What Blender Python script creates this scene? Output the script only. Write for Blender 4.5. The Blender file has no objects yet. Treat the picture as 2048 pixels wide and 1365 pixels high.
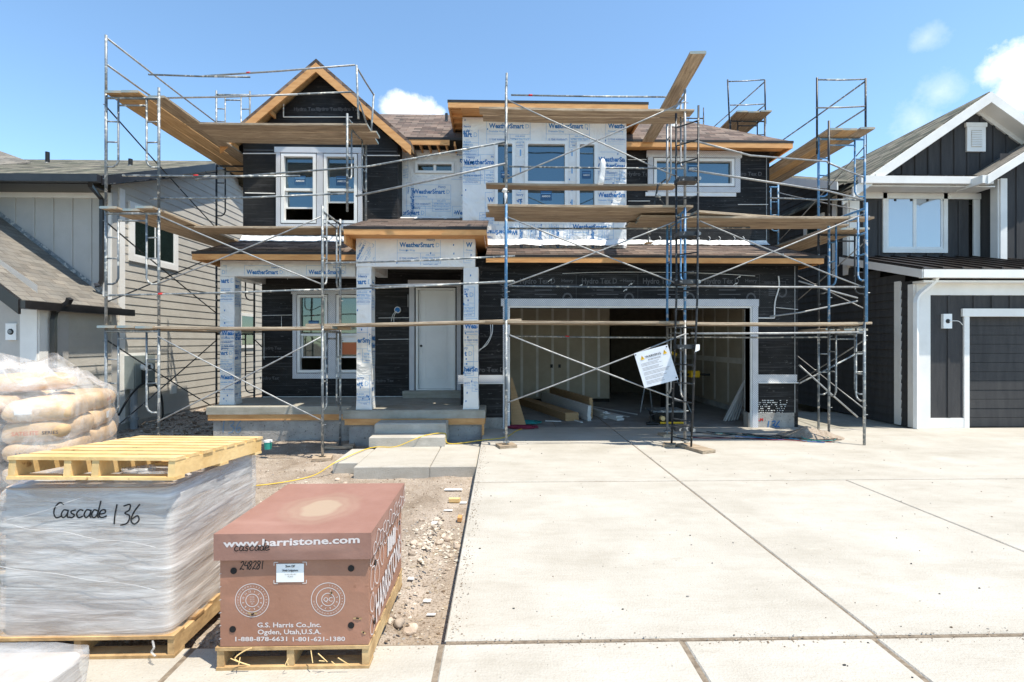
import bpy, math, random
from mathutils import Vector, Matrix, noise
random.seed(7)
scene = bpy.context.scene
C = scene.collection
# ------------------------------------------------------------ camera, sky, sun
TH = 0.024; CH = 1.78; F = 1000.0
cd = bpy.data.cameras.new('camera'); cam = bpy.data.objects.new('camera', cd); C.objects.link(cam)
cam.location = (0, 0, CH); cam.rotation_euler = (math.radians(90), 0, -TH)
cd.sensor_width = 36; cd.lens = 36*F/2048; cd.clip_start = 0.05; cd.clip_end = 2000
scene.camera = cam
SUN = Vector((0.585, -0.375, 1.64)).normalized()
el = math.asin(SUN.z); az = math.atan2(SUN.x, SUN.y)
sd = bpy.data.lights.new('sun', 'SUN'); sd.energy = 5.0; sd.angle = math.radians(0.53); sd.color = (1, .93, .81)
so = bpy.data.objects.new('sun', sd); C.objects.link(so); so.rotation_euler = SUN.to_track_quat('Z', 'Y').to_euler(); so.location = (20, -10, 30)
scene.view_settings.view_transform = 'Standard'; scene.view_settings.look = 'None'
scene.view_settings.exposure = 0.5; scene.view_settings.gamma = 1
W = bpy.data.worlds.new('World'); scene.world = W; W.use_nodes = True
nt = W.node_tree; N = nt.nodes; L = nt.links; N.clear()
wo = N.new('ShaderNodeOutputWorld'); bg = N.new('ShaderNodeBackground'); sky = N.new('ShaderNodeTexSky')
sky.sky_type = 'NISHITA'; sky.sun_disc = False; sky.sun_elevation = el; sky.sun_rotation = az
sky.altitude = 1400; sky.air_density = 1.0; sky.dust_density = 0.4; sky.ozone_density = 2.0
bg.inputs[1].default_value = 0.123
def wm(op, a, b=None, c=None):
    n = N.new('ShaderNodeMath'); n.operation = op
    for i, v in enumerate((a, b, c)):
        if v is None: continue
        if isinstance(v, (int, float)): n.inputs[i].default_value = v
        else: L.new(v, n.inputs[i])
    return n.outputs[0]
geo = N.new('ShaderNodeTexCoord')
nz = N.new('ShaderNodeTexNoise'); nz.inputs['Scale'].default_value = 20; nz.inputs['Detail'].default_value = 12; nz.inputs['Roughness'].default_value = .68
L.new(geo.outputs['Generated'], nz.inputs['Vector'])
mask = None
def dirpx(px, py):
    t = (px-1024)/F; u = (683-py)/F
    v = Vector((t*math.cos(TH)+math.sin(TH), math.cos(TH)-t*math.sin(TH), u)); return v.normalized()
for (px, py, r, k) in ((780, 222, .022, 1.3), (800, 212, .024, 1.5), (825, 216, .026, 1.5), (853, 222, .022, 1.3), (876, 228, .014, 1.1), (818, 230, .034, 1.2), (2030, 125, .032, 1.6), (2055, 170, .04, 1.6), (1985, 150, .02, 1.0), (1880, 185, .03, .35), (1855, 75, .022, .3), (1835, 245, .035, .35), (2110, 110, .045, 1.5)):
    d = dirpx(px, py)
    dn = N.new('ShaderNodeVectorMath'); dn.operation = 'DISTANCE'; L.new(geo.outputs['Generated'], dn.inputs[0]); dn.inputs[1].default_value = d
    q = wm('DIVIDE', dn.outputs['Value'], r)
    q = wm('SUBTRACT', 1.0, q)
    q = wm('MULTIPLY_ADD', nz.outputs['Fac'], 2.2, wm('ADD', q, -1.05))
    q = wm('MULTIPLY', q, k); 
    n = N.new('ShaderNodeClamp'); L.new(q, n.inputs[0])
    mask = n.outputs[0] if mask is None else wm('MAXIMUM', mask, n.outputs[0])
mx = N.new('ShaderNodeMix'); mx.data_type = 'RGBA'; L.new(mask, mx.inputs[0])
tn = N.new('ShaderNodeMix'); tn.data_type = 'RGBA'; tn.blend_type = 'MULTIPLY'; tn.inputs[0].default_value = 1
L.new(sky.outputs[0], tn.inputs[6]); tn.inputs[7].default_value = (1.62, 1.80, 1.72, 1)
L.new(tn.outputs[2], mx.inputs[6]); mx.inputs[7].default_value = (7.6, 8.0, 8.6, 1)
L.new(mx.outputs[2], bg.inputs[0]); L.new(bg.outputs[0], wo.inputs[0])

# ------------------------------------------------------------ picture measurements -> world
def P(px, py, Y):
    t = (px-1024)/F; c, s = math.cos(TH), math.sin(TH)
    X = Y*(t*c+s)/(c-t*s); zc = X*s+Y*c
    return Vector((X, Y, CH+(683-py)/F*zc))
def PX(px, py, X):
    t = (px-1024)/F; c, s = math.cos(TH), math.sin(TH)
    Y = X*(c-t*s)/(t*c+s); zc = X*s+Y*c
    return Vector((X, Y, CH+(683-py)/F*zc))
def xx(px, Y): return P(px, 683, Y).x
def zz(px, py, Y): return P(px, py, Y).z

# ------------------------------------------------------------ materials
def mat(name, c1, c2=None, rough=.8, scale=6, detail=6, bump=0, bscale=None, metal=0, stretch=(1, 1, 1), coord='Object', spec=.3, extra=None, rand=0, c3=None, ramp=(.35, .65)):
    m = bpy.data.materials.new(name); m.use_nodes = True; t = m.node_tree; n = t.nodes; l = t.links
    b = n['Principled BSDF']; b.inputs['Roughness'].default_value = rough; b.inputs['Metallic'].default_value = metal
    b.inputs['Specular IOR Level'].default_value = spec
    tc = n.new('ShaderNodeTexCoord'); mp = n.new('ShaderNodeMapping'); mp.inputs['Scale'].default_value = stretch
    l.new(tc.outputs[coord], mp.inputs[0])
    src = mp.outputs[0]
    if rand:
        oi = n.new('ShaderNodeObjectInfo'); va = n.new('ShaderNodeVectorMath'); va.operation = 'ADD'
        sc = n.new('ShaderNodeMath'); sc.operation = 'MULTIPLY'; sc.inputs[1].default_value = 37
        l.new(oi.outputs['Random'], sc.inputs[0]); l.new(mp.outputs[0], va.inputs[0]); l.new(sc.outputs[0], va.inputs[1]); src = va.outputs[0]
    ns = n.new('ShaderNodeTexNoise'); ns.inputs['Scale'].default_value = scale; ns.inputs['Detail'].default_value = detail; ns.inputs['Roughness'].default_value = .62
    l.new(src, ns.inputs['Vector'])
    rp = n.new('ShaderNodeValToRGB'); rp.color_ramp.elements[0].position = ramp[0]; rp.color_ramp.elements[1].position = ramp[1]
    rp.color_ramp.elements[0].color = (*c1, 1); rp.color_ramp.elements[1].color = (*(c2 or c1), 1)
    if c3:
        e = rp.color_ramp.elements.new((ramp[0]+ramp[1])/2); e.color = (*c3, 1)
    l.new(ns.outputs['Fac'], rp.inputs[0]); col = rp.outputs[0]
    if rand:
        hs = n.new('ShaderNodeHueSaturation'); mr = n.new('ShaderNodeMapRange'); mr.inputs[3].default_value = 1-rand; mr.inputs[4].default_value = 1+rand
        l.new(oi.outputs['Random'], mr.inputs[0]); l.new(mr.outputs[0], hs.inputs['Value']); l.new(col, hs.inputs['Color']); col = hs.outputs[0]
    ctx = dict(t=t, n=n, l=l, b=b, src=src, noise=ns, mp=mp, tc=tc, col=col, bumpsrc=None)
    if bump:
        bn = n.new('ShaderNodeTexNoise'); bn.inputs['Scale'].default_value = bscale or scale*4; bn.inputs['Detail'].default_value = 5
        l.new(src, bn.inputs['Vector']); bp = n.new('ShaderNodeBump'); bp.inputs['Strength'].default_value = bump; bp.inputs['Distance'].default_value = .02
        l.new(bn.outputs['Fac'], bp.inputs['Height']); l.new(bp.outputs[0], b.inputs['Normal']); ctx['bp'] = bp
    if extra: extra(ctx)
    l.new(ctx['col'], b.inputs['Base Color'])
    return m
def mixc(ctx, fac, c2, mode='MIX', amount=None):
    n, l = ctx['n'], ctx['l']; m = n.new('ShaderNodeMix'); m.data_type = 'RGBA'; m.blend_type = mode
    if amount is not None:
        q = n.new('ShaderNodeMath'); q.operation = 'MULTIPLY'; q.inputs[1].default_value = amount; l.new(fac, q.inputs[0]); fac = q.outputs[0]
    l.new(fac, m.inputs[0]); l.new(ctx['col'], m.inputs[6])
    if isinstance(c2, tuple): m.inputs[7].default_value = (*c2, 1)
    else: l.new(c2, m.inputs[7])
    ctx['col'] = m.outputs[2]
def brick(ctx, w, h, mortar, c1=(1, 1, 1), c2=(0, 0, 0), cm=(0, 0, 0), offset=.5, src=None):
    n, l = ctx['n'], ctx['l']; k = n.new('ShaderNodeTexBrick'); k.inputs['Scale'].default_value = 1
    k.inputs['Brick Width'].default_value = w; k.inputs['Row Height'].default_value = h; k.inputs['Mortar Size'].default_value = mortar
    k.inputs['Color1'].default_value = (*c1, 1); k.inputs['Color2'].default_value = (*c2, 1); k.inputs['Mortar'].default_value = (*cm, 1)
    k.inputs['Bias'].default_value = 0; k.offset = offset; l.new(src or ctx['tc'].outputs['UV'], k.inputs['Vector']); return k
def noise2(ctx, scale, lo, hi, stretch=None, coord='Object', detail=4, rg=.5):
    n, l = ctx['n'], ctx['l']; s = ctx['src'] if coord == 'Object' else ctx['tc'].outputs[coord]
    if stretch:
        mp = n.new('ShaderNodeMapping'); mp.inputs['Scale'].default_value = stretch; l.new(s, mp.inputs[0]); s = mp.outputs[0]
    k = n.new('ShaderNodeTexNoise'); k.inputs['Scale'].default_value = scale; k.inputs['Detail'].default_value = detail; k.inputs['Roughness'].default_value = rg; l.new(s, k.inputs['Vector'])
    r = n.new('ShaderNodeMapRange'); r.inputs[1].default_value = lo; r.inputs[2].default_value = hi; l.new(k.outputs['Fac'], r.inputs[0]); return r.outputs[0]
def sh_ex(c1, c2, c3, cm):
    def f(ctx):
        n, l = ctx['n'], ctx['l']
        k = brick(ctx, .33, .14, .006, c1, c2, cm)
        k2 = brick(ctx, .165, .14, .003, (1, 1, 1), (0, 0, 0), (.5, .5, .5))
        mixc(ctx, noise2(ctx, .9, 0, 1, coord='UV'), k.outputs['Color'], amount=1.0); ctx['col'] = k.outputs['Color']
        mixc(ctx, k2.outputs['Color'], c3, amount=.45)
        mixc(ctx, noise2(ctx, 3, .42, .62, coord='UV'), (1.15, 1.1, 1.05), 'MULTIPLY')
        mixc(ctx, noise2(ctx, 90, .45, .6, coord='UV'), (.7, .7, .7), 'MULTIPLY', .6)
        bp = n.new('ShaderNodeBump'); bp.inputs['Strength'].default_value = .6; bp.inputs['Distance'].default_value = .012
        l.new(k2.outputs['Fac'], bp.inputs['Height']); bp.invert = True; l.new(bp.outputs[0], ctx['b'].inputs['Normal'])
    return f
M = {}
M['shingle'] = mat('brown_shingle', (.2, .1, .07), rough=.95, extra=sh_ex((.24, .19, .155), (.05, .04, .036), (.17, .11, .09), (.015, .013, .012)))
M['shingle_mix'] = mat('mixed_shingle', (.2, .1, .07), rough=.95, extra=sh_ex((.27, .24, .19), (.02, .018, .016), (.085, .105, .06), (.015, .014, .012)))
M['shingle_grey'] = mat('grey_shingle', (.2, .2, .18), rough=.95, extra=sh_ex((.22, .205, .18), (.13, .12, .105), (.25, .235, .205), (.06, .055, .05)))
def conc(ctx):
    mixc(ctx, noise2(ctx, .7, .40, .66, detail=12, rg=.68), (.86, .845, .82), 'MULTIPLY', .75)
    mixc(ctx, noise2(ctx, 2.6, .46, .66, (.35, 1.3, 1), detail=14, rg=.75), (.80, .775, .735), 'MULTIPLY', .55)
    mixc(ctx, noise2(ctx, 1.7, .60, .68, (.6, 1, 1), detail=12, rg=.7), (1.16, 1.16, 1.17), 'MULTIPLY', .8)
    mixc(ctx, noise2(ctx, 5, .62, .72, (.4, 1, 1), detail=10, rg=.7), (.68, .62, .54), 'MULTIPLY', .5)
    mixc(ctx, noise2(ctx, 7, .42, .66, (.5, 50, 1), detail=4, rg=.7), (.86, .85, .83), 'MULTIPLY', .7)
    mixc(ctx, noise2(ctx, 40, .5, .7, detail=4, rg=.8), (.84, .83, .81), 'MULTIPLY', .6)
    mixc(ctx, noise2(ctx, 60, .70, .74, detail=2), (.35, .32, .28), 'MULTIPLY', .6)
M['concrete'] = mat('driveway_concrete', (.45, .42, .365), (.51, .48, .425), .9, 1.6, 10, .35, 70, extra=conc)
M['concrete_grey'] = mat('porch_concrete', (.31, .29, .24), (.39, .37, .32), .85, 4, 8, .2, 40, extra=lambda c: mixc(c, noise2(c, 3, .45, .7, (.3, .3, 4)), (.75, .74, .7), 'MULTIPLY'))
M['foundation'] = mat('foundation_concrete', (.26, .245, .225), (.4, .38, .35), .95, 3, 9, .5, 30, extra=lambda c: mixc(c, noise2(c, 26, .62, .7), (.4, .4, .4), 'MULTIPLY'))
M['joint'] = mat('joint_dirt', (.14, .11, .08), (.26, .21, .155), .95, 30)
def dirtx(c):
    mixc(c, noise2(c, 1.6, .45, .62, detail=9, rg=.65), (.78, .74, .7), 'MULTIPLY', .8)
    mixc(c, noise2(c, 60, .5, .62, detail=3), (.55, .5, .45), 'MULTIPLY', .8)
    mixc(c, noise2(c, 30, .62, .7, detail=3), (1.5, 1.5, 1.45), 'MULTIPLY', .7)
M['dirt'] = mat('bare_dirt', (.30, .245, .19), (.46, .39, .32), .97, 2.2, 12, .9, 45, extra=dirtx)
M['stone'] = mat('river_stone', (.38, .30, .23), (.58, .49, .39), .9, 9, 6, .3, 40, rand=.3)
M['wood_new'] = mat('fresh_lumber', (.54, .26, .095), (.68, .37, .15), .65, 3, 8, .15, 30, stretch=(1, 5, 5), extra=lambda c: mixc(c, noise2(c, 7, .68, .74, (.4, 1, 1)), (.5, .4, .3), 'MULTIPLY'))
def plankx(c):
    mixc(c, noise2(c, 2.5, .5, .72, (.5, 2, 2)), (.6, .55, .5), 'MULTIPLY', .8)
    mixc(c, noise2(c, 9, .66, .72, (1, 1, 1)), (.3, .25, .2), 'MULTIPLY', .7)
    k = brick(c, 40, .055, .002, (1, 1, 1), (1, 1, 1), (.55, .5, .45), src=c['tc'].outputs['UV']); 
M['plank'] = mat('scaffold_plank_wood', (.27, .205, .145), (.50, .40, .285), .85, 2.5, 10, .5, 14, stretch=(1, 9, 9), rand=.16, extra=plankx)
M['plank_new'] = mat('orange_plank_wood', (.42, .26, .12), (.60, .41, .22), .8, 2.5, 10, .3, 14, stretch=(1, 9, 9), rand=.12, extra=plankx)
M['plank_edge'] = mat('plank_edge_paint', (.2, .3, .34), (.42, .36, .27), .8, 2, 5)
M['pallet'] = mat('yellow_pallet_wood', (.60, .385, .15), (.75, .54, .26), .75, 4, 9, .25, 20, rand=.1, extra=lambda c: mixc(c, noise2(c, 9, .68, .72), (.4, .25, .15), 'MULTIPLY', .8))
M['pallet_old'] = mat('weathered_pallet_wood', (.33, .2, .09), (.55, .38, .19), .85, 4, 9, .35, 20, rand=.14, extra=lambda c: mixc(c, noise2(c, 5, .55, .7), (.5, .42, .36), 'MULTIPLY', .8))
def galv(c):
    mixc(c, noise2(c, 2.2, .52, .6, (1, 1, .7)), (.05, .07, .09), amount=.75)
    mixc(c, noise2(c, 14, .56, .62), (.6, .58, .52), amount=.8)
M['galv'] = mat('galvanised_tube', (.16, .18, .19), (.30, .315, .32), .5, 20, 4, metal=.35, extra=galv, rand=.1)
M['galv_clean'] = mat('silver_tube', (.24, .245, .25), (.38, .38, .37), .5, 12, 4, metal=.35, extra=lambda c: mixc(c, noise2(c, 16, .62, .68), (.18, .18, .18), amount=.7), rand=.1)
M['black_steel'] = mat('black_painted_tube', (.012, .014, .017), (.04, .045, .05), .45, 9, 4, extra=lambda c: mixc(c, noise2(c, 16, .62, .68), (.35, .34, .32), amount=.8), rand=.1)
M['blue_steel'] = mat('blue_painted_tube', (.05, .16, .32), (.12, .27, .45), .45, 7, 4, extra=lambda c: mixc(c, noise2(c, 12, .57, .64), (.45, .48, .5), amount=.85), rand=.1)
def blk(c):
    n, l = c['n'], c['l']
    k = brick(c, .045, .026, .0035, (0, 0, 0), (0, 0, 0), (1, 1, 1)); k.inputs['Mortar Smooth'].default_value = .1
    f = n.new('ShaderNodeMath'); f.operation = 'MULTIPLY'; l.new(k.outputs['Fac'], f.inputs[0]); l.new(noise2(c, .8, .42, .62), f.inputs[1])
    mixc(c, f.outputs[0], (.10, .092, .08), amount=.38)
    mixc(c, noise2(c, 5, .52, .74, (.25, 1, 6)), (.06, .058, .06), amount=.8)
    mixc(c, noise2(c, 22, .64, .72, (.5, 1, 1.5)), (.16, .155, .15), amount=.45)
    w = n.new('ShaderNodeTexNoise'); w.inputs['Scale'].default_value = 2.5; w.inputs['Detail'].default_value = 3; l.new(c['src'], w.inputs['Vector'])
    bp = n.new('ShaderNodeBump'); bp.inputs['Strength'].default_value = .5; bp.inputs['Distance'].default_value = .05; l.new(w.outputs['Fac'], bp.inputs['Height']); l.new(bp.outputs[0], c['b'].inputs['Normal'])
M['black_wrap'] = mat('black_building_paper', (.005, .005, .006), (.012, .012, .013), .6, 2, 8, spec=.2, extra=blk)
def wrp(c):
    n, l = c['n'], c['l']
    w = n.new('ShaderNodeTexNoise'); w.inputs['Scale'].default_value = 2.6; w.inputs['Detail'].default_value = 5; w.inputs['Distortion'].default_value = .8
    l.new(c['src'], w.inputs['Vector'])
    bp = n.new('ShaderNodeBump'); bp.inputs['Strength'].default_value = .8; bp.inputs['Distance'].default_value = .11; l.new(w.outputs['Fac'], bp.inputs['Height']); l.new(bp.outputs[0], c['b'].inputs['Normal'])
M['wrap'] = mat('white_house_wrap', (.69, .68, .66), (.77, .76, .74), .42, 3, 6, extra=wrp, spec=.4)
def dia(c):
    n, l = c['n'], c['l']; mp = n.new('ShaderNodeMapping'); mp.inputs['Rotation'].default_value = (0, 0, math.radians(45)); l.new(c['tc'].outputs['UV'], mp.inputs[0])
    k = brick(c, .032, .032, .006, (0, 0, 0), (0, 0, 0), (1, 1, 1), 0, mp.outputs[0])
    mixc(c, k.outputs['Fac'], (.34, .35, .37), amount=.75)
M['lath'] = mat('white_metal_lath', (.62, .63, .66), (.74, .74, .76), .6, 6, 4, extra=dia)
M['white'] = mat('white_vinyl', (.74, .74, .72), (.8, .8, .78), .45, 3, 3)
M['trim'] = mat('cream_white_trim', (.72, .7, .66), (.8, .78, .74), .6, 2, 5)
M['door'] = mat('primed_door', (.76, .76, .74), (.8, .8, .78), .5, 3, 3)
M['beige'] = mat('beige_siding', (.44, .41, .36), (.50, .47, .415), .8, 2.5, 8, .25, 30, stretch=(1, 1, 1))
M['beige_panel'] = mat('beige_panel', (.42, .40, .37), (.46, .44, .41), .85, 2.5, 8, .2, 50)
M['dark'] = mat('charcoal_siding', (.040, .039, .040), (.058, .056, .056), .85, 3, 9, .25, 30, stretch=(3, 3, .35))
M['dark_roof'] = mat('brown_metal_roof', (.05, .04, .035), (.07, .058, .05), .35, 3, 3, metal=.4)
M['black_gutter'] = mat('black_gutter_metal', (.012, .011, .011), (.022, .02, .02), .35, 3, 3, spec=.5)
M['drip'] = mat('dark_drip_edge', (.02, .017, .016), (.03, .026, .024), .5, 3, 3)
M['drywall'] = mat('bare_drywall', (.34, .285, .21), (.4, .34, .255), .95, 2, 4)
M['drywall_shaded'] = mat('shaded_drywall', (.09, .075, .055), (.12, .1, .075), .95); M['seam'] = mat('drywall_mud', (.52, .48, .41), (.6, .56, .5), .95, 5, 6)  # darker drywall copy for the back wall, deep garage shade put into its colour
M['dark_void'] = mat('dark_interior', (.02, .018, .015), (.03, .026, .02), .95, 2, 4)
M['rubber'] = mat('black_rubber', (.012, .012, .012), (.02, .02, .02), .5)
M['ink'] = mat('black_marker_ink', (.008, .008, .01), rough=.5)
M['ink_blue'] = mat('blue_wrap_print', (.02, .16, .42), rough=.6)
M['sticker'] = mat('dull_blue_sticker', (.03, .09, .19), rough=.4); M['ink_lblue'] = mat('pale_blue_wrap_print', (.16, .36, .62), rough=.6)
M['ink_grey'] = mat('grey_paper_print', (.085, .085, .09), rough=.6)
M['ink_white'] = mat('white_carton_print', (.62, .56, .54), rough=.7)
M['ink_orange'] = mat('orange_bag_print', (.6, .16, .05), rough=.7)
M['spray_blue'] = mat('blue_spray_paint', (.02, .14, .35), rough=.7)
M['red'] = mat('red_tape', (.55, .02, .02), rough=.5)
M['yellow'] = mat('yellow_plastic', (.7, .42, .02), rough=.45)
M['cordy'] = mat('yellow_cord', (.75, .5, .03), rough=.5)
M['teal'] = mat('teal_hose', (.02, .2, .2), rough=.5)
M['wine'] = mat('dark_red_hose', (.18, .015, .04), rough=.5)
M['green'] = mat('green_plastic', (.03, .28, .22), rough=.5)
M['pvc'] = mat('white_pvc', (.8, .8, .78), rough=.35)
M['grey_box'] = mat('grey_meter_enclosure', (.2, .23, .22), (.25, .28, .27), .45, 3, 3)
M['pvc_grey'] = mat('grey_conduit', (.22, .24, .26), rough=.5)
M['mdf'] = mat('mdf_boards', (.35, .22, .11), (.42, .28, .15), .8, 5, 5, stretch=(1, 1, 12))
M['primed'] = mat('primed_trim_boards', (.6, .6, .58), rough=.6)
M['carton'] = mat('brown_carton', (.30, .145, .092), (.35, .18, .12), .7, 3, 9, .12, 20, extra=lambda c: (mixc(c, noise2(c, 2.5, .55, .72, (1, .5, 3)), (1.3, 1.25, 1.25), 'MULTIPLY', .8), mixc(c, noise2(c, 14, .66, .72), (.7, .65, .6), 'MULTIPLY', .6)))
def lidx(c):
    n, l = c['n'], c['l']
    ds = n.new('ShaderNodeVectorMath'); ds.operation = 'DISTANCE'; mp = n.new('ShaderNodeMapping'); mp.inputs['Scale'].default_value = (.88, .78, 0)
    l.new(c['tc'].outputs['Object'], mp.inputs[0]); l.new(mp.outputs[0], ds.inputs[0]); ds.inputs[1].default_value = (.02, -.02, 0)
    nn = n.new('ShaderNodeTexNoise'); nn.inputs['Scale'].default_value = 4; l.new(c['src'], nn.inputs['Vector'])
    ad = n.new('ShaderNodeMath'); ad.operation = 'MULTIPLY_ADD'; l.new(nn.outputs['Fac'], ad.inputs[0]); ad.inputs[1].default_value = .15; l.new(ds.outputs['Value'], ad.inputs[2])
    rp = n.new('ShaderNodeValToRGB'); e = rp.color_ramp.elements; e[0].position = .0; e[0].color = (.85, .85, .85, 1); e[1].position = .31; e[1].color = (0, 0, 0, 1)
    for p, v in ((.17, .8), (.195, .3), (.22, .38), (.25, .14), (.27, .2)):
        x = e.new(p); x.color = (v, v, v, 1)
    l.new(ad.outputs[0], rp.inputs[0]); mixc(c, rp.outputs[0], (.40, .31, .22))
    mixc(c, noise2(c, 3, .6, .7, (.3, 1.5, 1)), (.4, .24, .19), amount=.5)
M['carton_lid'] = mat('brown_carton_lid', (.27, .14, .105), (.32, .175, .135), .6, 3, 9, .12, 20, extra=lidx)
M['kraft'] = mat('kraft_paper_bag', (.52, .34, .18), (.63, .45, .28), .75, 5, 8, .9, 7, rand=.08)
M['taupe'] = mat('taupe_goods', (.38, .30, .24), (.54, .45, .38), .8, 3, 8, stretch=(.6, .6, 5))
def film(name, alpha, stretch, col=(.84, .83, .82), sc=5, bs=.85, sec=0):
    m = bpy.data.materials.new(name); m.use_nodes = True; t = m.node_tree; n = t.nodes; l = t.links; b = n['Principled BSDF']
    b.inputs['Base Color'].default_value = (*col, 1); b.inputs['Roughness'].default_value = .16; b.inputs['Specular IOR Level'].default_value = .6
    tc = n.new('ShaderNodeTexCoord'); mp = n.new('ShaderNodeMapping'); mp.inputs['Scale'].default_value = stretch; l.new(tc.outputs['Object'], mp.inputs[0])
    ns = n.new('ShaderNodeTexNoise'); ns.inputs['Scale'].default_value = sc; ns.inputs['Detail'].default_value = 9; ns.inputs['Roughness'].default_value = .65; ns.inputs['Distortion'].default_value = .5; l.new(mp.outputs[0], ns.inputs['Vector'])
    bp = n.new('ShaderNodeBump'); bp.inputs['Strength'].default_value = bs; bp.inputs['Distance'].default_value = .03; l.new(ns.outputs['Fac'], bp.inputs['Height']); l.new(bp.outputs[0], b.inputs['Normal'])
    fac = ns.outputs['Fac']
    if sec:
        mp2 = n.new('ShaderNodeMapping'); mp2.inputs['Rotation'].default_value = (0, .35, 0); mp2.inputs['Scale'].default_value = (1.1, 1.1, 9); l.new(tc.outputs['Object'], mp2.inputs[0])
        n2 = n.new('ShaderNodeTexNoise'); n2.inputs['Scale'].default_value = 2.2; n2.inputs['Detail'].default_value = 8; n2.inputs['Distortion'].default_value = 1.1; l.new(mp2.outputs[0], n2.inputs['Vector'])
        n3 = n.new('ShaderNodeTexVoronoi'); n3.feature = 'SMOOTH_F1'; n3.inputs['Scale'].default_value = 4.5; l.new(tc.outputs['Object'], n3.inputs['Vector'])
        ad = n.new('ShaderNodeMath'); ad.operation = 'ADD'; l.new(n2.outputs['Fac'], ad.inputs[0]); l.new(ns.outputs['Fac'], ad.inputs[1]); hf = n.new('ShaderNodeMath'); hf.operation = 'MULTIPLY'; l.new(ad.outputs[0], hf.inputs[0]); hf.inputs[1].default_value = .5; fac = hf.outputs[0]
        a3 = n.new('ShaderNodeMath'); a3.operation = 'MULTIPLY_ADD'; l.new(n3.outputs['Distance'], a3.inputs[0]); a3.inputs[1].default_value = .6; l.new(fac, a3.inputs[2]); l.new(a3.outputs[0], bp.inputs['Height'])
    mr = n.new('ShaderNodeMapRange'); mr.inputs[1].default_value = .35; mr.inputs[2].default_value = .68; mr.inputs[3].default_value = alpha[0]; mr.inputs[4].default_value = alpha[1]
    l.new(fac, mr.inputs[0]); l.new(mr.outputs[0], b.inputs['Alpha']); return m
M['film'] = film('stretch_film', (.08, .82), (.7, .7, 5), (.80, .785, .77), sc=3, bs=.6, sec=1)
M['film_loose'] = film('loose_plastic_sheet', (.03, .45), (1, 1.6, 1.2), sc=3.2)
M['film_white'] = film('cloudy_plastic_sheet', (.2, .75), (1, 1, 1), (.72, .71, .7), sc=2.5, bs=1, sec=1)
def glassm(name, tint, refl, base, tr=.0):
    m = bpy.data.materials.new(name); m.use_nodes = True; t = m.node_tree; n = t.nodes; l = t.links; b = n['Principled BSDF']; o = n['Material Output']
    b.inputs['Base Color'].default_value = (*base, 1); b.inputs['Roughness'].default_value = .03; b.inputs['Specular IOR Level'].default_value = .6
    g = n.new('ShaderNodeBsdfGlossy'); g.inputs['Color'].default_value = (*tint, 1); g.inputs['Roughness'].default_value = .02
    ns = n.new('ShaderNodeTexNoise'); ns.inputs['Scale'].default_value = 1.3; tc = n.new('ShaderNodeTexCoord'); l.new(tc.outputs['Object'], ns.inputs['Vector'])
    bp = n.new('ShaderNodeBump'); bp.inputs['Strength'].default_value = .12; bp.inputs['Distance'].default_value = .03; l.new(ns.outputs['Fac'], bp.inputs['Height']); l.new(bp.outputs[0], g.inputs['Normal'])
    tp = n.new('ShaderNodeBsdfTransparent'); tp.inputs['Color'].default_value = (.55, .62, .62, 1)
    m1 = n.new('ShaderNodeMixShader'); m1.inputs[0].default_value = tr; l.new(b.outputs[0], m1.inputs[1]); l.new(tp.outputs[0], m1.inputs[2])
    m2 = n.new('ShaderNodeMixShader'); m2.inputs[0].default_value = refl; l.new(m1.outputs[0], m2.inputs[1]); l.new(g.outputs[0], m2.inputs[2]); l.new(m2.outputs[0], o.inputs[0]); return m
M['glass'] = glassm('window_glass', (.42, .58, .66), .2, (.03, .055, .075), .35)
M['glass_dark'] = glassm('dark_window_glass', (.6, .7, .68), .12, (.02, .035, .03), .5)
M['glass_pale'] = glassm('pale_window_glass', (.7, .75, .8), .2, (.40, .43, .46), 0)

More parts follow.
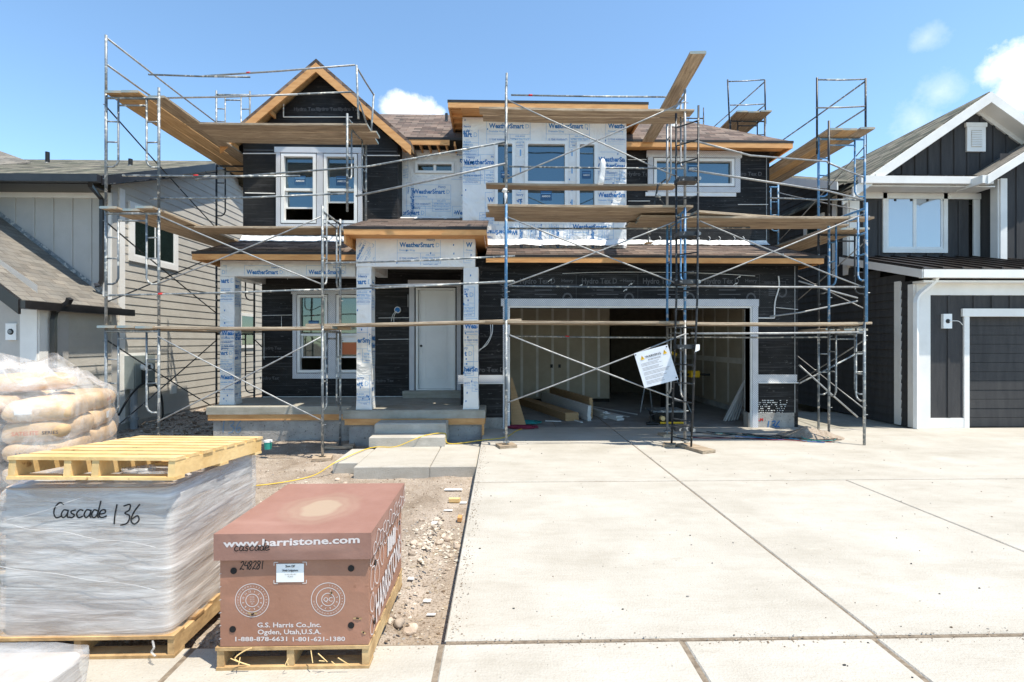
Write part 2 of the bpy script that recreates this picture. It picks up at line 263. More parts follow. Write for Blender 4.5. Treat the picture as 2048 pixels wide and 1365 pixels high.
# ------------------------------------------------------------ mesh helpers
class MB:
    def __init__(s): s.v = []; s.f = []; s.m = []; s.mats = []
    def mi(s, m):
        m = M[m] if isinstance(m, str) else m
        if m not in s.mats: s.mats.append(m)
        return s.mats.index(m)
    def face(s, pts, m):
        k = len(s.v); s.v += [Vector(p) for p in pts]; s.f.append(tuple(range(k, k+len(pts)))); s.m.append(s.mi(m)); return s
    def box(s, x0, x1, y0, y1, z0, z1, m, T=None):
        if x0 > x1: x0, x1 = x1, x0
        if y0 > y1: y0, y1 = y1, y0
        if z0 > z1: z0, z1 = z1, z0
        c = [Vector((x, y, z)) for z in (z0, z1) for y in (y0, y1) for x in (x0, x1)]
        if T: c = [T @ p for p in c]
        k = len(s.v); s.v += c; i = s.mi(m)
        for q in ((0, 2, 3, 1), (4, 5, 7, 6), (0, 1, 5, 4), (2, 6, 7, 3), (0, 4, 6, 2), (1, 3, 7, 5)):
            s.f.append(tuple(k+j for j in q)); s.m.append(i)
        return s
    def hexa(s, b, t, m):   # bottom quad, top quad (both ccw from above)
        k = len(s.v); s.v += [Vector(p) for p in list(b)+list(t)]; i = s.mi(m); n = len(b)
        s.f.append(tuple(k+j for j in reversed(range(n)))); s.m.append(i)
        s.f.append(tuple(k+n+j for j in range(n))); s.m.append(i)
        for j in range(n):
            s.f.append((k+j, k+(j+1) % n, k+n+(j+1) % n, k+n+j)); s.m.append(i)
        return s
    def tube(s, pts, r, m, n=8, cap=True):
        pts = [Vector(p) for p in pts]; k0 = len(s.v); i = s.mi(m); u = None
        for a, p in enumerate(pts):
            d = (pts[min(a+1, len(pts)-1)]-pts[max(a-1, 0)]).normalized()
            if u is None: u = d.orthogonal().normalized()
            else: u = (u-d*u.dot(d)).normalized()
            w = d.cross(u); rr = r[a] if isinstance(r, (list, tuple)) else r
            for j in range(n):
                t = 2*math.pi*j/n; s.v.append(p+(u*math.cos(t)+w*math.sin(t))*rr)
        for a in range(len(pts)-1):
            for j in range(n):
                s.f.append((k0+a*n+j, k0+a*n+(j+1) % n, k0+(a+1)*n+(j+1) % n, k0+(a+1)*n+j)); s.m.append(i)
        if cap:
            s.f.append(tuple(k0+j for j in reversed(range(n)))); s.m.append(i)
            e = k0+(len(pts)-1)*n; s.f.append(tuple(e+j for j in range(n))); s.m.append(i)
        return s
    def ring(s, x0, x1, z0, z1, w, y0, y1, m):   # frame on an XZ plane; inner opening x0..z1
        s.box(x0-w, x1+w, y0, y1, z1, z1+w, m); s.box(x0-w, x1+w, y0, y1, z0-w, z0, m)
        s.box(x0-w, x0, y0, y1, z0, z1, m); s.box(x1, x1+w, y0, y1, z0, z1, m); return s
    def build(s, name, parent=None, smooth=False, origin=None):
        if not s.v: s.v = [Vector((0, 0, 0))]
        me = bpy.data.meshes.new(name)
        if parent is not None: o = wloc(parent)
        elif origin is not None: o = Vector(origin)
        else:
            xs = [p.x for p in s.v]; ys = [p.y for p in s.v]; z = min(p.z for p in s.v); o = Vector(((min(xs)+max(xs))/2, (min(ys)+max(ys))/2, z))
        me.from_pydata([p-o for p in s.v], [], s.f)
        for m in s.mats: me.materials.append(m)
        me.polygons.foreach_set('material_index', s.m)
        uv = me.uv_layers.new(name='UVMap'); me.update()
        Z = Vector((0, 0, 1))
        for p in me.polygons:
            nn = p.normal
            if abs(nn.z) > .97: u = Vector((1, 0, 0)); w = Vector((0, 1, 0))
            else: u = Z.cross(nn).normalized(); w = nn.cross(u)
            for li in p.loop_indices:
                q = me.vertices[me.loops[li].vertex_index].co+o; uv.data[li].uv = (q.dot(u), q.dot(w))
        if smooth: me.polygons.foreach_set('use_smooth', [True]*len(me.polygons))
        ob = bpy.data.objects.new(name, me); C.objects.link(ob)
        if parent is not None: ob.parent = parent
        else: ob.location = o
        return ob
def wloc(o):
    v = Vector(o.location); p = o.parent
    while p: v += Vector(p.location); p = p.parent
    return v
def thing(name, label, cat, loc=(0, 0, 0), group=None):
    o = bpy.data.objects.new(name, None); C.objects.link(o); o.location = loc; o.empty_display_size = .2
    o['label'] = label; o['category'] = cat
    if group: o['group'] = group
    return o
def tag(o, label, cat, group=None):
    o['label'] = label; o['category'] = cat
    if group: o['group'] = group
    return o
def struct(o): o['kind'] = 'structure'; return o

_tc = {}
def textmesh(s, bold=0.0, res=2):
    k = (s, bold, res)
    if k in _tc: return _tc[k]
    cu = bpy.data.curves.new('t', 'FONT'); cu.body = s; cu.size = 1; cu.offset = bold; cu.resolution_u = res
    ob = bpy.data.objects.new('t', cu); C.objects.link(ob)
    dg = bpy.context.evaluated_depsgraph_get(); me = ob.evaluated_get(dg).to_mesh()
    v = [tuple(x.co) for x in me.vertices]; f = [tuple(p.vertices) for p in me.polygons]
    bpy.data.objects.remove(ob); bpy.data.curves.remove(cu)
    xs = [a[0] for a in v] or [0]; _tc[k] = (v, f, min(xs), max(xs)); return _tc[k]
def text(mb, s, org, ud, vd, width=None, height=None, m='ink', bold=0.0, clip=None, squash=1, align='l'):
    """org = baseline start, ud/vd = direction vectors"""
    v, f, a, b = textmesh(s, bold); ud = Vector(ud).normalized(); vd = Vector(vd).normalized(); org = Vector(org)
    if height is None: sc = width/(b-a); sx = sc; sy = sc*squash
    else: sy = height/.72; sx = sy if width is None else width/(b-a)
    off = -a*sx
    if align == 'c': off -= (b-a)*sx/2
    pts = [org+ud*(p[0]*sx+off)+vd*(p[1]*sy) for p in v]; loc = [(p[0]*sx+off, p[1]*sy) for p in v]
    k = len(mb.v); i = mb.mi(m); used = {}
    for q in f:
        if clip and not all(clip(pts[j]) for j in q): continue
        idx = []
        for j in q:
            if j not in used: used[j] = len(mb.v); mb.v.append(pts[j])
            idx.append(used[j])
        mb.f.append(tuple(idx)); mb.m.append(i)
def strip(mb, pts, w, nrm, m):   # flat pen stroke following pts
    nrm = Vector(nrm).normalized(); pts = [Vector(p) for p in pts]; k = len(mb.v); i = mb.mi(m)
    for a, p in enumerate(pts):
        d = (pts[min(a+1, len(pts)-1)]-pts[max(a-1, 0)]).normalized(); s = d.cross(nrm).normalized()*w/2
        mb.v += [p+s, p-s]
    for a in range(len(pts)-1):
        mb.f.append((k+2*a, k+2*a+1, k+2*a+3, k+2*a+2)); mb.m.append(i)
def smooth_pts(p, n=4):
    out = []; p = [Vector(q) for q in p]
    for i in range(len(p)-1):
        a = p[max(i-1, 0)]; b = p[i]; c = p[i+1]; d = p[min(i+2, len(p)-1)]
        for j in range(n):
            t = j/n; out.append(.5*((2*b)+(c-a)*t+(2*a-5*b+4*c-d)*t*t+(3*b-a-3*c+d)*t**3))
    out.append(p[-1]); return out
def wallholes(mb, x0, x1, z0, z1, Y, holes, m, depth=.14, axis='y', mr=None):
    """rectangular wall face on plane y=Y (or x=Y) with rectangular openings and reveals"""
    xs = sorted({x0, x1, *[h[0] for h in holes], *[h[1] for h in holes]}); zs = sorted({z0, z1, *[h[2] for h in holes], *[h[3] for h in holes]})
    xs = [x for x in xs if x0 <= x <= x1]; zs = [z for z in zs if z0 <= z <= z1]
    pt = (lambda x, z, d=0: (x, Y+d, z)) if axis == 'y' else (lambda x, z, d=0: (Y+d, x, z))
    for a in range(len(xs)-1):
        for b in range(len(zs)-1):
            cx = (xs[a]+xs[a+1])/2; cz = (zs[b]+zs[b+1])/2
            if any(h[0] < cx < h[1] and h[2] < cz < h[3] for h in holes): continue
            mb.face([pt(xs[a], zs[b]), pt(xs[a+1], zs[b]), pt(xs[a+1], zs[b+1]), pt(xs[a], zs[b+1])], m)
    for h in holes:
        for (a, b) in (((h[0], h[2]), (h[1], h[2])), ((h[1], h[2]), (h[1], h[3])), ((h[1], h[3]), (h[0], h[3])), ((h[0], h[3]), (h[0], h[2]))):
            mb.face([pt(*a), pt(*b), pt(*b, depth), pt(*a, depth)], mr or m)
def laps(mb, plane, a0, a1, z0, z1, step, m, sgn, top=None, proud=.014):
    """lap siding on plane x=plane between y=a0..a1; sgn=+1 faces +x. top(y) optional roofline"""
    z = z0
    while z < z1-1e-4:
        zt = min(z+step, z1); b0, b1 = a0, a1
        if top:
            pass
        ys = [a0, a1]
        if top:      # clip under sloping roofline z=top(y), rising with y or falling
            n = 40; ok = [a0+(a1-a0)*i/n for i in range(n+1) if top(a0+(a1-a0)*i/n) >= z+.5*step]
            if not ok: z += step; continue
            ys = [min(ok), max(ok)]
        mb.face([(plane+sgn*proud, ys[0], z), (plane+sgn*proud, ys[1], z), (plane, ys[1], zt), (plane, ys[0], zt)], m)
        mb.face([(plane, ys[0], z), (plane, ys[1], z), (plane+sgn*proud, ys[1], z), (plane+sgn*proud, ys[0], z)], m)
        z += step
# ------------------------------------------------------------ ground, driveway, pavement
def sst(a, b, x): t = max(0, min(1, (x-a)/(b-a))); return t*t*(3-2*t)
def gh(x, y):
    h = -.075-.14*sst(3.2, 7.5, y)
    if x < 0: h -= .0
    k = .035*noise.noise(Vector((x*.9, y*.9, 1)))+.022*noise.noise(Vector((x*3.1, y*3.1, 5)))+.010*noise.noise(Vector((x*9, y*9, 9)))
    if x < -1: h += .10*sst(10.5, 13, y)*sst(-5, -6.2, x)
    d = math.hypot((x+.62)/.55, (y-4.85)/.75); h += .07*max(0, 1-d); k += .018*noise.noise(Vector((x*5.5, y*4, 7)))
    if x > -.6 or y < 3.05: k *= .1; h = min(h, -.13)
    return h+k
xs = [-300, -80, -30, -14]+[-12+i*.10 for i in range(121)]+[1, 4, 6, 6.3, 7, 8.4, 12, 30, 80, 300]
ys = [-300, -60, -10, 0, 2.5]+[2.9+i*.10 for i in range(150)]+[18.5, 20, 24, 40, 80, 300]
mb = MB()
for y in ys:
    for x in xs:
        mb.v.append(Vector((x, y, gh(x, y) if -12.5 < x < 1 and 2.8 < y < 18.2 else -.2)))
n = len(xs); gi = mb.mi('dirt')
for j in range(len(ys)-1):
    for i in range(n-1): mb.f.append((j*n+i, j*n+i+1, (j+1)*n+i+1, (j+1)*n+i)); mb.m.append(gi)
o = struct(mb.build('ground', smooth=True, origin=(0, 0, 0)))
def slab(mb, x0, x1, y0, y1, zt, zb, m, b=.008):
    mb.hexa([(x0, y0, zb), (x1, y0, zb), (x1, y1, zb), (x0, y1, zb)], [(x0, y0, zt-b), (x1, y0, zt-b), (x1, y1, zt-b), (x0, y1, zt-b)], m)
    a = [(x0, y0, zt-b), (x1, y0, zt-b), (x1, y1, zt-b), (x0, y1, zt-b)]; c = [(x0+b, y0+b, zt), (x1-b, y0+b, zt), (x1-b, y1-b, zt), (x0+b, y1-b, zt)]
    for i in range(4): mb.face([a[i], a[(i+1) % 4], c[(i+1) % 4], c[i]], m)
    mb.face(c, m)
mb = MB(); g = .009
for (x0, x1, y0, y1) in ((-.33, 2.28, 2.975, 6.32), (2.28, 4.43, 2.975, 6.32), (4.43, 16, 2.975, 6.32), (-.33, 2.28, 6.32, 10.3), (2.28, 16, 6.32, 10.02)):
    slab(mb, x0+g*(x0 > 0), x1-g, y0+(g if y0 < 6 else .018), y1-(.018 if 6 < y1 < 7 else 0), 0, -.13, 'concrete')
mb.box(2.28, 6.14, 10.02, 10.3, -.13, -.002, 'concrete'); mb.box(6.2, 8.6, 10.02, 12.5, -.14, -.03, 'concrete_grey')
mb.box(-.32, 15.9, 2.96, 10, -.16, -.009, 'joint')
o = struct(mb.build('driveway', origin=(0, 0, 0)))
mb = MB()
for (x0, x1) in ((-14, -5.6), (-5.53, -3.2), (-3.2, -1.78), (-1.78, -.345), (-.345, 1.08), (1.08, 2.24), (2.24, 5.4), (5.4, 16)):
    slab(mb, x0+.014, x1-.014, .6, 2.945, 0, -.13, 'concrete', .01)
mb.box(-13.9, 15.9, .65, 2.955, -.16, -.008, 'joint')
struct(mb.build('sidewalk', origin=(0, 0, 0)))
mb = MB(); slab(mb, -14, 16, .3, .585, .0, -.2, 'concrete', .02); struct(mb.build('kerb', origin=(0, 0, 0)))
mb = MB(); mb.box(-60, 60, -9, .295, -.3, -.14, mat('asphalt', (.045, .045, .047), (.07, .07, .07), .9, 30, 6, .4, 80)); struct(mb.build('road', origin=(0, 0, 0)))
mb = MB(); mb.box(-.6, 5.9, 10.31, 17.0, -.12, -.003, mat('garage_concrete', (.2, .19, .175), (.3, .29, .27), .8, 2, 9, .15, 30)); mb.box(2.27, 2.29, 10.32, 16.9, -.003, .0005, 'joint'); mb.box(1.15, 1.16, 10.32, 16.9, -.003, .0005, 'joint')
struct(mb.build('garage_floor', origin=(0, 0, 0)))

# concrete landing and steps
st = thing('concrete_steps', 'two pale concrete steps and landing slab below the porch', 'steps', (-1.3, 8.2, -.2))
mb = MB(); slab(mb, -2.13, -1.03, 7.34, 8.9, -.05, -.25, 'concrete', .015); slab(mb, -1.022, -.345, 7.34, 8.9, -.05, -.25, 'concrete', .015); slab(mb, -2.52, -2.138, 7.6, 8.55, -.05, -.22, 'concrete', .015); mb.build('landing_slab', st)
mb = MB(); slab(mb, -2.26, -.96, 8.68, 9.45, .127, -.05, 'concrete', .02); mb.build('lower_step', st)
mb = MB(); slab(mb, -2.25, -.97, 9.03, 9.44, .30, .127, 'concrete', .02); mb.build('upper_step', st)

# ------------------------------------------------------------ the house under construction
H = thing('house_under_construction', 'two storey unfinished house wrapped in black paper and white house wrap behind scaffolding', 'house', (0, 10.9, 0))
YG, YU, YB, YR, YW, YL = 10.2, 11.3, 10.7, 11.4, 10.9, 11.75   # garage, upper, bump-out, recess, gable, lower porch wall
SPLIT = {'lath_band', 'porch_beam', 'form_board', 'foundation', 'corner_trim', 'fascia', 'corner_bead', 'white_fascia', 'gutter', 'downspout'}
def pieces(mb, gap=.06):
    n = len(mb.v); par = list(range(n))
    def fd(a):
        while par[a] != a: par[a] = par[par[a]]; a = par[a]
        return a
    for f in mb.f:
        for q in f[1:]: par[fd(q)] = fd(f[0])
    bb_ = {}
    for i in range(n):
        r = fd(i); p = mb.v[i]; b = bb_.setdefault(r, [p.x, p.y, p.z, p.x, p.y, p.z])
        for k in range(3): b[k] = min(b[k], p[k]); b[k+3] = max(b[k+3], p[k])
    ks = list(bb_); g = {k: k for k in ks}
    def fg(a):
        while g[a] != a: a = g[a]
        return a
    for i, a in enumerate(ks):
        for b in ks[i+1:]:
            A, B = bb_[a], bb_[b]
            if all(A[k]-gap < B[k+3] and B[k]-gap < A[k+3] for k in range(3)): g[fg(a)] = fg(b)
    out = {}
    for f, m in zip(mb.f, mb.m):
        o = out.setdefault(fg(fd(f[0])), (MB(), {}))
        t, mp = o; t.mats = mb.mats; idx = []
        for q in f:
            if q not in mp: mp[q] = len(t.v); t.v.append(mb.v[q])
            idx.append(mp[q])
        t.f.append(tuple(idx)); t.m.append(m)
    return [t for t, _ in out.values()]
def part(mb, name, label=None, parent=None, smooth=False):
    if name in SPLIT and len(mb.f) < 4000:
        r = sorted((t.build(name, parent or H, smooth) for t in pieces(mb)), key=lambda o: -len(o.data.vertices))
        if label: r[0]['label'] = label
        return r[0]
    o = mb.build(name, parent or H, smooth)
    if label: o['label'] = label
    return o
# openings
gx0, gx1, gz1 = .2, 5.155, 2.46
W1 = [(P(a, 0, YW).x, P(b, 0, YW).x, zz(630, 447, YW), zz(630, 311, YW)) for a, b in ((565, 632), (650, 714))]
WL = [(P(a, 0, YL).x, P(b, 0, YL).x, zz(630, 745, YL), zz(630, 592, YL)) for a, b in ((597, 655), (675, 733))]
WB = [(P(a, 0, YB).x, P(b, 0, YB).x, zz(1100, 441, YB), zz(1100, 286, YB)) for a, b in ((991, 1029), (1051, 1134), (1154, 1193))]
WU = (P(1308, 0, YU).x, P(1466, 0, YU).x, zz(1390, 373, YU), zz(1390, 320, YU))
WS = (P(832, 0, YR).x, P(907, 0, YR).x, zz(870, 347, YR), zz(870, 327, YR))
DR = (P(832, 0, YL).x, P(911, 0, YL).x, .63, zz(870, 577, YL))
# garage front wall
mb = MB(); wallholes(mb, -.8, 6.165, .0, 3.5, YG, [(gx0, gx1, -.01, gz1)], 'black_wrap', .2)
mb.face([(6.165, YG, 0), (6.165, 18, 0), (6.165, 18, 3.6), (6.165, YG, 3.6)], 'black_wrap'); mb.face([(-.8, YG, 0), (-.8, YL, 0), (-.8, YL, 3.6), (-.8, YG, 3.6)], 'black_wrap')
part(mb, 'wall', 'black papered garage wall with wire mesh')
mb = MB(); mb.box(5.12, 6.075, YG-.02, YG+.2, -.2, .30, 'foundation'); mb.box(-.78, .17, YG-.02, YG+.2, -.2, .22, 'foundation')
mb.box(-2.85, -.32, 9.52, 9.62, -.3, .2, 'foundation'); mb.box(-.42, -.32, 9.62, 10.18, -.3, .2, 'foundation'); mb.box(-5.72, -2.85, 10.12, 10.3, -.3, .2, 'foundation'); mb.box(-5.72, -5.55, 10.3, 18, -.3, .3, 'foundation'); mb.box(6.0, 6.085, 10.4, 18, -.2, .28, 'foundation')
text(mb, 'ELM', P(1511, 843, 10.175), (1, 0, 0), (0, 0, 1), height=.06, width=.16, m='red', bold=.03)
part(mb, 'foundation', 'grey concrete foundation with 136 sprayed on it')
mb = MB(); slab(mb, -2.95, -.28, 9.45, 10.19, .48, .32, 'concrete_grey', .015); part(mb, 'porch_slab')
mb = MB(); slab(mb, -5.82, -2.955, 10.05, 11.74, .48, .32, 'concrete_grey', .015); mb.box(-2.953, -.81, 10.2, 11.74, .32, .48, 'concrete_grey'); mb.box(P(804, 0, 11.4).x, P(921, 0, 11.4).x, 11.45, 11.74, .48, .63, 'concrete_grey'); part(mb, 'porch_slab')
mb = MB(); mb.box(-5.8, -2.95, 10.07, 10.115, .2, .318, 'wood_new'); mb.box(-2.92, -.3, 9.47, 9.515, .2, .318, 'wood_new'); mb.box(-.345, -.3, 9.47, 9.515, -.15, .198, 'wood_new'); mb.box(-.315, -.285, 9.52, 10.1, .2, .318, 'wood_new')
part(mb, 'form_board', 'orange lumber form boards under the porch slab')
# lower porch wall
mb = MB(); wallholes(mb, -5.53, -.8, .46, 3.6, YL, [WL[0], WL[1], DR], 'black_wrap', .12); mb.box(-5.51, -.82, YL-.012, YL-.002, .47, .49, 'white')
for (a, b, py) in ((525, 585, 632), (757, 830, 680), (757, 830, 637), (525, 585, 715)): mb.tube([P(a, py, YL-.01), P(b, py-1, YL-.01)], .006, 'white', 5)
for (px, p0, p1) in ((563, 634, 655), (528, 667, 720), (575, 545, 560), (816, 590, 615)): mb.tube([P(px, p0, YL-.01), P(px, p1, YL-.01)], .005, 'white', 5)
for (px, py) in ((770, 765), (800, 640), (545, 700), (540, 760)): text(mb, 'Hydro Tex', P(px-20, py, YL-.002), (1, 0, 0), (0, 0, 1), height=.07, m='ink_grey', bold=.02)
part(mb, 'wall', 'black papered porch wall')
mb = MB(); mb.face([(-5.53, YL, -.2), (-5.53, 18, -.2), (-5.53, 18, 6.1), (-5.53, YL, 6.1)], 'black_wrap'); mb.face([(-5.53, YW, 3.3), (-5.53, YL, 3.3), (-5.53, YL, 6.1), (-5.53, YW, 6.1)], 'black_wrap'); mb.face([(6.165, YU, 3.6), (6.165, 18, 3.6), (6.165, 18, 6.1), (6.165, YU, 6.1)], 'black_wrap'); mb.face([(-5.53, 18, -.2), (6.165, 18, -.2), (6.165, 18, 6.1), (-5.53, 18, 6.1)], 'black_wrap')
part(mb, 'wall', 'black papered side and back walls')
# gable wall
gcx = -3.9; gz0 = 6.02; gpk = 7.62
mb = MB(); wallholes(mb, -5.53, -2.22, 3.6, 6.0, YW, W1, 'black_wrap', .12)
mb.face([(-5.53, YW, 6.0), (-2.22, YW, 6.0), (-2.22, YW, 6.02), (gcx, YW, gpk-.1), (-5.53, YW, 6.02)], 'black_wrap'); mb.face([(-2.22, YW, 3.6), (-2.22, YR, 3.6), (-2.22, YR, 6.1), (-2.22, YW, 6.1)], 'black_wrap')
mb.box(-5.51, -2.24, YW-.014, YW-.002, 5.88, 5.9, 'ink_grey')
for (a, pa, b, pb) in ((567, 203, 567, 235), (567, 235, 705, 235), (486, 308, 553, 308), (728, 312, 800, 312), (490, 387, 550, 388)): mb.tube([P(a, pa, YW-.012), P(b, pb, YW-.012)], .011, 'white', 5)
for k in range(7):
    px = 500+k*44; text(mb, 'Hydro Tex D', P(px, 222 if k in (2, 3, 4) else 465, YW-.002), (1, 0, 0), (0, 0, 1), height=.075, m='ink_grey', bold=.02)
part(mb, 'gable_wall', 'black papered gable wall with mesh')
# upper right wall
mb = MB(); wallholes(mb, 2.7, 6.165, 3.6, 6.1, YU, [WU], 'black_wrap', .12)
for (px, py) in ((1480, 352), (1268, 352), (1495, 440), (1300, 440), (1480, 300)): text(mb, 'Hydro Tex D', P(px-15, py, YU-.002), (1, 0, 0), (0, 0, 1), height=.09, m='ink_grey', bold=.02)
for k in range(9):
    p = P(1300+k*24+random.uniform(-6, 6), 482, YU-.02); mb.tube(smooth_pts([p, p+Vector((.02, -.01, .05)), p+Vector((-.02, -.02, .09))]), .006, 'white', 5)
for (a, pa, b, pb) in ((1256, 320, 1293, 320), (1476, 410, 1536, 410), (1256, 403, 1300, 403)): mb.tube([P(a, pa, YU-.012), P(b, pb, YU-.012)], .008, 'white', 5)
part(mb, 'wall', 'black papered upper wall right of the white wrap')
# front texts on the garage paper
mb = MB()
def hydro(px, py, Y, s=1.0):
    p = P(px, py, Y-.005); text(mb, 'Hydro Tex D', p, (1, 0, 0), (0, 0, 1), height=.115*s, width=.72*s, m='ink_grey', bold=.02)
    text(mb, 'Henry', p+Vector((.85*s, 0, .03)), (1, 0, 0), (0, 0, 1), height=.07*s, m='ink_grey', bold=.02)
    q = p+Vector((-.05, 0, -.06)); 
    for a, b in ((q, q+Vector((1.2*s, 0, 0))), (q+Vector((1.2*s, 0, .25*s)), q+Vector((1.2*s, 0, -.4*s))), (q+Vector((0, 0, .25*s)), q+Vector((1.2*s, 0, .25*s)))): strip(mb, [a, b], .006, (0, 1, 0), 'ink_grey')
    for i in range(5): strip(mb, [q+Vector((.35*s, 0, -.09*s*(i+.8))), q+Vector((.7*s+.1*(i % 2), 0, -.09*s*(i+.8)))], .018, (0, 1, 0), 'ink_grey')
    c = q+Vector((1.02*s, 0, -.25*s)); pts = [c+Vector((.09*math.sin(t), 0, .11*math.cos(t))) for t in [i*.63 for i in range(11)]]; strip(mb, pts, .035, (0, 1, 0), 'ink_grey')
for px in (1040, 1164, 1286, 1409, 1528): hydro(px, 568, YG, 1.0 if px < 1500 else .42)
text(mb, 'ro Tex D', P(958, 745, YG-.002), (1, 0, 0), (0, 0, 1), height=.1, m='ink_grey', bold=.02)
text(mb, 'Hydro Tex D', P(1004, 560, YG-.002), (0, 0, -1), (1, 0, 0), height=.1, m='ink_grey', bold=.02)
for k in range(8):
    p = P(random.choice((1095, 1156, 1210, 1255, 1365, 1430, 1475, 1150))+random.uniform(-9, 9), random.uniform(548, 590), YG-.02)
    mb.tube(smooth_pts([p, p+Vector((.03, -.01, .03)), p+Vector((.07, -.02, .05)), p+Vector((.05, -.01, .02))]), .006, 'white', 5)
mb.tube(smooth_pts([P(1557, 553, YG-.02), P(1558, 575, YG-.03), P(1550, 605, YG-.02), P(1549, 636, YG-.02)]), .013, 'white', 6); mb.tube([P(1514, 637, YG-.02), P(1549, 637, YG-.02)], .012, 'white', 6); mb.tube([P(1552, 616, YG-.02), P(1596, 620, YG-.02)], .006, 'white', 6)
mb.tube(smooth_pts([P(1125, 548, YG-.02), P(1230, 545, YG-.02), P(1400, 547, YG-.02), P(1510, 553, YG-.02)]), .005, 'white', 5)
for k in range(170):   # white specks painted in as daylight glints of the right pier's wire mesh
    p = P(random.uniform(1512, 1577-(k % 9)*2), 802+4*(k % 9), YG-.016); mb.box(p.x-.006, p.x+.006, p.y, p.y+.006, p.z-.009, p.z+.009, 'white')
part(mb, 'paper_printing', 'grey printing, mortar dabs and painted mesh glints on the black paper')
# lath trims, bands and corner bead
def lathring(h, w, Y, name='lath_trim', wb=None, sides=True, parent=None, ear=.03):
    mb = MB(); x0, x1, z0, z1 = h; wb = w if wb is None else wb; y0, y1 = Y-.045, Y-.002
    mb.box(x0-w-ear, x1+w+ear, y0-.012, y1, z1+.03, z1+.03+w, 'lath'); mb.box(x0-w, x0-.03, y0, y1, z0-.03, z1+.03, 'lath'); mb.box(x1+.03, x1+w, y0, y1, z0-.03, z1+.03, 'lath')
    if wb: mb.box(x0-w, x1+w, y0, y1, z0-.03-wb, z0-.03, 'lath')
    return mb
mb = lathring((W1[0][0], W1[1][1], W1[0][2], W1[0][3]), .12, YW); mb.box(W1[0][1]+.03, W1[1][0]-.03, YW-.045, YW-.002, W1[0][2]-.03, W1[0][3]+.03, 'lath'); part(mb, 'lath_trim')
mb = lathring((WL[0][0], WL[1][1], WL[0][2], WL[0][3]), .12, YL); mb.box(WL[0][1]+.03, WL[1][0]-.03, YL-.045, YL-.002, WL[0][2]-.03, WL[0][3]+.03, 'lath'); part(mb, 'lath_trim')
mb = lathring(WU, .15, YU, wb=.12); mb.box(WU[0]-.2, WU[1]+.06, YU-.03, YU-.002, WU[2]-.24, WU[2]-.153, 'wrap'); part(mb, 'lath_trim')
mb = lathring((DR[0], DR[1], DR[2]+.03, DR[3]), .15, YL, wb=0); part(mb, 'lath_trim')
mb = MB(); mb.box(gx0-.18, gx1+.16, YG-.06, YG-.002, gz1+.03, gz1+.18, 'lath'); mb.box(gx1+.03, gx1+.15, YG-.05, YG-.002, .0, gz1+.03, 'lath'); mb.box(gx0-.14, gx0-.03, YG-.05, YG-.002, 0, gz1+.03, 'lath')
mb.box(gx1, gx1+.03, YG-.03, YG+.22, 0, gz1, 'white'); mb.box(gx0-.03, gx0, YG-.03, YG+.22, 0, gz1, 'white'); mb.box(gx0-.03, gx1+.03, YG-.03, YG+.22, gz1, gz1+.03, 'white')
part(mb, 'lath_trim', 'white lath trim round the garage opening')
mb = MB(); za, zb = zz(1560, 767, YG), zz(1560, 750, YG)
for x0, x1 in ((gx1+.15, 6.12), (-.85, gx0-.14)): mb.box(x0, x1, YG-.04, YG-.002, za+.02, zb, 'lath'); mb.box(x0, x1+.02, YG-.075, YG-.002, za, za+.018, 'white')
part(mb, 'lath_band')
mb = MB(); mb.box(6.085, 6.10, YG-.012, YG+.002, .3, 3.4, 'galv_clean'); mb.box(6.085, 6.10, YU-.012, YU+.002, 3.9, 6.0, 'galv_clean'); part(mb, 'corner_bead')
# windows
def window(h, Y, kind='fixed', glass='glass', sticker=True, sl=.5, parent=None, fr=.05):
    x0, x1, z0, z1 = h; mb = MB(); mb.ring(x0+fr, x1-fr, z0+fr, z1-fr, fr+.012, Y-.05, Y+.06, 'white')
    pan = []; a, b, c, d = x0+fr, x1-fr, z0+fr, z1-fr
    if kind == 'hung':
        zm = c+(d-c)*.47; mb.box(a, b, Y+.0, Y+.05, zm, zm+.055, 'white'); pan.append((a, b, zm+.055, d, .045))
        zs = c+(zm-c)*sl; mb.ring(a+.035, b-.035, zs+.035, zm-.002, .033, Y+.055, Y+.09, 'white'); pan.append((a+.035, b-.035, zs+.035, zm, .075))
    elif kind == 'slide':
        xm = (a+b)/2; mb.box(xm-.03, xm+.03, Y, Y+.05, c, d, 'white'); pan += [(a, xm-.03, c, d, .045), (xm+.03, b, c, d, .03)]
    elif kind == 'split':
        zm = c+(d-c)*.47; mb.box(a, b, Y-.01, Y+.05, zm-.045, zm+.045, 'white'); pan += [(a, b, c, zm-.045, .04), (a, b, zm+.045, d, .04)]
    else: pan.append((a, b, c, d, .04))
    w = mb.build('window', parent or H); mg = MB()
    for (p, q, r, s, dy) in pan: mg.box(p, q, Y+dy, Y+dy+.01, r, s, glass)
    mg.build('pane', w)
    if sticker:
        ms = MB(); p, q, r, s, dy = pan[0] if kind != 'hung' else pan[0]
        sw = min(.24, (q-p)*.6); cx = p+(q-p)*.5; cz = r+(s-r)*(.12 if kind == 'hung' else .55 if s-r > .5 else .15)
        ms.box(cx-sw/2, cx+sw/2, Y+dy-.004, Y+dy-.001, cz, cz+sw*.85, 'sticker'); text(ms, 'AMSCO', (cx-sw*.38, Y+dy-.007, cz+sw*.3), (1, 0, 0), (0, 0, 1), width=sw*.76, m='white', bold=.03)
        ms.box(cx-sw*.45, cx+sw*.45, Y+dy-.007, Y+dy-.005, cz+sw*.6, cz+sw*.66, 'ink_lblue'); ms.build('sticker', w)
    return w
window(W1[0], YW, 'hung', sl=.42); window(W1[1], YW, 'hung', sl=.62); window(WL[0], YL, 'hung', glass='glass_dark', sl=.35); w = window(WL[1], YL, 'hung', glass='glass_dark', sl=.35, sticker=False)
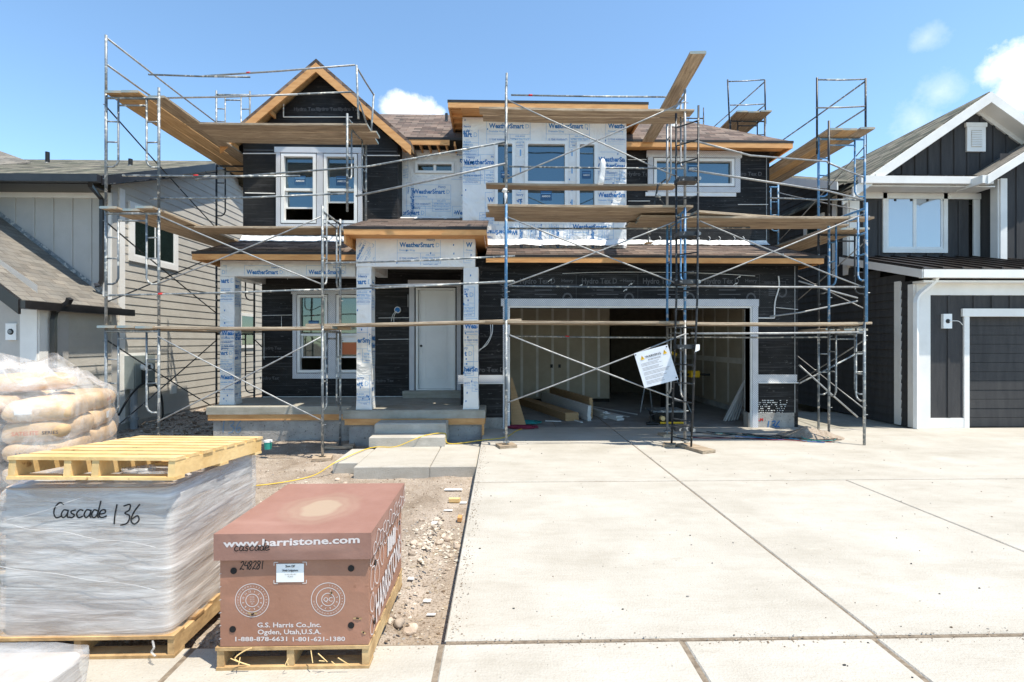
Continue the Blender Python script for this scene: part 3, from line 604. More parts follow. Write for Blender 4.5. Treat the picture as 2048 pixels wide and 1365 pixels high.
mb = MB(); p = P(686, 740, YL); mb.box(WL[1][0]+.08, WL[1][0]+.5, YL+.072, YL+.074, zz(690, 710, YL), zz(690, 686, YL), mat('orange_notice', (.5, .14, .05), rough=.5)); mb.box(WL[1][0]+.08, WL[1][0]+.5, YL+.072, YL+.074, zz(690, 685, YL), zz(690, 670, YL), 'white'); mb.build('notice', w)
window(WB[0], YB, 'fixed'); window(WB[1], YB, 'split'); window(WB[2], YB, 'fixed'); window(WU, YU, 'fixed'); window(WS, YR, 'slide', sticker=False, fr=.04, glass='glass_dark')
# door
mb = MB(); x0, x1, z0, z1 = DR; mb.ring(x0+.05, x1-.05, z0+.03, z1-.05, .05, YL-.03, YL+.1, 'white'); fr = mb.build('door_frame', H)
mb = MB(); a, b, c, d = x0+.055, x1-.055, z0+.035, z1-.055; mb.box(a, b, YL+.04, YL+.08, c, d, 'door')
for (p, q) in ((c+.22, c+.78), (c+1.0, d-.18)):
    mb.ring(a+.17, b-.17, p+.02, q-.02, .02, YL+.03, YL+.041, 'door'); mb.box(a+.2, b-.2, YL+.034, YL+.041, p+.05, q-.05, 'door')
do = mb.build('door', H)
mb = MB(); mb.tube([(a+.06, YL+.02, c+1.0), (a+.06, YL+.045, c+1.0)], .028, 'rubber', 12); mb.tube([(a+.06, YL+.015, c+.86), (a+.06, YL+.045, c+.86)], .03, 'white', 12); mb.build('door_lock', do)
# light box and cable on porch wall
mb = MB(); p = P(796, 621, YL); mb.tube([p, p+Vector((0, -.06, 0))], .075, 'white', 14); mb.tube([p+Vector((0, -.055, 0)), p+Vector((0, -.065, 0))], .06, 'ink_blue', 14)
mb.tube(smooth_pts([p+Vector((-.03, -.07, -.03)), p+Vector((-.1, -.1, -.12)), p+Vector((-.14, -.08, -.27))]), .006, 'white', 5); mb.tube(smooth_pts([p+Vector((-.01, -.07, -.03)), p+Vector((-.07, -.1, -.14)), p+Vector((-.08, -.08, -.28))]), .006, 'white', 5); part(mb, 'junction_box', 'blue round electrical box with loose white wires')
mb = MB(); mb.tube(smooth_pts([P(985, 650, YG-.02), P(984, 668, YG-.1), P(974, 690, YG-.12), P(956, 702, YG-.1)]), .008, 'white', 6); mb.tube(smooth_pts([P(981, 650, YG-.02), P(981, 672, YG-.08), P(968, 693, YG-.12), P(954, 706, YG-.1)]), .008, 'white', 6); part(mb, 'cable')
# white wrapped bump-out and recess, with wrap printing
bx0, bx1 = -.8, 2.72; bz0, bz1 = 3.75, 6.56
rx0, rx1 = -2.22, -.8
mb = MB(); wallholes(mb, bx0, bx1, bz0, bz1, YB, WB, 'wrap', .12); mb.face([(bx0, YB, bz0), (bx0, YR, bz0), (bx0, YR, bz1), (bx0, YB, bz1)], 'wrap'); mb.face([(bx1, YB, bz0), (bx1, YU, bz0), (bx1, YU, bz1), (bx1, YB, bz1)], 'wrap')
part(mb, 'wrapped_wall', 'white house wrap bump-out with three windows')
mb = MB(); wallholes(mb, rx0, rx1, 4.3, 6.12, YR, [WS], 'wrap', .12); part(mb, 'wrapped_wall', 'white house wrap recess with small slider window')
def inrect(x0, x1, z0, z1, holes=(), ax=0):
    def f(p):
        a = p[ax]
        return x0 < a < x1 and z0 < p[2] < z1 and not any(h[0]-.03 < a < h[1]+.03 and h[2]-.03 < p[2] < h[3]+.03 for h in holes)
    return f
def wprint(mb, p, ud=(1, 0, 0), vd=(0, 0, 1), s=1.0, clip=None, nrm=(0, -1, 0)):
    p = Vector(p); u = Vector(ud)*s; v = Vector(vd)*s
    Q = lambda a, b: p+u*a+v*b
    T = lambda st, a, b, w, m='ink_blue', bold=.01, h=None: text(mb, st, Q(a, b), u, v, width=w*s, height=h*s if h else None, m=m, bold=bold, clip=clip)
    T('WeatherSmart', 0, .0, .76, bold=.034, h=.105); T('Henry', .6, .14, .18, h=.055, bold=.015)
    T('Drainable Wrap', 0, -.09, .34, m='ink_lblue', h=.045); T('D', .80, .0, .075, 'ink_lblue', bold=-.01, h=.1)
    T('15 YEAR WARRANTY', 0, -.27, .42, h=.045); T('Go to website for complete details', .0, -.31, .42, 'ink_lblue', h=.02)
    T('ESR-5320', .58, -.19, .2, 'ink_lblue', h=.035); T('ASTM E 2556, Type II', .49, -.26, .38, 'ink_lblue', h=.038); T('90% drainage efficiency', .49, -.32, .38, 'ink_lblue', h=.028); T('www.henry.com', .52, -.39, .32, 'ink_blue', h=.034)
    for a, b in (((-.05, .21), (.9, .21)), ((-.05, -.13), (.9, -.13)), ((-.05, -.35), (.9, -.35)), ((-.05, .21), (-.05, -.35)), ((.9, .21), (.9, -.42)), ((.46, -.13), (.46, -.42)), ((.46, -.42), (.9, -.42)), ((.46, -.22), (.9, -.22)), ((.46, -.285), (.9, -.285))):
        A, B = Q(*a), Q(*b); n = 12
        for k in range(n):
            c0 = A.lerp(B, k/n); c1 = A.lerp(B, (k+1)/n)
            if clip and not (clip(c0) and clip(c1)): continue
            strip(mb, [c0, c1], .006*s, nrm, 'ink_lblue')
def ticks(mb, x0, x1, z0, z1, Y, n, clip):
    for k in range(n):
        p = Vector((random.uniform(x0, x1), Y, random.uniform(z0, z1)))
        if clip(p) and clip(p+Vector((.02, 0, .05))): strip(mb, [p, p+Vector((.004, 0, .035))], .02, (0, -1, 0), 'ink_blue')
mb = MB(); cl = inrect(bx0+.01, bx1-.02, bz0+.05, bz1-.02, WB); Y = YB-.0022
for (px, py) in ((978, 257), (1097, 257), (1216, 257), (878, 330), (927, 329), (1187, 337), (870, 268), (1197, 299+25), (1195, 395), (975, 405)): 
    wprint(mb, P(px, py, Y), s=.98, clip=cl if py != 268 else inrect(bx0+.01, -.62, bz0, bz1))
wprint(mb, P(874, 262+12, Y), s=.98, clip=inrect(bx0+.01, -.1, 4, 6.3)); wprint(mb, P(1145, 459, Y), s=.98, clip=cl)
wprint(mb, P(1035, 462, Y), ud=(-1, 0, 0), vd=(0, 0, -1), s=.9, clip=cl)
for px in (1045, 1083, 1118, 1188): wprint(mb, P(px, 512, Y), ud=(0, 0, 1), vd=(-1, 0, 0), s=.75, clip=inrect(bx0, bx1, bz0, zz(1100, 446, YB)))
for px in (1041, 1144): 
    for py in (300, 335, 370, 400): strip(mb, [P(px, py, Y), P(px, py+13, Y)], .03, (0, 1, 0), 'ink_lblue')
ticks(mb, bx0, bx1, bz0, bz1, Y, 40, cl); part(mb, 'wrap_printing')
mb = MB(); Y = YR-.0022; cl = inrect(rx0+.01, rx1-.02, 4.35, 6.1, [(WS[0]-.1, WS[1]+.1, WS[2]-.1, WS[3]+.1)])
for (px, py) in ((740, 320), (864, 324), (826, 388), (775, 430)): wprint(mb, P(px, py, Y), s=.95, clip=cl)
wprint(mb, P(828, 430, Y), ud=(0, 0, 1), vd=(-1, 0, 0), s=.8, clip=inrect(rx0, P(829, 0, Y).x, 4.4, 5.9)); wprint(mb, P(909, 430, Y), s=.9, clip=cl); ticks(mb, rx0, rx1, 4.4, 6.1, Y, 16, cl); part(mb, 'wrap_printing')
# crumpled wrap hanging on the small ledge
# porch beams and columns
def column(x0, x1, y0, y1, z0, z1, prints, nm='column'):
    mb = MB(); n = 14; rr = random.Random(int(x0*100))
    sec = []
    for k in range(n+1):
        z = z0+(z1-z0)*k/n; e = .012 if k == 0 else 0; j = lambda: rr.uniform(-.003, .003)
        sec.append([Vector((x0-e+j(), y0-e+j(), z)), Vector((x1+e+j(), y0-e+j(), z)), Vector((x1+e+j(), y1+e, z)), Vector((x0-e, y1+e, z))])
    for k in range(n):
        for q in range(4): mb.face([sec[k][q], sec[k][(q+1) % 4], sec[k+1][(q+1) % 4], sec[k+1][q]], 'wrap')
    mb.face(sec[-1], 'wrap'); c = part(mb, nm)
    mp = MB(); cl = inrect(x0+.004, x1-.004, z0, z1)
    for (dx, z, s) in prints: wprint(mp, (x0+dx, y0-.005, z), s=s, clip=cl)
    cl2 = inrect(y0+.0, y1, z0, z1, ax=1)
    for (dx, z, s) in prints: wprint(mp, (x1+.005, y0+dx*.6-.2, z-.1), ud=(0, 1, 0), s=s, clip=cl2, nrm=(1, 0, 0))
    ticks(mp, x0, x1, z0, z1, y0-.0055, 12, cl); mp.build('wrap_printing', c)
a = P(440, 0, 10.35).x; column(a, a+.29, 10.35, 10.62, .48, 3.12, [(-.5, 3.0-.03, .9), (-.12, 1.98, .9), (.03, 2.9-1.1+.1, .0001+.9), (-.02, 1.0, .85), (-.45, 1.5, .8)])
a = P(713, 0, 9.55).x; column(a, a+.28, 9.55, 9.83, .48, 3.19, [(-.5, 2.86, .9), (-.56, .93, .9), (-.3, 1.75, .9), (.25, 1.9, .9)])
a = P(927, 0, 9.55).x; column(a, a+.28, 9.55, 9.83, .48, 3.19, [(-.6, 2.62, .9), (.02, 2.02, .9), (-.25, 1.2, .9), (-.62, 1.5, .9)])
mb = MB(); mb.box(P(712, 0, 9.53).x, P(950, 0, 9.53).x, 9.53, 9.85, 3.19, 3.76, 'wrap'); bm = part(mb, 'porch_beam', 'white wrapped beam over the porch entry')
mb = MB(); x0, x1 = P(712, 0, 9.53).x, P(946, 0, 9.53).x; cl = inrect(x0+.01, x1-.01, 3.22, 3.74)
wprint(mb, P(799, 495, 9.528), s=.86, clip=cl); wprint(mb, P(932, 495, 9.528), s=.86, clip=cl); wprint(mb, P(668, 496, 9.528), s=.86, clip=inrect(x0+.3, x1, 3.22, 3.7)); wprint(mb, P(712, 527, 9.528), ud=(.45, 0, .9), vd=(-.9, 0, .45), s=.5, clip=inrect(x0+.01, x0+.28, 3.3, 3.74)); ticks(mb, x0, x1, 3.22, 3.74, 9.5275, 8, cl); mb.build('wrap_printing', bm)
mb = MB(); xl, xr = P(441, 0, 10.34).x, P(711, 0, 10.34).x; mb.box(xl, xr, 10.33, 10.62, 3.1, 3.42, 'wrap'); mb.box(xl, xl+.27, 10.62, 11.74, 3.1, 3.42, 'wrap'); mb.box(-2.72, -2.5, 9.85, 11.2, 3.19, 3.5, 'wrap'); mb.box(-.72, -.5, 9.85, 10.19, 3.19, 3.5, 'wrap'); bm = part(mb, 'porch_beam', 'white wrapped beam over the left porch')
mb = MB(); cl = inrect(xl+.01, xr-.01, 3.115, 3.41)
for px in (493, 617, 437-60): wprint(mb, P(px, 549, 10.3275), s=.84, clip=cl)
mb.build('wrap_printing', bm)
# porch ceilings: bare joists
mb = MB()
for k in range(9): x = -2.6+k*.26; mb.box(x, x+.04, 9.9, 11.7, 3.5, 3.64, 'wood_new')
mb.box(-2.7, -.55, 9.88, 11.7, 3.65, 3.67, 'wood_new')
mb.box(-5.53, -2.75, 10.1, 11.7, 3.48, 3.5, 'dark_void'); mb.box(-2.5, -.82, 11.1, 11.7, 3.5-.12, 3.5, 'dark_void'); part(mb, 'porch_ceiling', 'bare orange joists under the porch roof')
# ---- roofs
def roofslab(mb, pts, m, t=.04, under='wood_new'):
    b = [Vector(p)-Vector((0, 0, t)) for p in pts]; mb.hexa(b, pts, m)
# skirt over garage
sy0, sz0 = 9.68, zz(1300, 512, 9.68); sl = (3.98-sz0)/(YU-sy0)
mb = MB(); xl, xr = -.27, xx(1647, sy0); roofslab(mb, [(xl, sy0, sz0), (xr, sy0, sz0), (6.07, YU, 3.98), (xl, YU, 3.98)], 'shingle'); roofslab(mb, [(xr, sy0+.001, sz0), (xr+.2, 13, sz0), (6.165, 13, 3.98), (6.165, YU, 3.98)], 'shingle')
for k in range(5):
    y = sy0+.16+k*.3; z = sz0+sl*(y-sy0); mb.box(xl, 6.15, y, y+.02, z, z+.008, 'shingle')
mb.box(xl-.01, xr+.015, sy0-.022, sy0+.03, sz0-.045, sz0+.006, 'drip'); sk = part(mb, 'lower_roof', 'brown shingle skirt roof over the garage')
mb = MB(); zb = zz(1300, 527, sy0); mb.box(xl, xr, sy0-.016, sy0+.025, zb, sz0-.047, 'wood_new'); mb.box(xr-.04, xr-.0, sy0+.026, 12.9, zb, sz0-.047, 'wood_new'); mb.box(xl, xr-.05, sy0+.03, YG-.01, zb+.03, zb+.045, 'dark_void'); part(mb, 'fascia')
# crumpled white flashing wrap at skirt head
def crumple(x0, x1, y, z, h, name, seed, parent=None):
    mb = MB(); n = int((x1-x0)/.06); r = random.Random(seed); k0 = 0
    for i in range(n+1):
        x = x0+(x1-x0)*i/n; w = .03*noise.noise(Vector((x*3, seed, 0)))+.02*noise.noise(Vector((x*11, seed, 0)))
        mb.v += [Vector((x, y-.005, z+h+w)), Vector((x, y-.03-abs(w), z+h*.55)), Vector((x, y-.05-2*abs(w), z+.03+w*.5)), Vector((x, y-.16-w*2, z-.03+w*.4))]
    mi = mb.mi('wrap')
    for i in range(n):
        for q in range(3): mb.f.append((i*4+q, i*4+4+q, i*4+5+q, i*4+1+q)); mb.m.append(mi)
    return part(mb, name, None, parent)
crumple(2.75, 6.1, YU, 3.98, .1, 'flashing_wrap', 3); crumple(-5.55, -2.9, YW, 3.93, .12, 'flashing_wrap', 8); crumple(-.28, 2.7, YB, 3.84, .12, 'flashing_wrap', 14); crumple(-2.85, -.9, YR-.1, 4.52, .07, 'flashing_wrap', 19)
# left skirt
ly0 = 9.93; lz0 = zz(550, 505, ly0)
mb = MB(); xl, xr = xx(385, ly0), -2.75; roofslab(mb, [(xl, ly0, lz0), (xr, ly0, lz0), (xr, YW, 3.95), (-5.55, YW, 3.95)], 'shingle'); roofslab(mb, [(xl, ly0+.002, lz0), (-5.55, YW, 3.95), (-5.55, 12.6, 3.95), (xl-.1, 12.6, lz0)], 'shingle')
for k in range(3):
    y = ly0+.16+k*.3; z = lz0+(3.95-lz0)/(YW-ly0)*(y-ly0); mb.box(xl+.3, xr, y, y+.02, z, z+.01, 'shingle')
mb.box(xl-.01, xr, ly0-.02, ly0+.03, lz0-.045, lz0+.006, 'drip'); part(mb, 'lower_roof', 'brown shingle skirt roof over the left porch')
mb = MB(); zb = zz(550, 521, ly0); mb.box(xl, xr, ly0-.016, ly0+.025, zb, lz0-.047, 'wood_new'); mb.box(xl, xl+.04, ly0+.026, 12.5, zb, lz0-.047, 'wood_new'); part(mb, 'fascia')
# entry porch roof
cy0 = 9.1; cz0 = zz(830, 455, cy0); cz1 = zz(830, 436, YR)
mb = MB(); xl, xr = xx(688, cy0), xx(973, cy0); roofslab(mb, [(xl, cy0, cz0), (xr, cy0, cz0), (xr, YR, cz1), (xl, YR, cz1)], 'shingle')
for k in range(11):
    y = cy0+.15+k*.19; z = cz0+(cz1-cz0)/(YR-cy0)*(y-cy0); mb.box(xl, xr, y, y+.02, z, z+.007, 'shingle')
mb.box(xl-.01, xr+.01, cy0-.022, cy0+.03, cz0-.045, cz0+.006, 'drip'); mb.box(xl-.012, xl+.02, cy0+.03, YW, cz0-.3, cz0-.045, 'wood_new'); part(mb, 'entry_roof', 'brown shingle shed roof over the entry')
mb = MB(); zb = zz(830, 471, cy0); mb.box(xl, xr, cy0-.016, cy0+.025, zb, cz0-.047, 'wood_new'); mb.box(xr-.04, xr, cy0+.026, YG-.02, zb+.0, cz0-.047, 'wood_new'); mb.box(xl+.02, xr-.05, cy0+.03, 11.2, zb+.02, zb+.035, 'wood_new'); part(mb, 'fascia')
# bump-out roof
ry0 = 10.2; rz = zz(1100, 204, ry0)
mb = MB(); xl, xr = xx(896, ry0), xx(1296, ry0); roofslab(mb, [(xl, ry0, rz), (xr, ry0, rz), (xr, 13.2, rz+.5), (xl, 13.2, rz+.5)], 'shingle'); mb.box(xl-.01, xr+.01, ry0-.02, ry0+.03, rz-.045, rz+.006, 'drip'); part(mb, 'upper_roof', 'low slope roof over the white bump-out')
mb = MB(); zb = zz(1100, 219, ry0); mb.box(xl, xr, ry0-.016, ry0+.025, zb, rz-.047, 'wood_new'); mb.box(xl, xl+.04, ry0+.026, 12.2, zb, rz-.047, 'wood_new'); mb.box(xr-.04, xr, ry0+.026, 12.2, zb, rz-.047, 'wood_new'); mb.box(xl+.045, xr-.045, ry0+.03, 12, zb+.06, zb+.075, 'wood_new')
for k in range(6): mb.box(xl+.05, bx0-.0, ry0+.1+k*.3, ry0+.14+k*.3, zb, zb+.058, 'wood_new')
part(mb, 'fascia')
# main hip roof
ey = 10.93; ez = zz(1400, 282, ey); rgy = 13.0; rgz = zz(900, 230.5, rgy)
mb = MB(); xr = xx(1585, ey); xrid = xx(1330, rgy); xl = -5.78
roofslab(mb, [(xl, ey, ez), (xr, ey, ez), (xrid, rgy, rgz), (xl+2, rgy, rgz)], 'shingle'); roofslab(mb, [(xr, ey+.002, ez), (xr, 18.5, ez), (xrid, 16.4, rgz), (xrid, rgy, rgz)], 'shingle'); roofslab(mb, [(xr, 18.5, ez), (xl, 18.5, ez), (xl+2, 16.4, rgz), (xrid, 16.4, rgz)], 'shingle'); roofslab(mb, [(xl, 18.5, ez), (xl, ey, ez), (xl+2, rgy, rgz), (xl+2, 16.4, rgz)], 'shingle'); mb.face([(xl+2, rgy, rgz), (xrid, rgy, rgz), (xrid, 16.4, rgz), (xl+2, 16.4, rgz)], 'shingle')
mb.box(-2.2, xr+.015, ey-.022, ey+.03, ez-.045, ez+.006, 'drip'); rf = part(mb, 'upper_roof', 'brown shingle main hip roof')
for (px, py0, py1, Y, k) in ((893, 253, 228, 12.35, 1), (1348, 250, 232, 12.2, 0)):
    mb = MB(); p = P(px, py0, Y); q = P(px, py1, Y); mb.tube([p-Vector((0, 0, .1)), q], .035, 'black_steel' if k else 'rubber', 10); mb.tube([p-Vector((0, 0, .1)), p+Vector((0, 0, .07))], [.11, .045], 'galv' if k else 'white', 12); mb.build('vent_pipe', rf)
mb = MB(); zb = zz(1400, 296, ey); mb.box(-2.05, -1.1, ey-.016, ey+.025, zb, ez-.047, 'wood_new'); mb.box(2.72, xr, ey-.016, ey+.025, zb, ez-.047, 'wood_new'); mb.box(xr-.04, xr, ey+.026, 18.4, zb, ez-.047, 'wood_new')
for k in range(9): x = -2.15+k*.19; mb.box(x, x+.035, ey+.03, YR, zb+.0, zb+.09, 'wood_new') if x < -.85 else None
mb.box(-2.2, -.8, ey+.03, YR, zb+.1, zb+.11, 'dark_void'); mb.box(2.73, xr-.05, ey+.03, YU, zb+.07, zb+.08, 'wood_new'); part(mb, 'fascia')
# gable roof with rake boards
gy = 10.58; pk = P(632, 118, gy); pz = pk.z; px_ = pk.x; slope = .87; hw = 1.98
mb = MB(); L0 = (px_-hw, pz-hw*slope); R0 = (px_+hw, pz-hw*slope)
for (e, s) in ((L0, -1), (R0, 1)):
    a = Vector((px_, gy, pz)); b = Vector((e[0], gy, e[1])); d = Vector((0, 2.6 if True else 0, 0)); tn = Vector((0, 0, .085))
    mb.hexa([a-tn, b-tn, b+d-tn, a+d-tn] if s > 0 else [b-tn, a-tn, a+d-tn, b+d-tn], [a, b, b+d, a+d] if s > 0 else [b, a, a+d, b+d], 'shingle')
part(mb, 'gable_roof')
def rake(mb, a, b, w, y0, y1, m):
    d = (b-a).normalized(); dn = Vector((0, 0, -w/abs(d.x)))
    q = [a, b, b+dn, a+dn]
    f = [Vector((p.x, y0, p.z)) for p in q]; k = [Vector((p.x, y1, p.z)) for p in q]
    mb.hexa(k if (b.x-a.x) > 0 else k[::-1], f if (b.x-a.x) > 0 else f[::-1], m)
mb = MB()
for e in (L0, R0):
    a = Vector((px_, 0, pz-.09)); b = Vector((e[0], 0, e[1]-.09)); rake(mb, a, b, .145, gy-.015, gy+.025, 'wood_new')
    s = 1 if e is R0 else -1
    for k in range(2):     # lookouts under the overhang
        t = .5+.4*k; x = px_+s*hw*t; z = pz-hw*slope*t-.2; mb.box(x-.02, x+.02, gy+.03, YW, z-.07, z+.02, 'wood_new')
    a2 = Vector((px_, 0, pz-.1)); b2 = Vector((e[0], 0, e[1]-.1)); rake(mb, a2, b2, .015, gy+.03, YW+.1, 'plank_new')
part(mb, 'rake_board', 'orange lumber rake boards of the gable')
# interior
mb = MB(); gxa, gxb, gya, gyb, gzt = -.6, 5.88, 10.42, 17.05, 2.95
mb.face([(gxa, gya, 0), (gxa, gyb, 0), (gxa, gyb, gzt), (gxa, gya, gzt)], 'drywall'); mb.face([(gxb, gya, .14), (gxb, gyb, .14), (gxb, gyb, gzt), (gxb, gya, gzt)], 'drywall'); mb.box(gxb-.03, gxb, gya, gyb, 0, .14, 'foundation')
wallholes(mb, gxa, gxb, 0, gzt, gyb, [(3.25, 3.8, 0, 2.25)], 'drywall_shaded', .3); mb.face([(gxa, gya, gzt), (gxb, gya, gzt), (gxb, gyb, gzt), (gxa, gyb, gzt)], 'drywall'); mb.face([(3.2, gyb+.3, 0), (3.9, gyb+.3, 0), (3.9, gyb+.3, 2.3), (3.2, gyb+.3, 2.3)], 'dark_void')
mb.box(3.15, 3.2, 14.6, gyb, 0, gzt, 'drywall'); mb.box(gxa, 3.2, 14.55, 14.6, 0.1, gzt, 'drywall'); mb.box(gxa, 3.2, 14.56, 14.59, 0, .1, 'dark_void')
for k in range(8): y = 11.1+k*.8; mb.box(gxb-.008, gxb-.002, y, y+.09, .2, gzt-.1, 'seam')
mb.box(gxb-.009, gxb-.003, gya, gyb-.1, 1.22, 1.36, 'seam')
for k in range(8): x = -.3+k*.45; mb.box(x, x+.07, 14.54, 14.548, .15, gzt-.1, 'seam') if x < 3.1 else None
for (px, py) in ((1103, 733), (1119, 733)): p = P(px, py, 14.54); mb.box(p.x-.035, p.x+.035, 14.52, 14.545, p.z-.05, p.z+.05, 'rubber')
part(mb, 'garage_interior', 'bare drywall garage interior with pale taped seams')
mb = MB()
for (x0, x1, y0, y1, z0, z1) in ((-5.5, -.85, 11.9, 16, .47, 3.1), (-5.5, 6.0, 11.56, 16, 3.7, 6.0), (-5.5, -2.3, 11.04, 11.56, 3.75, 6.0), (-.75, 2.68, 10.84, 11.56, 3.75, 6.3)):
    F6 = [((x0, y1), (x1, y1)), ((x0, y0), (x0, y1)), ((x1, y0), (x1, y1))]
    if y1 < 15: F6 = F6[1:]
    for (a, b) in F6: mb.face([(*a, z0), (*b, z0), (*b, z1), (*a, z1)], 'drywall')
    mb.face([(x0, y0, z0), (x1, y0, z0), (x1, y1, z0), (x0, y1, z0)], 'drywall'); mb.face([(x0, y0, z1), (x1, y0, z1), (x1, y1, z1), (x0, y1, z1)], 'drywall')
part(mb, 'room_interior')
# ------------------------------------------------------------ left neighbour
LH = thing('neighbour_house', 'finished beige lap sided house with black gutters on the left', 'house', (-9.5, 11, 0))
XS = -8.4; LY = 11.0; GY = PX(75, 0, XS).y
def lp(mb, name, label=None, parent=LH): return part(mb, name, label, parent)
rz0 = zz(215, 352, 10.35); ridY = 15.6; rzR = P(440, 323, ridY).z; lsl = (rzR-rz0)/(ridY-10.35)
winL = (11.5, 13.2, 3.6, 4.95); winS = (16.3, 17.3, 1.55, 2.7)
mb = MB(); laps(mb, XS, LY, 21, -.05, 7.3, .19, 'beige', 1, top=lambda y: rz0-.1+lsl*(y-10.35) if y < ridY else rzR-.1-lsl*(y-ridY), proud=.013)
laps(mb, XS, GY, LY, -.05, 2.5, .19, 'beige', 1, proud=.013)
mb.face([(XS-.01, GY, -.05), (XS-.01, 21, -.05), (XS-.01, 21, 5.1), (XS-.01, GY, 5.1)][:0] or [(XS-.02, LY, -.05), (XS-.02, 21, -.05), (XS-.02, 21, 5.0), (XS-.02, LY, 5.0)], 'beige'); lp(mb, 'siding', 'beige lap siding on the side wall')
mb = MB(); mb.box(XS-.2, XS-.005, GY, 21, -.4, -.05, 'foundation'); mb.box(-16, XS-.2, GY+.0, GY+.2, -.4, .02, 'foundation'); lp(mb, 'foundation')
mb = MB()   # upper front wall, board and batten
mb.face([(-16, LY, 2.0), (XS, LY, 2.0), (XS, LY, 5.0), (-16, LY, 5.0)], 'beige_panel')
for k in range(13): x = xx(180, LY)-.4*k-.0; mb.box(x-.0, x+.045, LY-.022, LY, 2.1, 4.86, 'beige_panel')
lp(mb, 'front_wall', 'beige board and batten front wall')
mb = MB(); mb.box(-16, XS-.16, LY-.03, LY, 4.86, 4.98, 'trim'); mb.box(XS-.15, XS+.02, LY-.035, LY, 2.2, 4.97, 'trim'); mb.box(XS, XS+.035, LY, LY+.14, -.05, 5.0, 'beige_panel'); mb.box(XS, XS+.04, LY+.2, LY+.36, -.05, 5.15, 'trim')
mb.box(XS-.28, XS+.02, GY-.035, GY, -.05, 2.38, 'trim'); mb.box(XS, XS+.035, GY, GY+.22, -.05, 2.4, 'trim'); mb.box(XS, XS+.03, GY+.24, GY+.62, -.05, 2.4, 'beige_panel'); lp(mb, 'corner_trim')
mb = MB(); mb.ring(winL[0]+.12, winL[1]-.12, winL[2]+.12, winL[3]-.12, .12, 0, 0, 'trim') if 0 else None
def xring(mb, x, h, w, d, m, s=1):    # ring on plane x
    y0, y1, z0, z1 = h; a, b = (x, x+d*s) if s > 0 else (x-d, x)
    mb.box(a, b, y0, y1, z1-w, z1, m); mb.box(a, b, y0, y1, z0, z0+w, m); mb.box(a, b, y0, y0+w, z0+w, z1-w, m); mb.box(a, b, y1-w, y1, z0+w, z1-w, m)
xring(mb, XS+.0, winL, .13, .045, 'trim'); xring(mb, XS+.0, (winL[0]+.132, winL[1]-.132, winL[2]+.132, winL[3]-.132), .04, .035, 'white'); mb.box(XS, XS+.033, 12.33, 12.37, winL[2]+.172, winL[3]-.172, 'white')
w = lp(mb, 'window'); mb = MB(); mb.box(XS+.021, XS+.026, winL[0]+.17, winL[1]-.17, winL[2]+.17, winL[3]-.17, 'glass_dark'); mb.build('pane', w)
mb = MB(); xring(mb, XS, winS, .1, .045, 'trim'); mb.box(XS, XS+.036, winS[0]+.1, winS[1]-.1, 2.1, 2.16, 'white'); w = lp(mb, 'window'); mb = MB(); mb.box(XS+.021, XS+.026, winS[0]+.1, winS[1]-.1, winS[2]+.1, winS[3]-.1, 'glass_dark'); mb.build('pane', w)
# upper roof
mb = MB(); xe = XS+.32
roofslab(mb, [(-16, 10.35, rz0), (xe, 10.35, rz0), (xe, ridY, rzR), (-16, ridY, rzR)], 'shingle_mix'); roofslab(mb, [(-16, ridY, rzR), (xe, ridY, rzR), (xe, 21, rz0), (-16, 21, rz0)], 'shingle_mix')
rf = lp(mb, 'roof', 'mottled green brown shingle roof')
for px, a, b in ((95, 332, 305), (261, 338, 319)):
    mb = MB(); Y = 14.3 if px < 200 else 13.4; p, q = P(px, a, Y), P(px, b, Y); mb.tube([p-Vector((0, 0, .1)), q], .05, 'rubber', 10); mb.tube([p-Vector((0, 0, .12)), p+Vector((0, 0, .08))], [.17, .06], 'galv', 12); mb.build('vent_pipe', rf)
mb = MB(); roofslab(mb, [(-22, 7.0, 6.4-1.2), (-13.2, 12.5, 6.0), (P(62, 325, 13.5).x, 13.5, P(62, 325, 13.5).z), (-15, 14.5, P(0, 297, 13.5).z+.6), (-22, 14, P(0, 297, 13.5).z+1.3)], 'shingle_grey'); lp(mb, 'roof', 'grey shingle hip roof at far left')
mb = MB(); mb.box(-16, xe, 10.22, 10.34, rz0-.16, rz0-.01, 'black_gutter'); mb.box(-16, XS, 10.36, LY, rz0-.17, rz0-.15, 'black_gutter')
# rake fascia along the side
a = Vector((xe+.01, 10.35, rz0)); b = Vector((xe+.01, ridY, rzR)); 
mb.hexa([a+Vector((-.03, 0, -.19)), a+Vector((0, 0, -.19)), b+Vector((0, 0, -.19)), b+Vector((-.03, 0, -.19))], [a+Vector((-.03, 0, .0)), a, b, b+Vector((-.03, 0, 0))], 'black_gutter'); b2 = Vector((xe+.01, 21, rz0)); mb.hexa([b+Vector((-.03, 0, -.19)), b+Vector((0, 0, -.19)), b2+Vector((0, 0, -.19)), b2+Vector((-.03, 0, -.19))], [b+Vector((-.03, 0, 0)), b, b2, b2+Vector((-.03, 0, 0))], 'black_gutter')
mb.face([(XS, 10.36, rz0-.15), (xe-.03, 10.36, rz0-.15), (xe-.03, ridY, rzR-.15), (XS, ridY, rzR-.15)], 'black_gutter')
lp(mb, 'gutter')
mb = MB(); Yd = LY-.12
mb.tube([P(181, 362, 10.3), P(181, 372, 10.4), P(204, 400, Yd), P(204, 562, Yd), P(200, 570, Yd), P(189, 572, Yd-.05)], .05, 'black_gutter', 4); lp(mb, 'downspout')
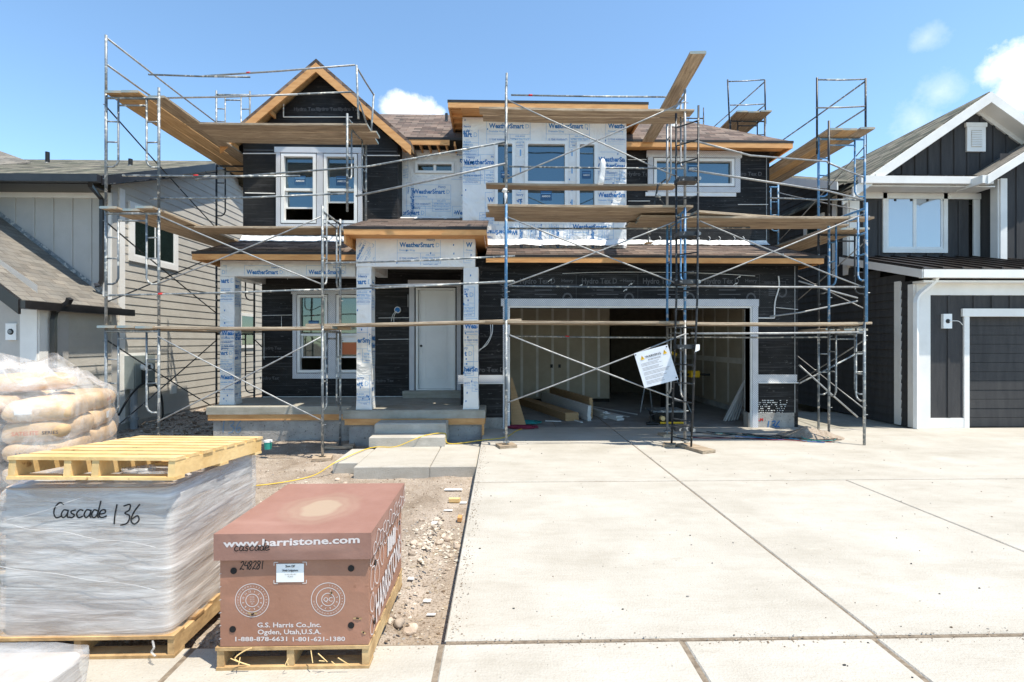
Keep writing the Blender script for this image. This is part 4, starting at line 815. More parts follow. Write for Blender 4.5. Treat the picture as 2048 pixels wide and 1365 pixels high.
# lower garage roof
gz = P(62, 600, 8.78).z; ex = XS+.2
A = Vector((ex, 8.78, gz)); B = Vector((ex, 11.2, gz)); rs = .78; dx = 3.4
mb = MB(); top = [(ex-dx, 8.78, gz+dx*rs), A, (ex, LY+.05, gz), (ex-dx, LY+.05, gz+dx*rs)]; roofslab(mb, top, 'shingle_grey', .04); lp(mb, 'lower_roof', 'light grey brown shingle roof of the front garage')
mb = MB(); mb.box(ex-.02, ex+.1, 8.73, LY+.3, gz-.16, gz-.02, 'black_gutter'); mb.face([(XS, 8.83, gz-.15), (ex-.02, 8.83, gz-.15), (ex-.02, LY, gz-.15), (XS, LY, gz-.15)], 'black_gutter')
a = Vector((ex, 0, gz+.0)); b = Vector((ex-dx, 0, gz+dx*rs)); rake(mb, a, b, .2, 8.71, 8.76, 'black_gutter'); lp(mb, 'gutter')
mb = MB(); p = P(20, 465, LY-.03); strip(mb, [(ex-dx, LY-.03, gz+dx*rs+.05), (ex-.4, LY-.03, gz+.4*rs+.05)], .09, (0, 1, 0), 'galv'); lp(mb, 'roof_flashing')
mb = MB(); mb.face([(ex-dx, GY, -.1), (XS, GY, -.1), (XS, GY, gz+.3), (ex-dx, GY, gz+dx*rs-.1)], 'beige_panel'); mb.box(xx(40, GY)-.03, xx(40, GY)+.02, GY-.02, GY, -.1, 2.4, 'beige_panel'); lp(mb, 'garage_wall', 'beige front garage wall')
mb = MB(); p = P(15, 681, GY); q = P(36, 648, GY); mb.box(p.x, q.x, GY-.04, GY, p.z, q.z, 'white'); c = (p+q)/2; mb.tube([(c.x, GY-.045, c.z), (c.x, GY-.02, c.z)], .055, 'rubber', 12); mb.tube([(c.x, GY-.06, c.z), (c.x, GY-.044, c.z)], .035, 'galv', 10); lp(mb, 'light_mount')
mb = MB(); xd = XS+.12; pp = lambda px, py: PX(px, py, xd)
mb.tube([PX(140, 598, XS+.4), PX(136, 607, XS+.35), pp(110, 624), pp(107, 640), PX(107, 790, xd)], .055, 'black_gutter', 4); lp(mb, 'downspout')
mb = MB(); a, b = PX(244, 716, XS).y, PX(291, 716, XS).y; z0, z1 = PX(266, 776, XS).z, PX(266, 712, XS).z
mb.box(XS, XS+.05, a-.12, b+.0, z0-.03, z1+.06, 'trim'); mb.box(XS+.05, XS+.26, a, b-.05, z0, z1, 'grey_box'); mb.box(XS+.262, XS+.275, a+.03, (a+b)/2-.05, z0+.02, z1-.02, 'grey_box'); mb.box(XS+.262, XS+.275, (a+b)/2-.03, b-.08, z0+.02, z1-.02, 'grey_box')
my = (a+b)/2-.1; zc = z0+(z1-z0)*.65; mb.tube([(XS+.27, my, zc), (XS+.46, my-.05, zc)], .085, 'pvc', 14); mb.tube([(XS+.455, my-.05, zc), (XS+.465, my-.05, zc)], .055, 'rubber', 14)
mb.box(XS+.276, XS+.282, my+.16, my+.24, zc-.03, zc+.03, 'red'); mb.box(XS+.28, XS+.3, my-.06, my+.06, zc-.38, zc-.05, 'rubber'); m_ = lp(mb, 'meter_box', 'grey electric meter box with white pipe stub')
mb = MB(); mb.tube([(XS+.15, a+.15, z0), (XS+.15, a+.15, -.35)], .075, 'pvc_grey', 12); mb.tube([(XS+.15, a+.15, .0), (XS+.15, a+.15, .05)], .1, 'pvc_grey', 12); mb.build('conduit', LH)
mb = MB(); mb.tube(smooth_pts([(XS+.3, a-.5, .2), (XS+.3, a-.2, .55), (XS+.3, a+.2, .8), (XS+.3, a+.55, .8), (XS+.3, a+.85, .45), (XS+.3, a+.9, -.25)]), .022, 'rubber', 8); lp(mb, 'cable')
mb = MB(); p = PX(344, 788, XS); mb.box(XS, XS+.06, p.y-.09, p.y+.09, p.z, p.z+.3, 'trim'); lp(mb, 'outlet_box')
# ------------------------------------------------------------ right neighbour
RH = thing('neighbour_house', 'finished charcoal board and batten house with white trim on the right', 'house', (11, 11.5, 0))
def rp(mb, name, label=None): return part(mb, name, label, RH)
XR = 8.53; RY = 12.0; RG = 10.05
ez_ = P(1718, 362, 11.55).z; pkx = P(1975, 0, 11.5).x; pkz = P(1975, 186, 11.5).z; fx = P(1722, 0, 11.5).x; rsl = (pkz-ez_)/(pkx-fx)
rakeup = lambda y: 5.55+.42*(y-12)
mb = MB(); laps(mb, XR, RY, 20, 0, 7.4, .178, 'dark', -1, top=lambda y: rakeup(y) if y < 16 else rakeup(32-y), proud=.02); laps(mb, XR-.02, RG, RY, 0, 3.6, .178, 'dark', -1, top=lambda y: 3.05+.27*(y-RG), proud=.02)
mb.face([(XR+.005, RG, 0), (XR+.005, 20, 0), (XR+.005, 20, 3), (XR+.005, RG, 3)], 'dark'); rp(mb, 'siding', 'charcoal lap siding on the shaded side wall')
def bb(mb, x0, x1, z0, z1, Y, st=.4, off=0, m='dark'):
    mb.face([(x0, Y, z0), (x1, Y, z0), (x1, Y, z1), (x0, Y, z1)], m); x = x0+off
    while x < x1-.05: mb.box(x, x+.05, Y-.02, Y, z0, z1, m); x += st
mb = MB(); hw_ = (P(1764, 0, RY).x, P(1893, 0, RY).x, zz(1830, 507, RY), zz(1830, 380, RY)); mb.face([(XR, RY, 3.3), (11.5, RY, 3.3), (11.5, RY, 5.3), (XR, RY, 5.3)], 'dark'); [mb.box(x, x+.05, RY-.02, RY, a, b, 'dark') for x in [XR+.3+.4*k for k in range(8)] for a, b in (([(3.3, hw_[2]), (hw_[3]+.1, 5.2)]) if hw_[0]-.06 < x < hw_[1]+.02 else [(3.3, 5.2)])]; rp(mb, 'upper_wall', 'charcoal board and batten upper wall')
mb = MB(); bxl = P(2000, 0, 11.5).x; bb(mb, bxl, 16, 3.3, 6.2, 11.5, .42, .38); mb.face([(bxl, 11.5, 3.3), (bxl, RY, 3.3), (bxl, RY, 6), (bxl, 11.5, 6)], 'dark'); rp(mb, 'upper_wall', 'charcoal projecting bay wall at the right edge')
mb = MB(); mb.face([(fx, RY-.2, ez_), (pkx+(pkx-fx), RY-.2, ez_), (pkx, RY-.2, pkz-.15)], 'dark')
for k in range(19):
    x = fx+.25+k*.32; zt = min(ez_+rsl*(x-fx), ez_+rsl*(2*pkx-fx-x))-.2
    if zt > ez_+.1: mb.box(x, x+.05, RY-.225, RY-.2, ez_, zt, 'dark')
rp(mb, 'gable_wall', 'charcoal board and batten gable')
mb = MB(); zr = pkz
for s in (-1, 1):
    e = pkx+s*(pkx-fx+.25); a = Vector((pkx, 11.45, zr)); b = Vector((e, 11.45, zr-rsl*(pkx-fx+.25))); d = Vector((0, 6, 0)); tn = Vector((0, 0, .05))
    if s > 0: mb.hexa([a-tn, b-tn, b+d-tn, a+d-tn], [a, b, b+d, a+d], 'shingle_mix')
    else: mb.hexa([b-tn, a-tn, a+d-tn, b+d-tn], [b, a, a+d, b+d], 'shingle_mix')
roofslab(mb, [(XR-.5, 11.7, 5.58), (fx+.3, 11.7, 5.58), (fx+.3, 16, 7.2), (XR-.5, 16, 7.2)], 'shingle_mix'); rp(mb, 'roof', 'grey brown shingle gable roof')
mb = MB(); a = Vector((XR-.52, 11.7, 5.57)); b = Vector((XR-.52, 16, 7.19)); mb.hexa([a+Vector((0, 0, -.2)), a+Vector((.03, 0, -.2)), b+Vector((.03, 0, -.2)), b+Vector((0, 0, -.2))], [a, a+Vector((.03, 0, 0)), b+Vector((.03, 0, 0)), b], 'trim')
for s in (-1, 1):
    e = pkx+s*(pkx-fx+.25); a = Vector((pkx, 0, zr-.03)); b = Vector((e, 0, zr-.03-rsl*(pkx-fx+.25))); rake(mb, a, b, .2, 11.4, 11.46, 'trim')
    a2 = a-Vector((0, 0, .17)); b2 = b-Vector((0, 0, .17)); rake(mb, a2, b2, .03, 11.47, RY-.2, 'trim'); a3 = a-Vector((0, 0, .2)); b3 = b-Vector((0, 0, .2)); rake(mb, a3, b3, .1, RY-.24, RY-.2, 'trim')
z = P(1800, 365, 11.4).z; mb.box(fx-.1, bxl-.3, 11.35, 11.47, z-.04, z+.13, 'trim'); mb.box(fx-.1, bxl-.15, 11.47, RY, z-.08, z-.05, 'trim'); mb.box(XR, bxl, RY-.04, RY, z-.22, z-.08, 'trim'); rp(mb, 'white_fascia')
mb = MB(); mb.face([(fx, 11.4, z+.14), (bxl-.2, 11.4, z+.14), (bxl-.2, RY-.2, z+.28), (fx, RY-.2, z+.28)], 'dark_roof')
for k in range(8): x = fx+.25+.42*k; mb.hexa([(x, 11.4, z+.14), (x+.03, 11.4, z+.14), (x+.03, RY-.2, z+.28), (x, RY-.2, z+.28)], [(x, 11.4, z+.17), (x+.03, 11.4, z+.17), (x+.03, RY-.2, z+.31), (x, RY-.2, z+.31)], 'dark_roof')
rp(mb, 'pent_roof')
# bay roof at the right edge
p0 = P(1972, 350, 11.1); sl2 = .62
mb = MB(); mb.hexa([(p0.x, 11.1, p0.z-.05), (p0.x+4, 11.1, p0.z+4*sl2-.05), (p0.x+4, RY-.2, p0.z+4*sl2-.05), (p0.x, RY-.2, p0.z-.05)], [(p0.x, 11.1, p0.z), (p0.x+4, 11.1, p0.z+4*sl2), (p0.x+4, RY-.2, p0.z+4*sl2), (p0.x, RY-.2, p0.z)], 'shingle_grey'); rp(mb, 'bay_roof')
mb = MB(); a = Vector((p0.x, 0, p0.z-.03)); b = Vector((p0.x+4, 0, p0.z+4*sl2-.03)); rake(mb, a, b, .17, 11.05, 11.1, 'trim'); rake(mb, a-Vector((0, 0, .14)), b-Vector((0, 0, .14)), .02, 11.11, 11.48, 'trim'); mb.box(p0.x-.1, p0.x-.0, 11.08, RY-.25, p0.z-.2, p0.z-.02, 'trim')
rp(mb, 'bay_fascia')
mb = MB()
mb.box(XR-.02, XR+.22, RY-.035, RY, 3.3, 5.35, 'trim'); mb.box(XR-.06, XR-.02, RY+.0, RY+.16, 3.4, 5.4, 'trim'); mb.box(XR-.06, XR-.02, RY+.42, RY+.56, 3.4, 5.5, 'trim')
mb.box(bxl-.02, bxl+.14, 11.465, 11.5, 3.3, 5.6, 'trim'); mb.box(bxl-.055, bxl-.02, 11.5, 11.68, 3.3, 5.6, 'trim'); mb.box(bxl-.18, bxl-.02, RY-.035, RY, 3.3, 5.25, 'trim') 
x1 = P(1858, 0, RG).x; mb.box(XR-.02, x1, RG-.035, RG, 0, 2.95, 'trim'); mb.box(XR-.06, XR-.02, RG, RG+.14, 0, 2.95, 'trim'); mb.box(XR-.06, XR-.02, RG+.34, RG+.5, 0, 3.05, 'trim'); rp(mb, 'corner_trim')
mb = MB(); xd0, xd1 = P(1936, 0, RG).x, P(1936, 0, RG).x+4.9; zd = zz(1990, 634, RG)
bb(mb, x1, xd0-.1, .2, 2.85, RG, .4, .38); bb(mb, xd0-.1, 16, zd+.15, 2.85, RG, .38, .2); rp(mb, 'garage_wall')
mb = MB(); mb.box(xd0-.11, xd0, RG-.035, RG+.1, .0, zd, 'trim'); mb.box(xd0-.15, 16, RG-.045, RG+.1, zd, zd+.16, 'trim'); mb.box(x1, xd0-.112, RG-.03, RG, .0, .2, 'trim'); rp(mb, 'door_trim')
mb = MB()
for k in range(12): z0 = zd*k/12; mb.box(xd0, xd1, RG+.09+.006*(k % 2), RG+.13, z0+.004, zd*(k+1)/12-.004, 'dark')
mb.box(xd0, xd1, RG+.125, RG+.14, 0, zd, 'rubber'); rp(mb, 'garage_door', 'charcoal panel garage door')
eg = 9.68; zg = P(1900, 540, eg).z; xg = P(1846, 0, eg).x
mb = MB(); mb.box(xg, 16, eg-.02, eg+.1, zg-.16, zg, 'trim'); mb.box(xg+.1, 16, eg+.1, RG, zg-.24, zg-.2, 'trim'); mb.box(x1, 16, RG-.03, RG, 2.72, zg-.24, 'trim')
a = Vector((xg-.02, eg, zg)); b = Vector((xg-.02, RY+.1, zg+.27*(RY+.1-eg))); mb.hexa([a+Vector((0, 0, -.17)), a+Vector((.03, 0, -.17)), b+Vector((.03, 0, -.17)), b+Vector((0, 0, -.17))], [a, a+Vector((.03, 0, 0)), b+Vector((.03, 0, 0)), b], 'trim'); rp(mb, 'gutter')
mb = MB(); zt = zg+.02; roofslab(mb, [(xg-.02, eg, zt), (16, eg, zt), (16, RY, zt+.27*(RY-eg)), (xg-.02, RY, zt+.27*(RY-eg))], 'dark_roof', .02)
for k in range(20):
    x = xg+.0+k*.4; z1 = zt+.27*(RY-eg); mb.hexa([(x, eg, zt), (x+.03, eg, zt), (x+.03, RY-.01, z1), (x, RY-.01, z1)], [(x, eg, zt+.035), (x+.03, eg, zt+.035), (x+.03, RY-.01, z1+.035), (x, RY-.01, z1+.035)], 'dark_roof')
rp(mb, 'metal_roof', 'brown standing seam roof over the garage')
mb = MB(); mb.tube(smooth_pts([P(1872, 550, 9.75), P(1870, 562, 9.8), P(1838, 590, RG-.12), P(1832, 606, RG-.12)], 3)+[P(1832, 858, RG-.12)], .05, 'white', 4); rp(mb, 'downspout')
mb = MB(); p, q = P(1882, 658, RG), P(1899, 629, RG); mb.box(p.x, q.x, RG-.06, RG, p.z, q.z, 'white'); c = (p+q)/2; mb.tube([(c.x, RG-.068, c.z), (c.x, RG-.05, c.z)], .045, 'rubber', 12); mb.tube(smooth_pts([(c.x+.02, RG-.07, c.z), (c.x+.18, RG-.1, c.z), (c.x+.27, RG-.1, c.z-.08)]), .006, 'white', 5); rp(mb, 'light_mount')
h = (P(1764, 0, RY).x, P(1893, 0, RY).x, zz(1830, 507, RY), zz(1830, 380, RY)); mb = MB(); f = .1
mb.ring(h[0]+f, h[1]-f, h[2]+f, h[3]-f, f, RY-.04, RY, 'trim'); mb.ring(h[0]+f+.05, h[1]-f-.05, h[2]+f+.05, h[3]-f-.05, .05, RY-.02, RY+.04, 'white'); xm = (h[0]+h[1])/2; mb.box(xm-.04, xm+.04, RY-.018, RY+.03, h[2]+f+.05, h[3]-f-.05, 'white'); mb.box(h[0]-.04, h[1]+.04, RY-.05, RY, h[3], h[3]+.1, 'trim')
w = rp(mb, 'window'); mb = MB(); mb.box(h[0]+f+.05, h[1]-f-.05, RY-.008, RY-.003, h[2]+f+.05, h[3]-f-.05, 'glass_pale'); mb.build('pane', w)
mb = MB(); y0, y1 = 12.9, 13.75; xring(mb, XR-.02, (y0, y1, 4.45, 5.15), .12, .05, 'trim', -1); mb.box(XR-.04, XR-.03, y0+.12, y1-.12, 4.57, 5.03, 'glass_dark'); rp(mb, 'window')
mb = MB(); Yv = RY-.2; p, q = P(1931, 305, Yv), P(1968, 248, Yv); mb.box(p.x, q.x, Yv-.045, Yv, p.z, q.z-.1, 'trim'); mb.box(p.x-.03, q.x+.03, Yv-.055, Yv, q.z-.098, q.z, 'trim')
for k in range(9): z = p.z+.12+k*(q.z-p.z-.32)/9; mb.box(p.x+.1, q.x-.1, Yv-.065, Yv-.046, z, z+.025, 'white')
mb.box(p.x+.1, q.x-.1, Yv-.05, Yv-.0455, p.z+.1, q.z-.18, 'seam'); rp(mb, 'gable_vent', 'white louvred gable vent')
# houses must not be open at the back
mb = MB(); mb.box(-15.9, XS-.03, LY+.3, 20.9, -.1, 4.9, 'beige_panel'); lp(mb, 'core_wall'); mb = MB(); mb.box(XR+.03, 15.9, RY+.3, 19.9, 0, 5.2, 'dark'); rp(mb, 'core_wall')
# ------------------------------------------------------------ scaffolding
def frame(A, B, z0, z1, m, label, legs=True, hoop=.2, foot=None, mb_post=None, grp='tubular scaffold frames', bar=True, base=False):
    A = Vector(A); B = Vector(B); d = (B-A); Lw = d.length; u = d/Lw
    t = thing('frame_scaffold', label, 'scaffold frame', (A.x, A.y, z0), grp)
    q = lambda s, z: Vector((A.x+u.x*s, A.y+u.y*s, z))
    for s in (0, Lw): mb = MB(); mb.tube([q(s, z0), q(s, z1+.03)], .022, mb_post or m, 10); mb.build('post', t, True)
    if bar:
        zt = z1-.06; mb = MB(); mb.tube([q(0, zt), q(Lw, zt)], .021, m, 8); mb.build('top_bar', t, True)
        mb = MB(); mb.tube([q(hoop, zt-.12), q(Lw-hoop, zt-.12)], .016, m, 8); mb.build('cross_bar', t, True)
        for s, e in ((hoop, 0), (Lw-hoop, Lw)):
            g = -1 if e == 0 else 1; h = z1-z0; zb = z0+h*.36
            mb = MB(); mb.tube([q(s, zt), q(s, zb+.1), q(s+g*.03, zb+.035), q(s+g*.09, zb), q(e, zb)], .016, m, 8)
            for zz_ in (zb+h*.22, zb+h*.40): mb.tube([q(s, zz_), q(e, zz_+.005)], .013, m, 6)
            mb.build('ladder_leg', t, True)
        for zz_ in (z0+h*.25, z0+h*.9):      # brace lock studs
            for s in (0, Lw): mb = MB(); mb.tube([q(s, zz_)-Vector((u.y, -u.x, 0))*.0, q(s, zz_)+Vector((u.y, -u.x, 0))*.06], .007, 'galv', 6); mb.build('lock_stud', t)
    if base:
        for s in (0, Lw):
            p = q(s, z0); mb = MB(); mb.tube([p, p-Vector((0, 0, .16))], .013, 'galv', 8); mb.tube([p-Vector((0, 0, .01)), p+Vector((0, 0, .005))], .075, 'galv', 4); mb.build('screw_jack', t)
    return t
def brace(a, b, c, d, label, m='galv', r=.012):   # two crossing tubes
    mid = (Vector(a)+Vector(b))/2
    t = thing('cross_brace', label, 'cross brace', mid, 'scaffold cross braces')
    for p, q in ((a, b), (c, d)):
        p, q = Vector(p), Vector(q); k = (p+q)/2+Vector((0, 0, -.012)); mb = MB(); mb.tube([p, p.lerp(k, .5)-Vector((0, 0, .006)), k, q.lerp(k, .5)-Vector((0, 0, .006)), q], r, m, 8); mb.build('tube', t, True)
    mb = MB(); n = (Vector(b)-Vector(a)).cross(Vector((0, 0, 1))).normalized()*.025; mb.tube([mid-n, mid+n], .012, m, 6); mb.build('rivet', t)
def rail(pts, label, m='galv', r=.0165, name='guard_rail', red=None):
    pts = [Vector(p) for p in pts]
    if len(pts) == 2:
        k = (pts[0]+pts[1])/2-Vector((0, 0, .01)); pts = [pts[0], k, pts[1]]
    mb = MB(); mb.tube(pts, r, m, 8)
    if red is not None: p = pts[0].lerp(pts[-1], red); dd = (pts[-1]-pts[0]).normalized(); mb.tube([p, p+dd*.07], r*1.15, 'red', 8)
    o = mb.build(name, None, True); tag(o, label, 'scaffold rail', 'scaffold guard rails and braces')
    return o
ORD = ['front', 'second', 'third', 'fourth', 'fifth']
rp_ = random.Random(3)
def plank(a, b, w=.235, th=.04, label='', m='plank', roll=0, side=None, grp='scaffold planks', name='scaffold_plank', end='plank'):
    a = Vector(a); b = Vector(b); Ln = (b-a).length; x = (b-a).normalized(); y = Vector((0, 0, 1)).cross(x).normalized(); z = x.cross(y)
    if roll: R_ = Matrix.Rotation(roll, 3, x); y = R_ @ y; z = R_ @ z
    me = bpy.data.meshes.new(name); v = []; f = []; n = 10; sd_ = rp_.uniform(0, 99)
    for i in range(n+1):
        s = Ln*i/n; bow = .012*math.sin(math.pi*i/n)*-1+.004*noise.noise(Vector((s, sd_, 0))); c = .012 if i in (0, n) else 0; tw = .006*noise.noise(Vector((s*.4, sd_, 3)))
        for (p, q) in ((-w/2+c, -th/2), (w/2-c, -th/2), (w/2, -th/2+.006), (w/2, th/2-.006), (w/2-c-.004, th/2), (-w/2+c+.004, th/2), (-w/2, th/2-.006), (-w/2, -th/2+.006)): v.append((s, p+tw, q+bow))
    for i in range(n):
        for j in range(8): f.append((i*8+j, i*8+(j+1) % 8, (i+1)*8+(j+1) % 8, (i+1)*8+j))
    f.append(tuple(reversed(range(8)))); f.append(tuple(n*8+j for j in range(8)))
    me.from_pydata(v, [], f); me.materials.append(M[m]); me.materials.append(M['plank_edge'])
    for p in me.polygons:
        if (p.center.x < .02 or p.center.x > Ln-.02) and abs(p.normal.x) > .9: p.material_index = 1
    uv = me.uv_layers.new()
    for lp_ in me.loops: c = me.vertices[lp_.vertex_index].co; uv.data[lp_.index].uv = (c.x, c.y)
    o = bpy.data.objects.new(name, me); C.objects.link(o)
    o.matrix_world = Matrix(((x.x, y.x, z.x, a.x), (x.y, y.y, z.y, a.y), (x.z, y.z, z.z, a.z), (0, 0, 0, 1)))
    tag(o, label, 'plank', grp); return o
def platform(x0, x1, y0, n, z, desc, w=.235, dz=0, jit=.12, mats=None, gap=.012):   # planks along X
    for k in range(n):
        y = y0+w/2+k*(w+gap); plank((x0+rp_.uniform(-jit, jit), y, z+rp_.uniform(0, .012)), (x1+rp_.uniform(-jit, jit), y+rp_.uniform(-.02, .02), z+dz+rp_.uniform(0, .01)), w, .04, f'{ORD[k]} plank from the viewer side of {desc}' if n > 1 else f'single plank of {desc}', (mats or ['plank'])[k % len(mats or [1])])
def platformY(x0, y0, y1, n, z, desc, w=.235, jit=.1, mats=None, gap=.012):
    for k in range(n):
        x = x0+w/2+k*(w+gap); plank((x, y0+rp_.uniform(-jit, jit), z+rp_.uniform(0, .015)), (x+rp_.uniform(-.02, .02), y1, z+rp_.uniform(0, .01)), w, .04, f'{["left", "middle", "right", "rightmost"][k]} plank of {desc}', (mats or ['plank'])[k % len(mats or [1])])
YO, YI = 8.4, 9.32
LZ = [0, 2.0, 3.95, 5.86]
gz_ = -.2
# --- corner tower (left), frames face the viewer
XA, XB = -6.515, -5.655
tw = 'left corner tower'
lv = ['bottom', 'middle', 'upper']
for Y, dsc in ((8.43, 'front'), (11.65, 'rear')):
    for i in range(3):
        frame((XA, Y, 0), (XB, Y, 0), gz_ if i == 0 else LZ[i]+.03, LZ[i+1], ['galv', 'galv', 'galv'][i] if Y < 9 else 'black_steel', f'{lv[i]} {"grey" if Y < 9 else "dark"} frame of the {dsc} pair of posts in the {tw}', base=(i == 0))
frame((XA, 11.65, 0), (XB-.1, 11.65, 0), LZ[3]+.03, 7.5, 'galv', 'topmost grey frame standing behind the left end of the gable roof')
frame((XA+.1, 14.8, 0), (XB, 14.8, 0), gz_, 2.0, 'black_steel', 'dark lowest frame far back between the two houses'); frame((XA+.1, 14.8, 0), (XB, 14.8, 0), 2.03, 3.95, 'black_steel', 'dark second frame far back between the two houses')
for i in range(3):
    za, zb = (gz_ if i == 0 else LZ[i])+.42, LZ[i+1]-.2
    brace((XA, 8.43, zb), (XA, 11.65, za), (XA, 8.43, za), (XA, 11.65, zb), f'dark {lv[i]} cross brace on the outer side of the {tw}', 'black_steel')
brace((XB+.02, 11.65, 1.8), (XB+.02, 14.8, .3), (XB+.02, 11.65, .3), (XB+.02, 14.8, 1.8), 'dark cross brace between the two rear frames beside the beige siding', 'black_steel')
mb = MB(); 
for X, z1 in ((XA, 6.84),):
    rail([(X, 8.43, LZ[3]), (X, 8.43, z1)], 'grey guard post at the outer top of the left corner tower', 'galv', .02, 'guard_post')
rail([(XA, 8.43, 6.8), (XA, 11.65, 6.8)], 'top side guard rail running back from the left corner post', 'galv_clean'); rail([(XA, 8.43, 6.36), (XA, 10.0, 6.36)], 'lower side guard rail running back from the left corner post', 'galv_clean')
rail([(XB, 8.43, LZ[3]), (XB, 8.43, 5.98)], 'short post stub beside the upper left plank ends', 'galv', .02, 'guard_post')
platformY(XA+.03, 8.4, 12.4, 3, LZ[3]+.0, 'the top side platform on the left corner tower', mats=['plank_new', 'plank_new', 'plank'], w=.285)
platformY(XA-.02, 8.38, 12.0, 3, LZ[2]+.0, 'the second side platform on the left corner tower', w=.285)
platformY(XA-.05, 8.28, 12.6, 3, LZ[1]+.0, 'the lowest side platform on the left corner tower', w=.285, jit=.05)
# --- bay 1, left corner tower to frame beside the entry
XC = -2.955
frame((XC, YO, 0), (XC, YI, 0), gz_+.05, 2.0, 'galv', 'bottom frame standing in the dirt left of the entry column', base=True); frame((XC, YO, 0), (XC, YI, 0), 2.03, 4.0, 'galv', 'second frame with a bare top left of the entry roof')
frame((XC+.1, 9.42, 0), (XC+.2, 10.35, 0), 4.2, 6.0, 'galv', 'upper frame rising past the gable windows', hoop=.2)
rail([(XC+.1+.2, 9.45, 5.95), (XC+.25, 9.5, 6.98)], 'tall grey guard post right of the gable windows', 'galv', .02, 'guard_post'); rail([(XC+.3, 10.35, 5.95), (XC+.36, 10.35, 6.86)], 'grey guard post at the house side right of the gable windows', 'galv', .02, 'guard_post')
rail([(XC+.25, 9.5, 6.95), (XC+.36, 10.35, 6.84)], 'short sloping end rail right of the gable', 'galv_clean')
rail([(XC+.3, 9.5, 6.3), (XC+.34, 10.3, 5.9)], 'short lower end rail right of the gable', 'galv')
for lo, hi, nm in ((gz_+.65, 1.86, 'bottom'), (2.72, 3.86, 'upper')):
    brace((XB, YO, hi), (XC, YO, lo), (XB, YO, lo), (XC, YO, hi), f'silver {nm} cross brace in front of the left porch', 'galv_clean')
rail([P(212, 592, YO), P(645, 580, YO)], 'long low rail across the left porch at window head height', 'galv', red=.24); rail([P(245, 352, YO), P(600, 353, YO)], 'horizontal rail left across the upper gable windows', 'galv', red=.4); rail([P(390, 360, YO+.05), P(735, 334, 9.0), P(1012, 285, YO)], 'bent rail rising from the gable windows to the tall centre post', 'galv')
rail([P(300, 398, YO+.1), P(500, 396, YO+.1), P(690, 388, 8.9)], 'second horizontal rail across the lower gable window sashes', 'galv'); rail([P(712, 393, 8.9), P(1012, 328, YO)], 'second rail sloping up past the small window to the centre post', 'galv_clean', .019)
rail([P(297, 150, 9.35), P(500, 155, 9.4)], 'left half of the top guard rail before the gable', 'galv'); rail([P(408, 153, 9.42), P(710, 131, 9.45)], 'right half of the top guard rail before the gable', 'galv_clean', red=.28)
rail([P(322, 197, 9.35), P(595, 190, 9.4)], 'left half of the mid guard rail before the gable', 'galv_clean'); rail([P(430, 194, 9.42), P(702, 185, 9.45)], 'right half of the mid guard rail before the gable', 'galv')
platform(xx(377, 9.5), xx(735, 9.55), 9.45, 3, LZ[3]-.02, 'the high platform below the gable peak', w=.29)
platform(xx(375, 9.5), xx(692, 9.5), 9.4, 2, 3.9, 'the middle platform above the left porch roof', w=.29)
platform(xx(285, YO), xx(680, YO)-.02, YO-.02, 3, LZ[1]-.0, 'the lowest platform across the left porch', w=.285)
# --- bay 2 across the entry
XD, XE, XF = .105, 3.14, 6.225
platform(xx(600, YO), xx(1030, YO), YO, 3, 2.04, 'the lowest platform across the entry', dz=.09, w=.285)
rail([P(650, 528, YO), P(1030, 513, YO)], 'upper rail across the entry beam'); rail([P(648, 581, YO), P(1028, 563, YO)], 'lower rail across the entry door head', red=None); rail([P(740, 572, YO+.1), P(1030, 565, YO+.02)], 'short lapped rail beside the entry column', 'galv_clean')
# --- bay 3 in front of the garage
for i, (a, b) in enumerate(((0.09, 2.1), (2.13, 4.05), (4.08, 6.02))):
    frame((XD, YO, 0), (XD-.0, YI, 0), a, b, ['galv', 'blue_steel', 'galv'][i], f'{lv[i]} frame in line with the left garage jamb', base=(i == 0), mb_post='blue_steel' if i == 1 else None)
    frame((XE, YO+.02, 0), (XE, YI, 0), a, b, ['galv_clean', 'blue_steel', 'galv_clean'][i], f'{lv[i]} frame beside the black ladder at the garage', base=(i == 0), mb_post=['galv_clean', 'blue_steel', 'galv_clean'][i])
rail([(XD, YO, 6.0), (XD+.01, YO, 6.28)], 'top stub of the tall centre post', 'galv', .02, 'guard_post')
for lo, hi, nm in ((P(1, 810, YO).z, P(1, 668, YO).z, 'bottom'), (P(1, 570, YO).z, P(1, 428, YO).z, 'middle'), (P(1, 351, YO).z, P(1, 188, YO).z, 'upper')):
    brace((XD, YO, hi), (XE, YO, lo), (XD, YO, lo), (XE, YO, hi), f'silver {nm} cross brace in front of the garage and white bump-out', 'galv_clean')
rail([P(1022, 191, YI), P(1370, 195, YI)], 'thin top guard rail above the white bump-out', 'galv', red=.1); rail([P(1018, 334, YI), P(1372, 338, YI)], 'rail crossing the three bump-out windows'); rail([P(1018, 458, YI), P(1500, 456, YI)], 'rail just under the bump-out windows', 'galv')
rail([P(1018, 573, YI), P(1380, 575, YI)], 'rail across the printed paper over the garage door'); rail([P(1018, 673, YI), P(1380, 676, YI)], 'rear rail behind the lowest garage planks', 'galv', red=.31); rail([P(1380, 573, YO), P(1728, 575, YO)], 'rail over the right garage jamb', 'galv_clean')
platform(xx(974, YO), xx(1400, YO), YO, 4, 4.06, 'the middle platform below the bump-out windows', w=.255)
platform(xx(977, 8.9), xx(1350, 8.9), 8.85, 1, 4.56, 'the work bench across the bump-out windows', w=.27)
platform(xx(972, YO), xx(1382, YO), YO-.0, 2, 5.69, 'the top platform under the bump-out roof', w=.235)
platform(xx(975, YO), xx(1396, YO), YO, 3, 2.1, 'the lowest platform across the garage opening', w=.29)
plank((XE+.12, 11.0, 6.17), (3.05, 7.62, 6.22), .25, .045, 'long weathered plank jutting out over the top platform towards the sky')
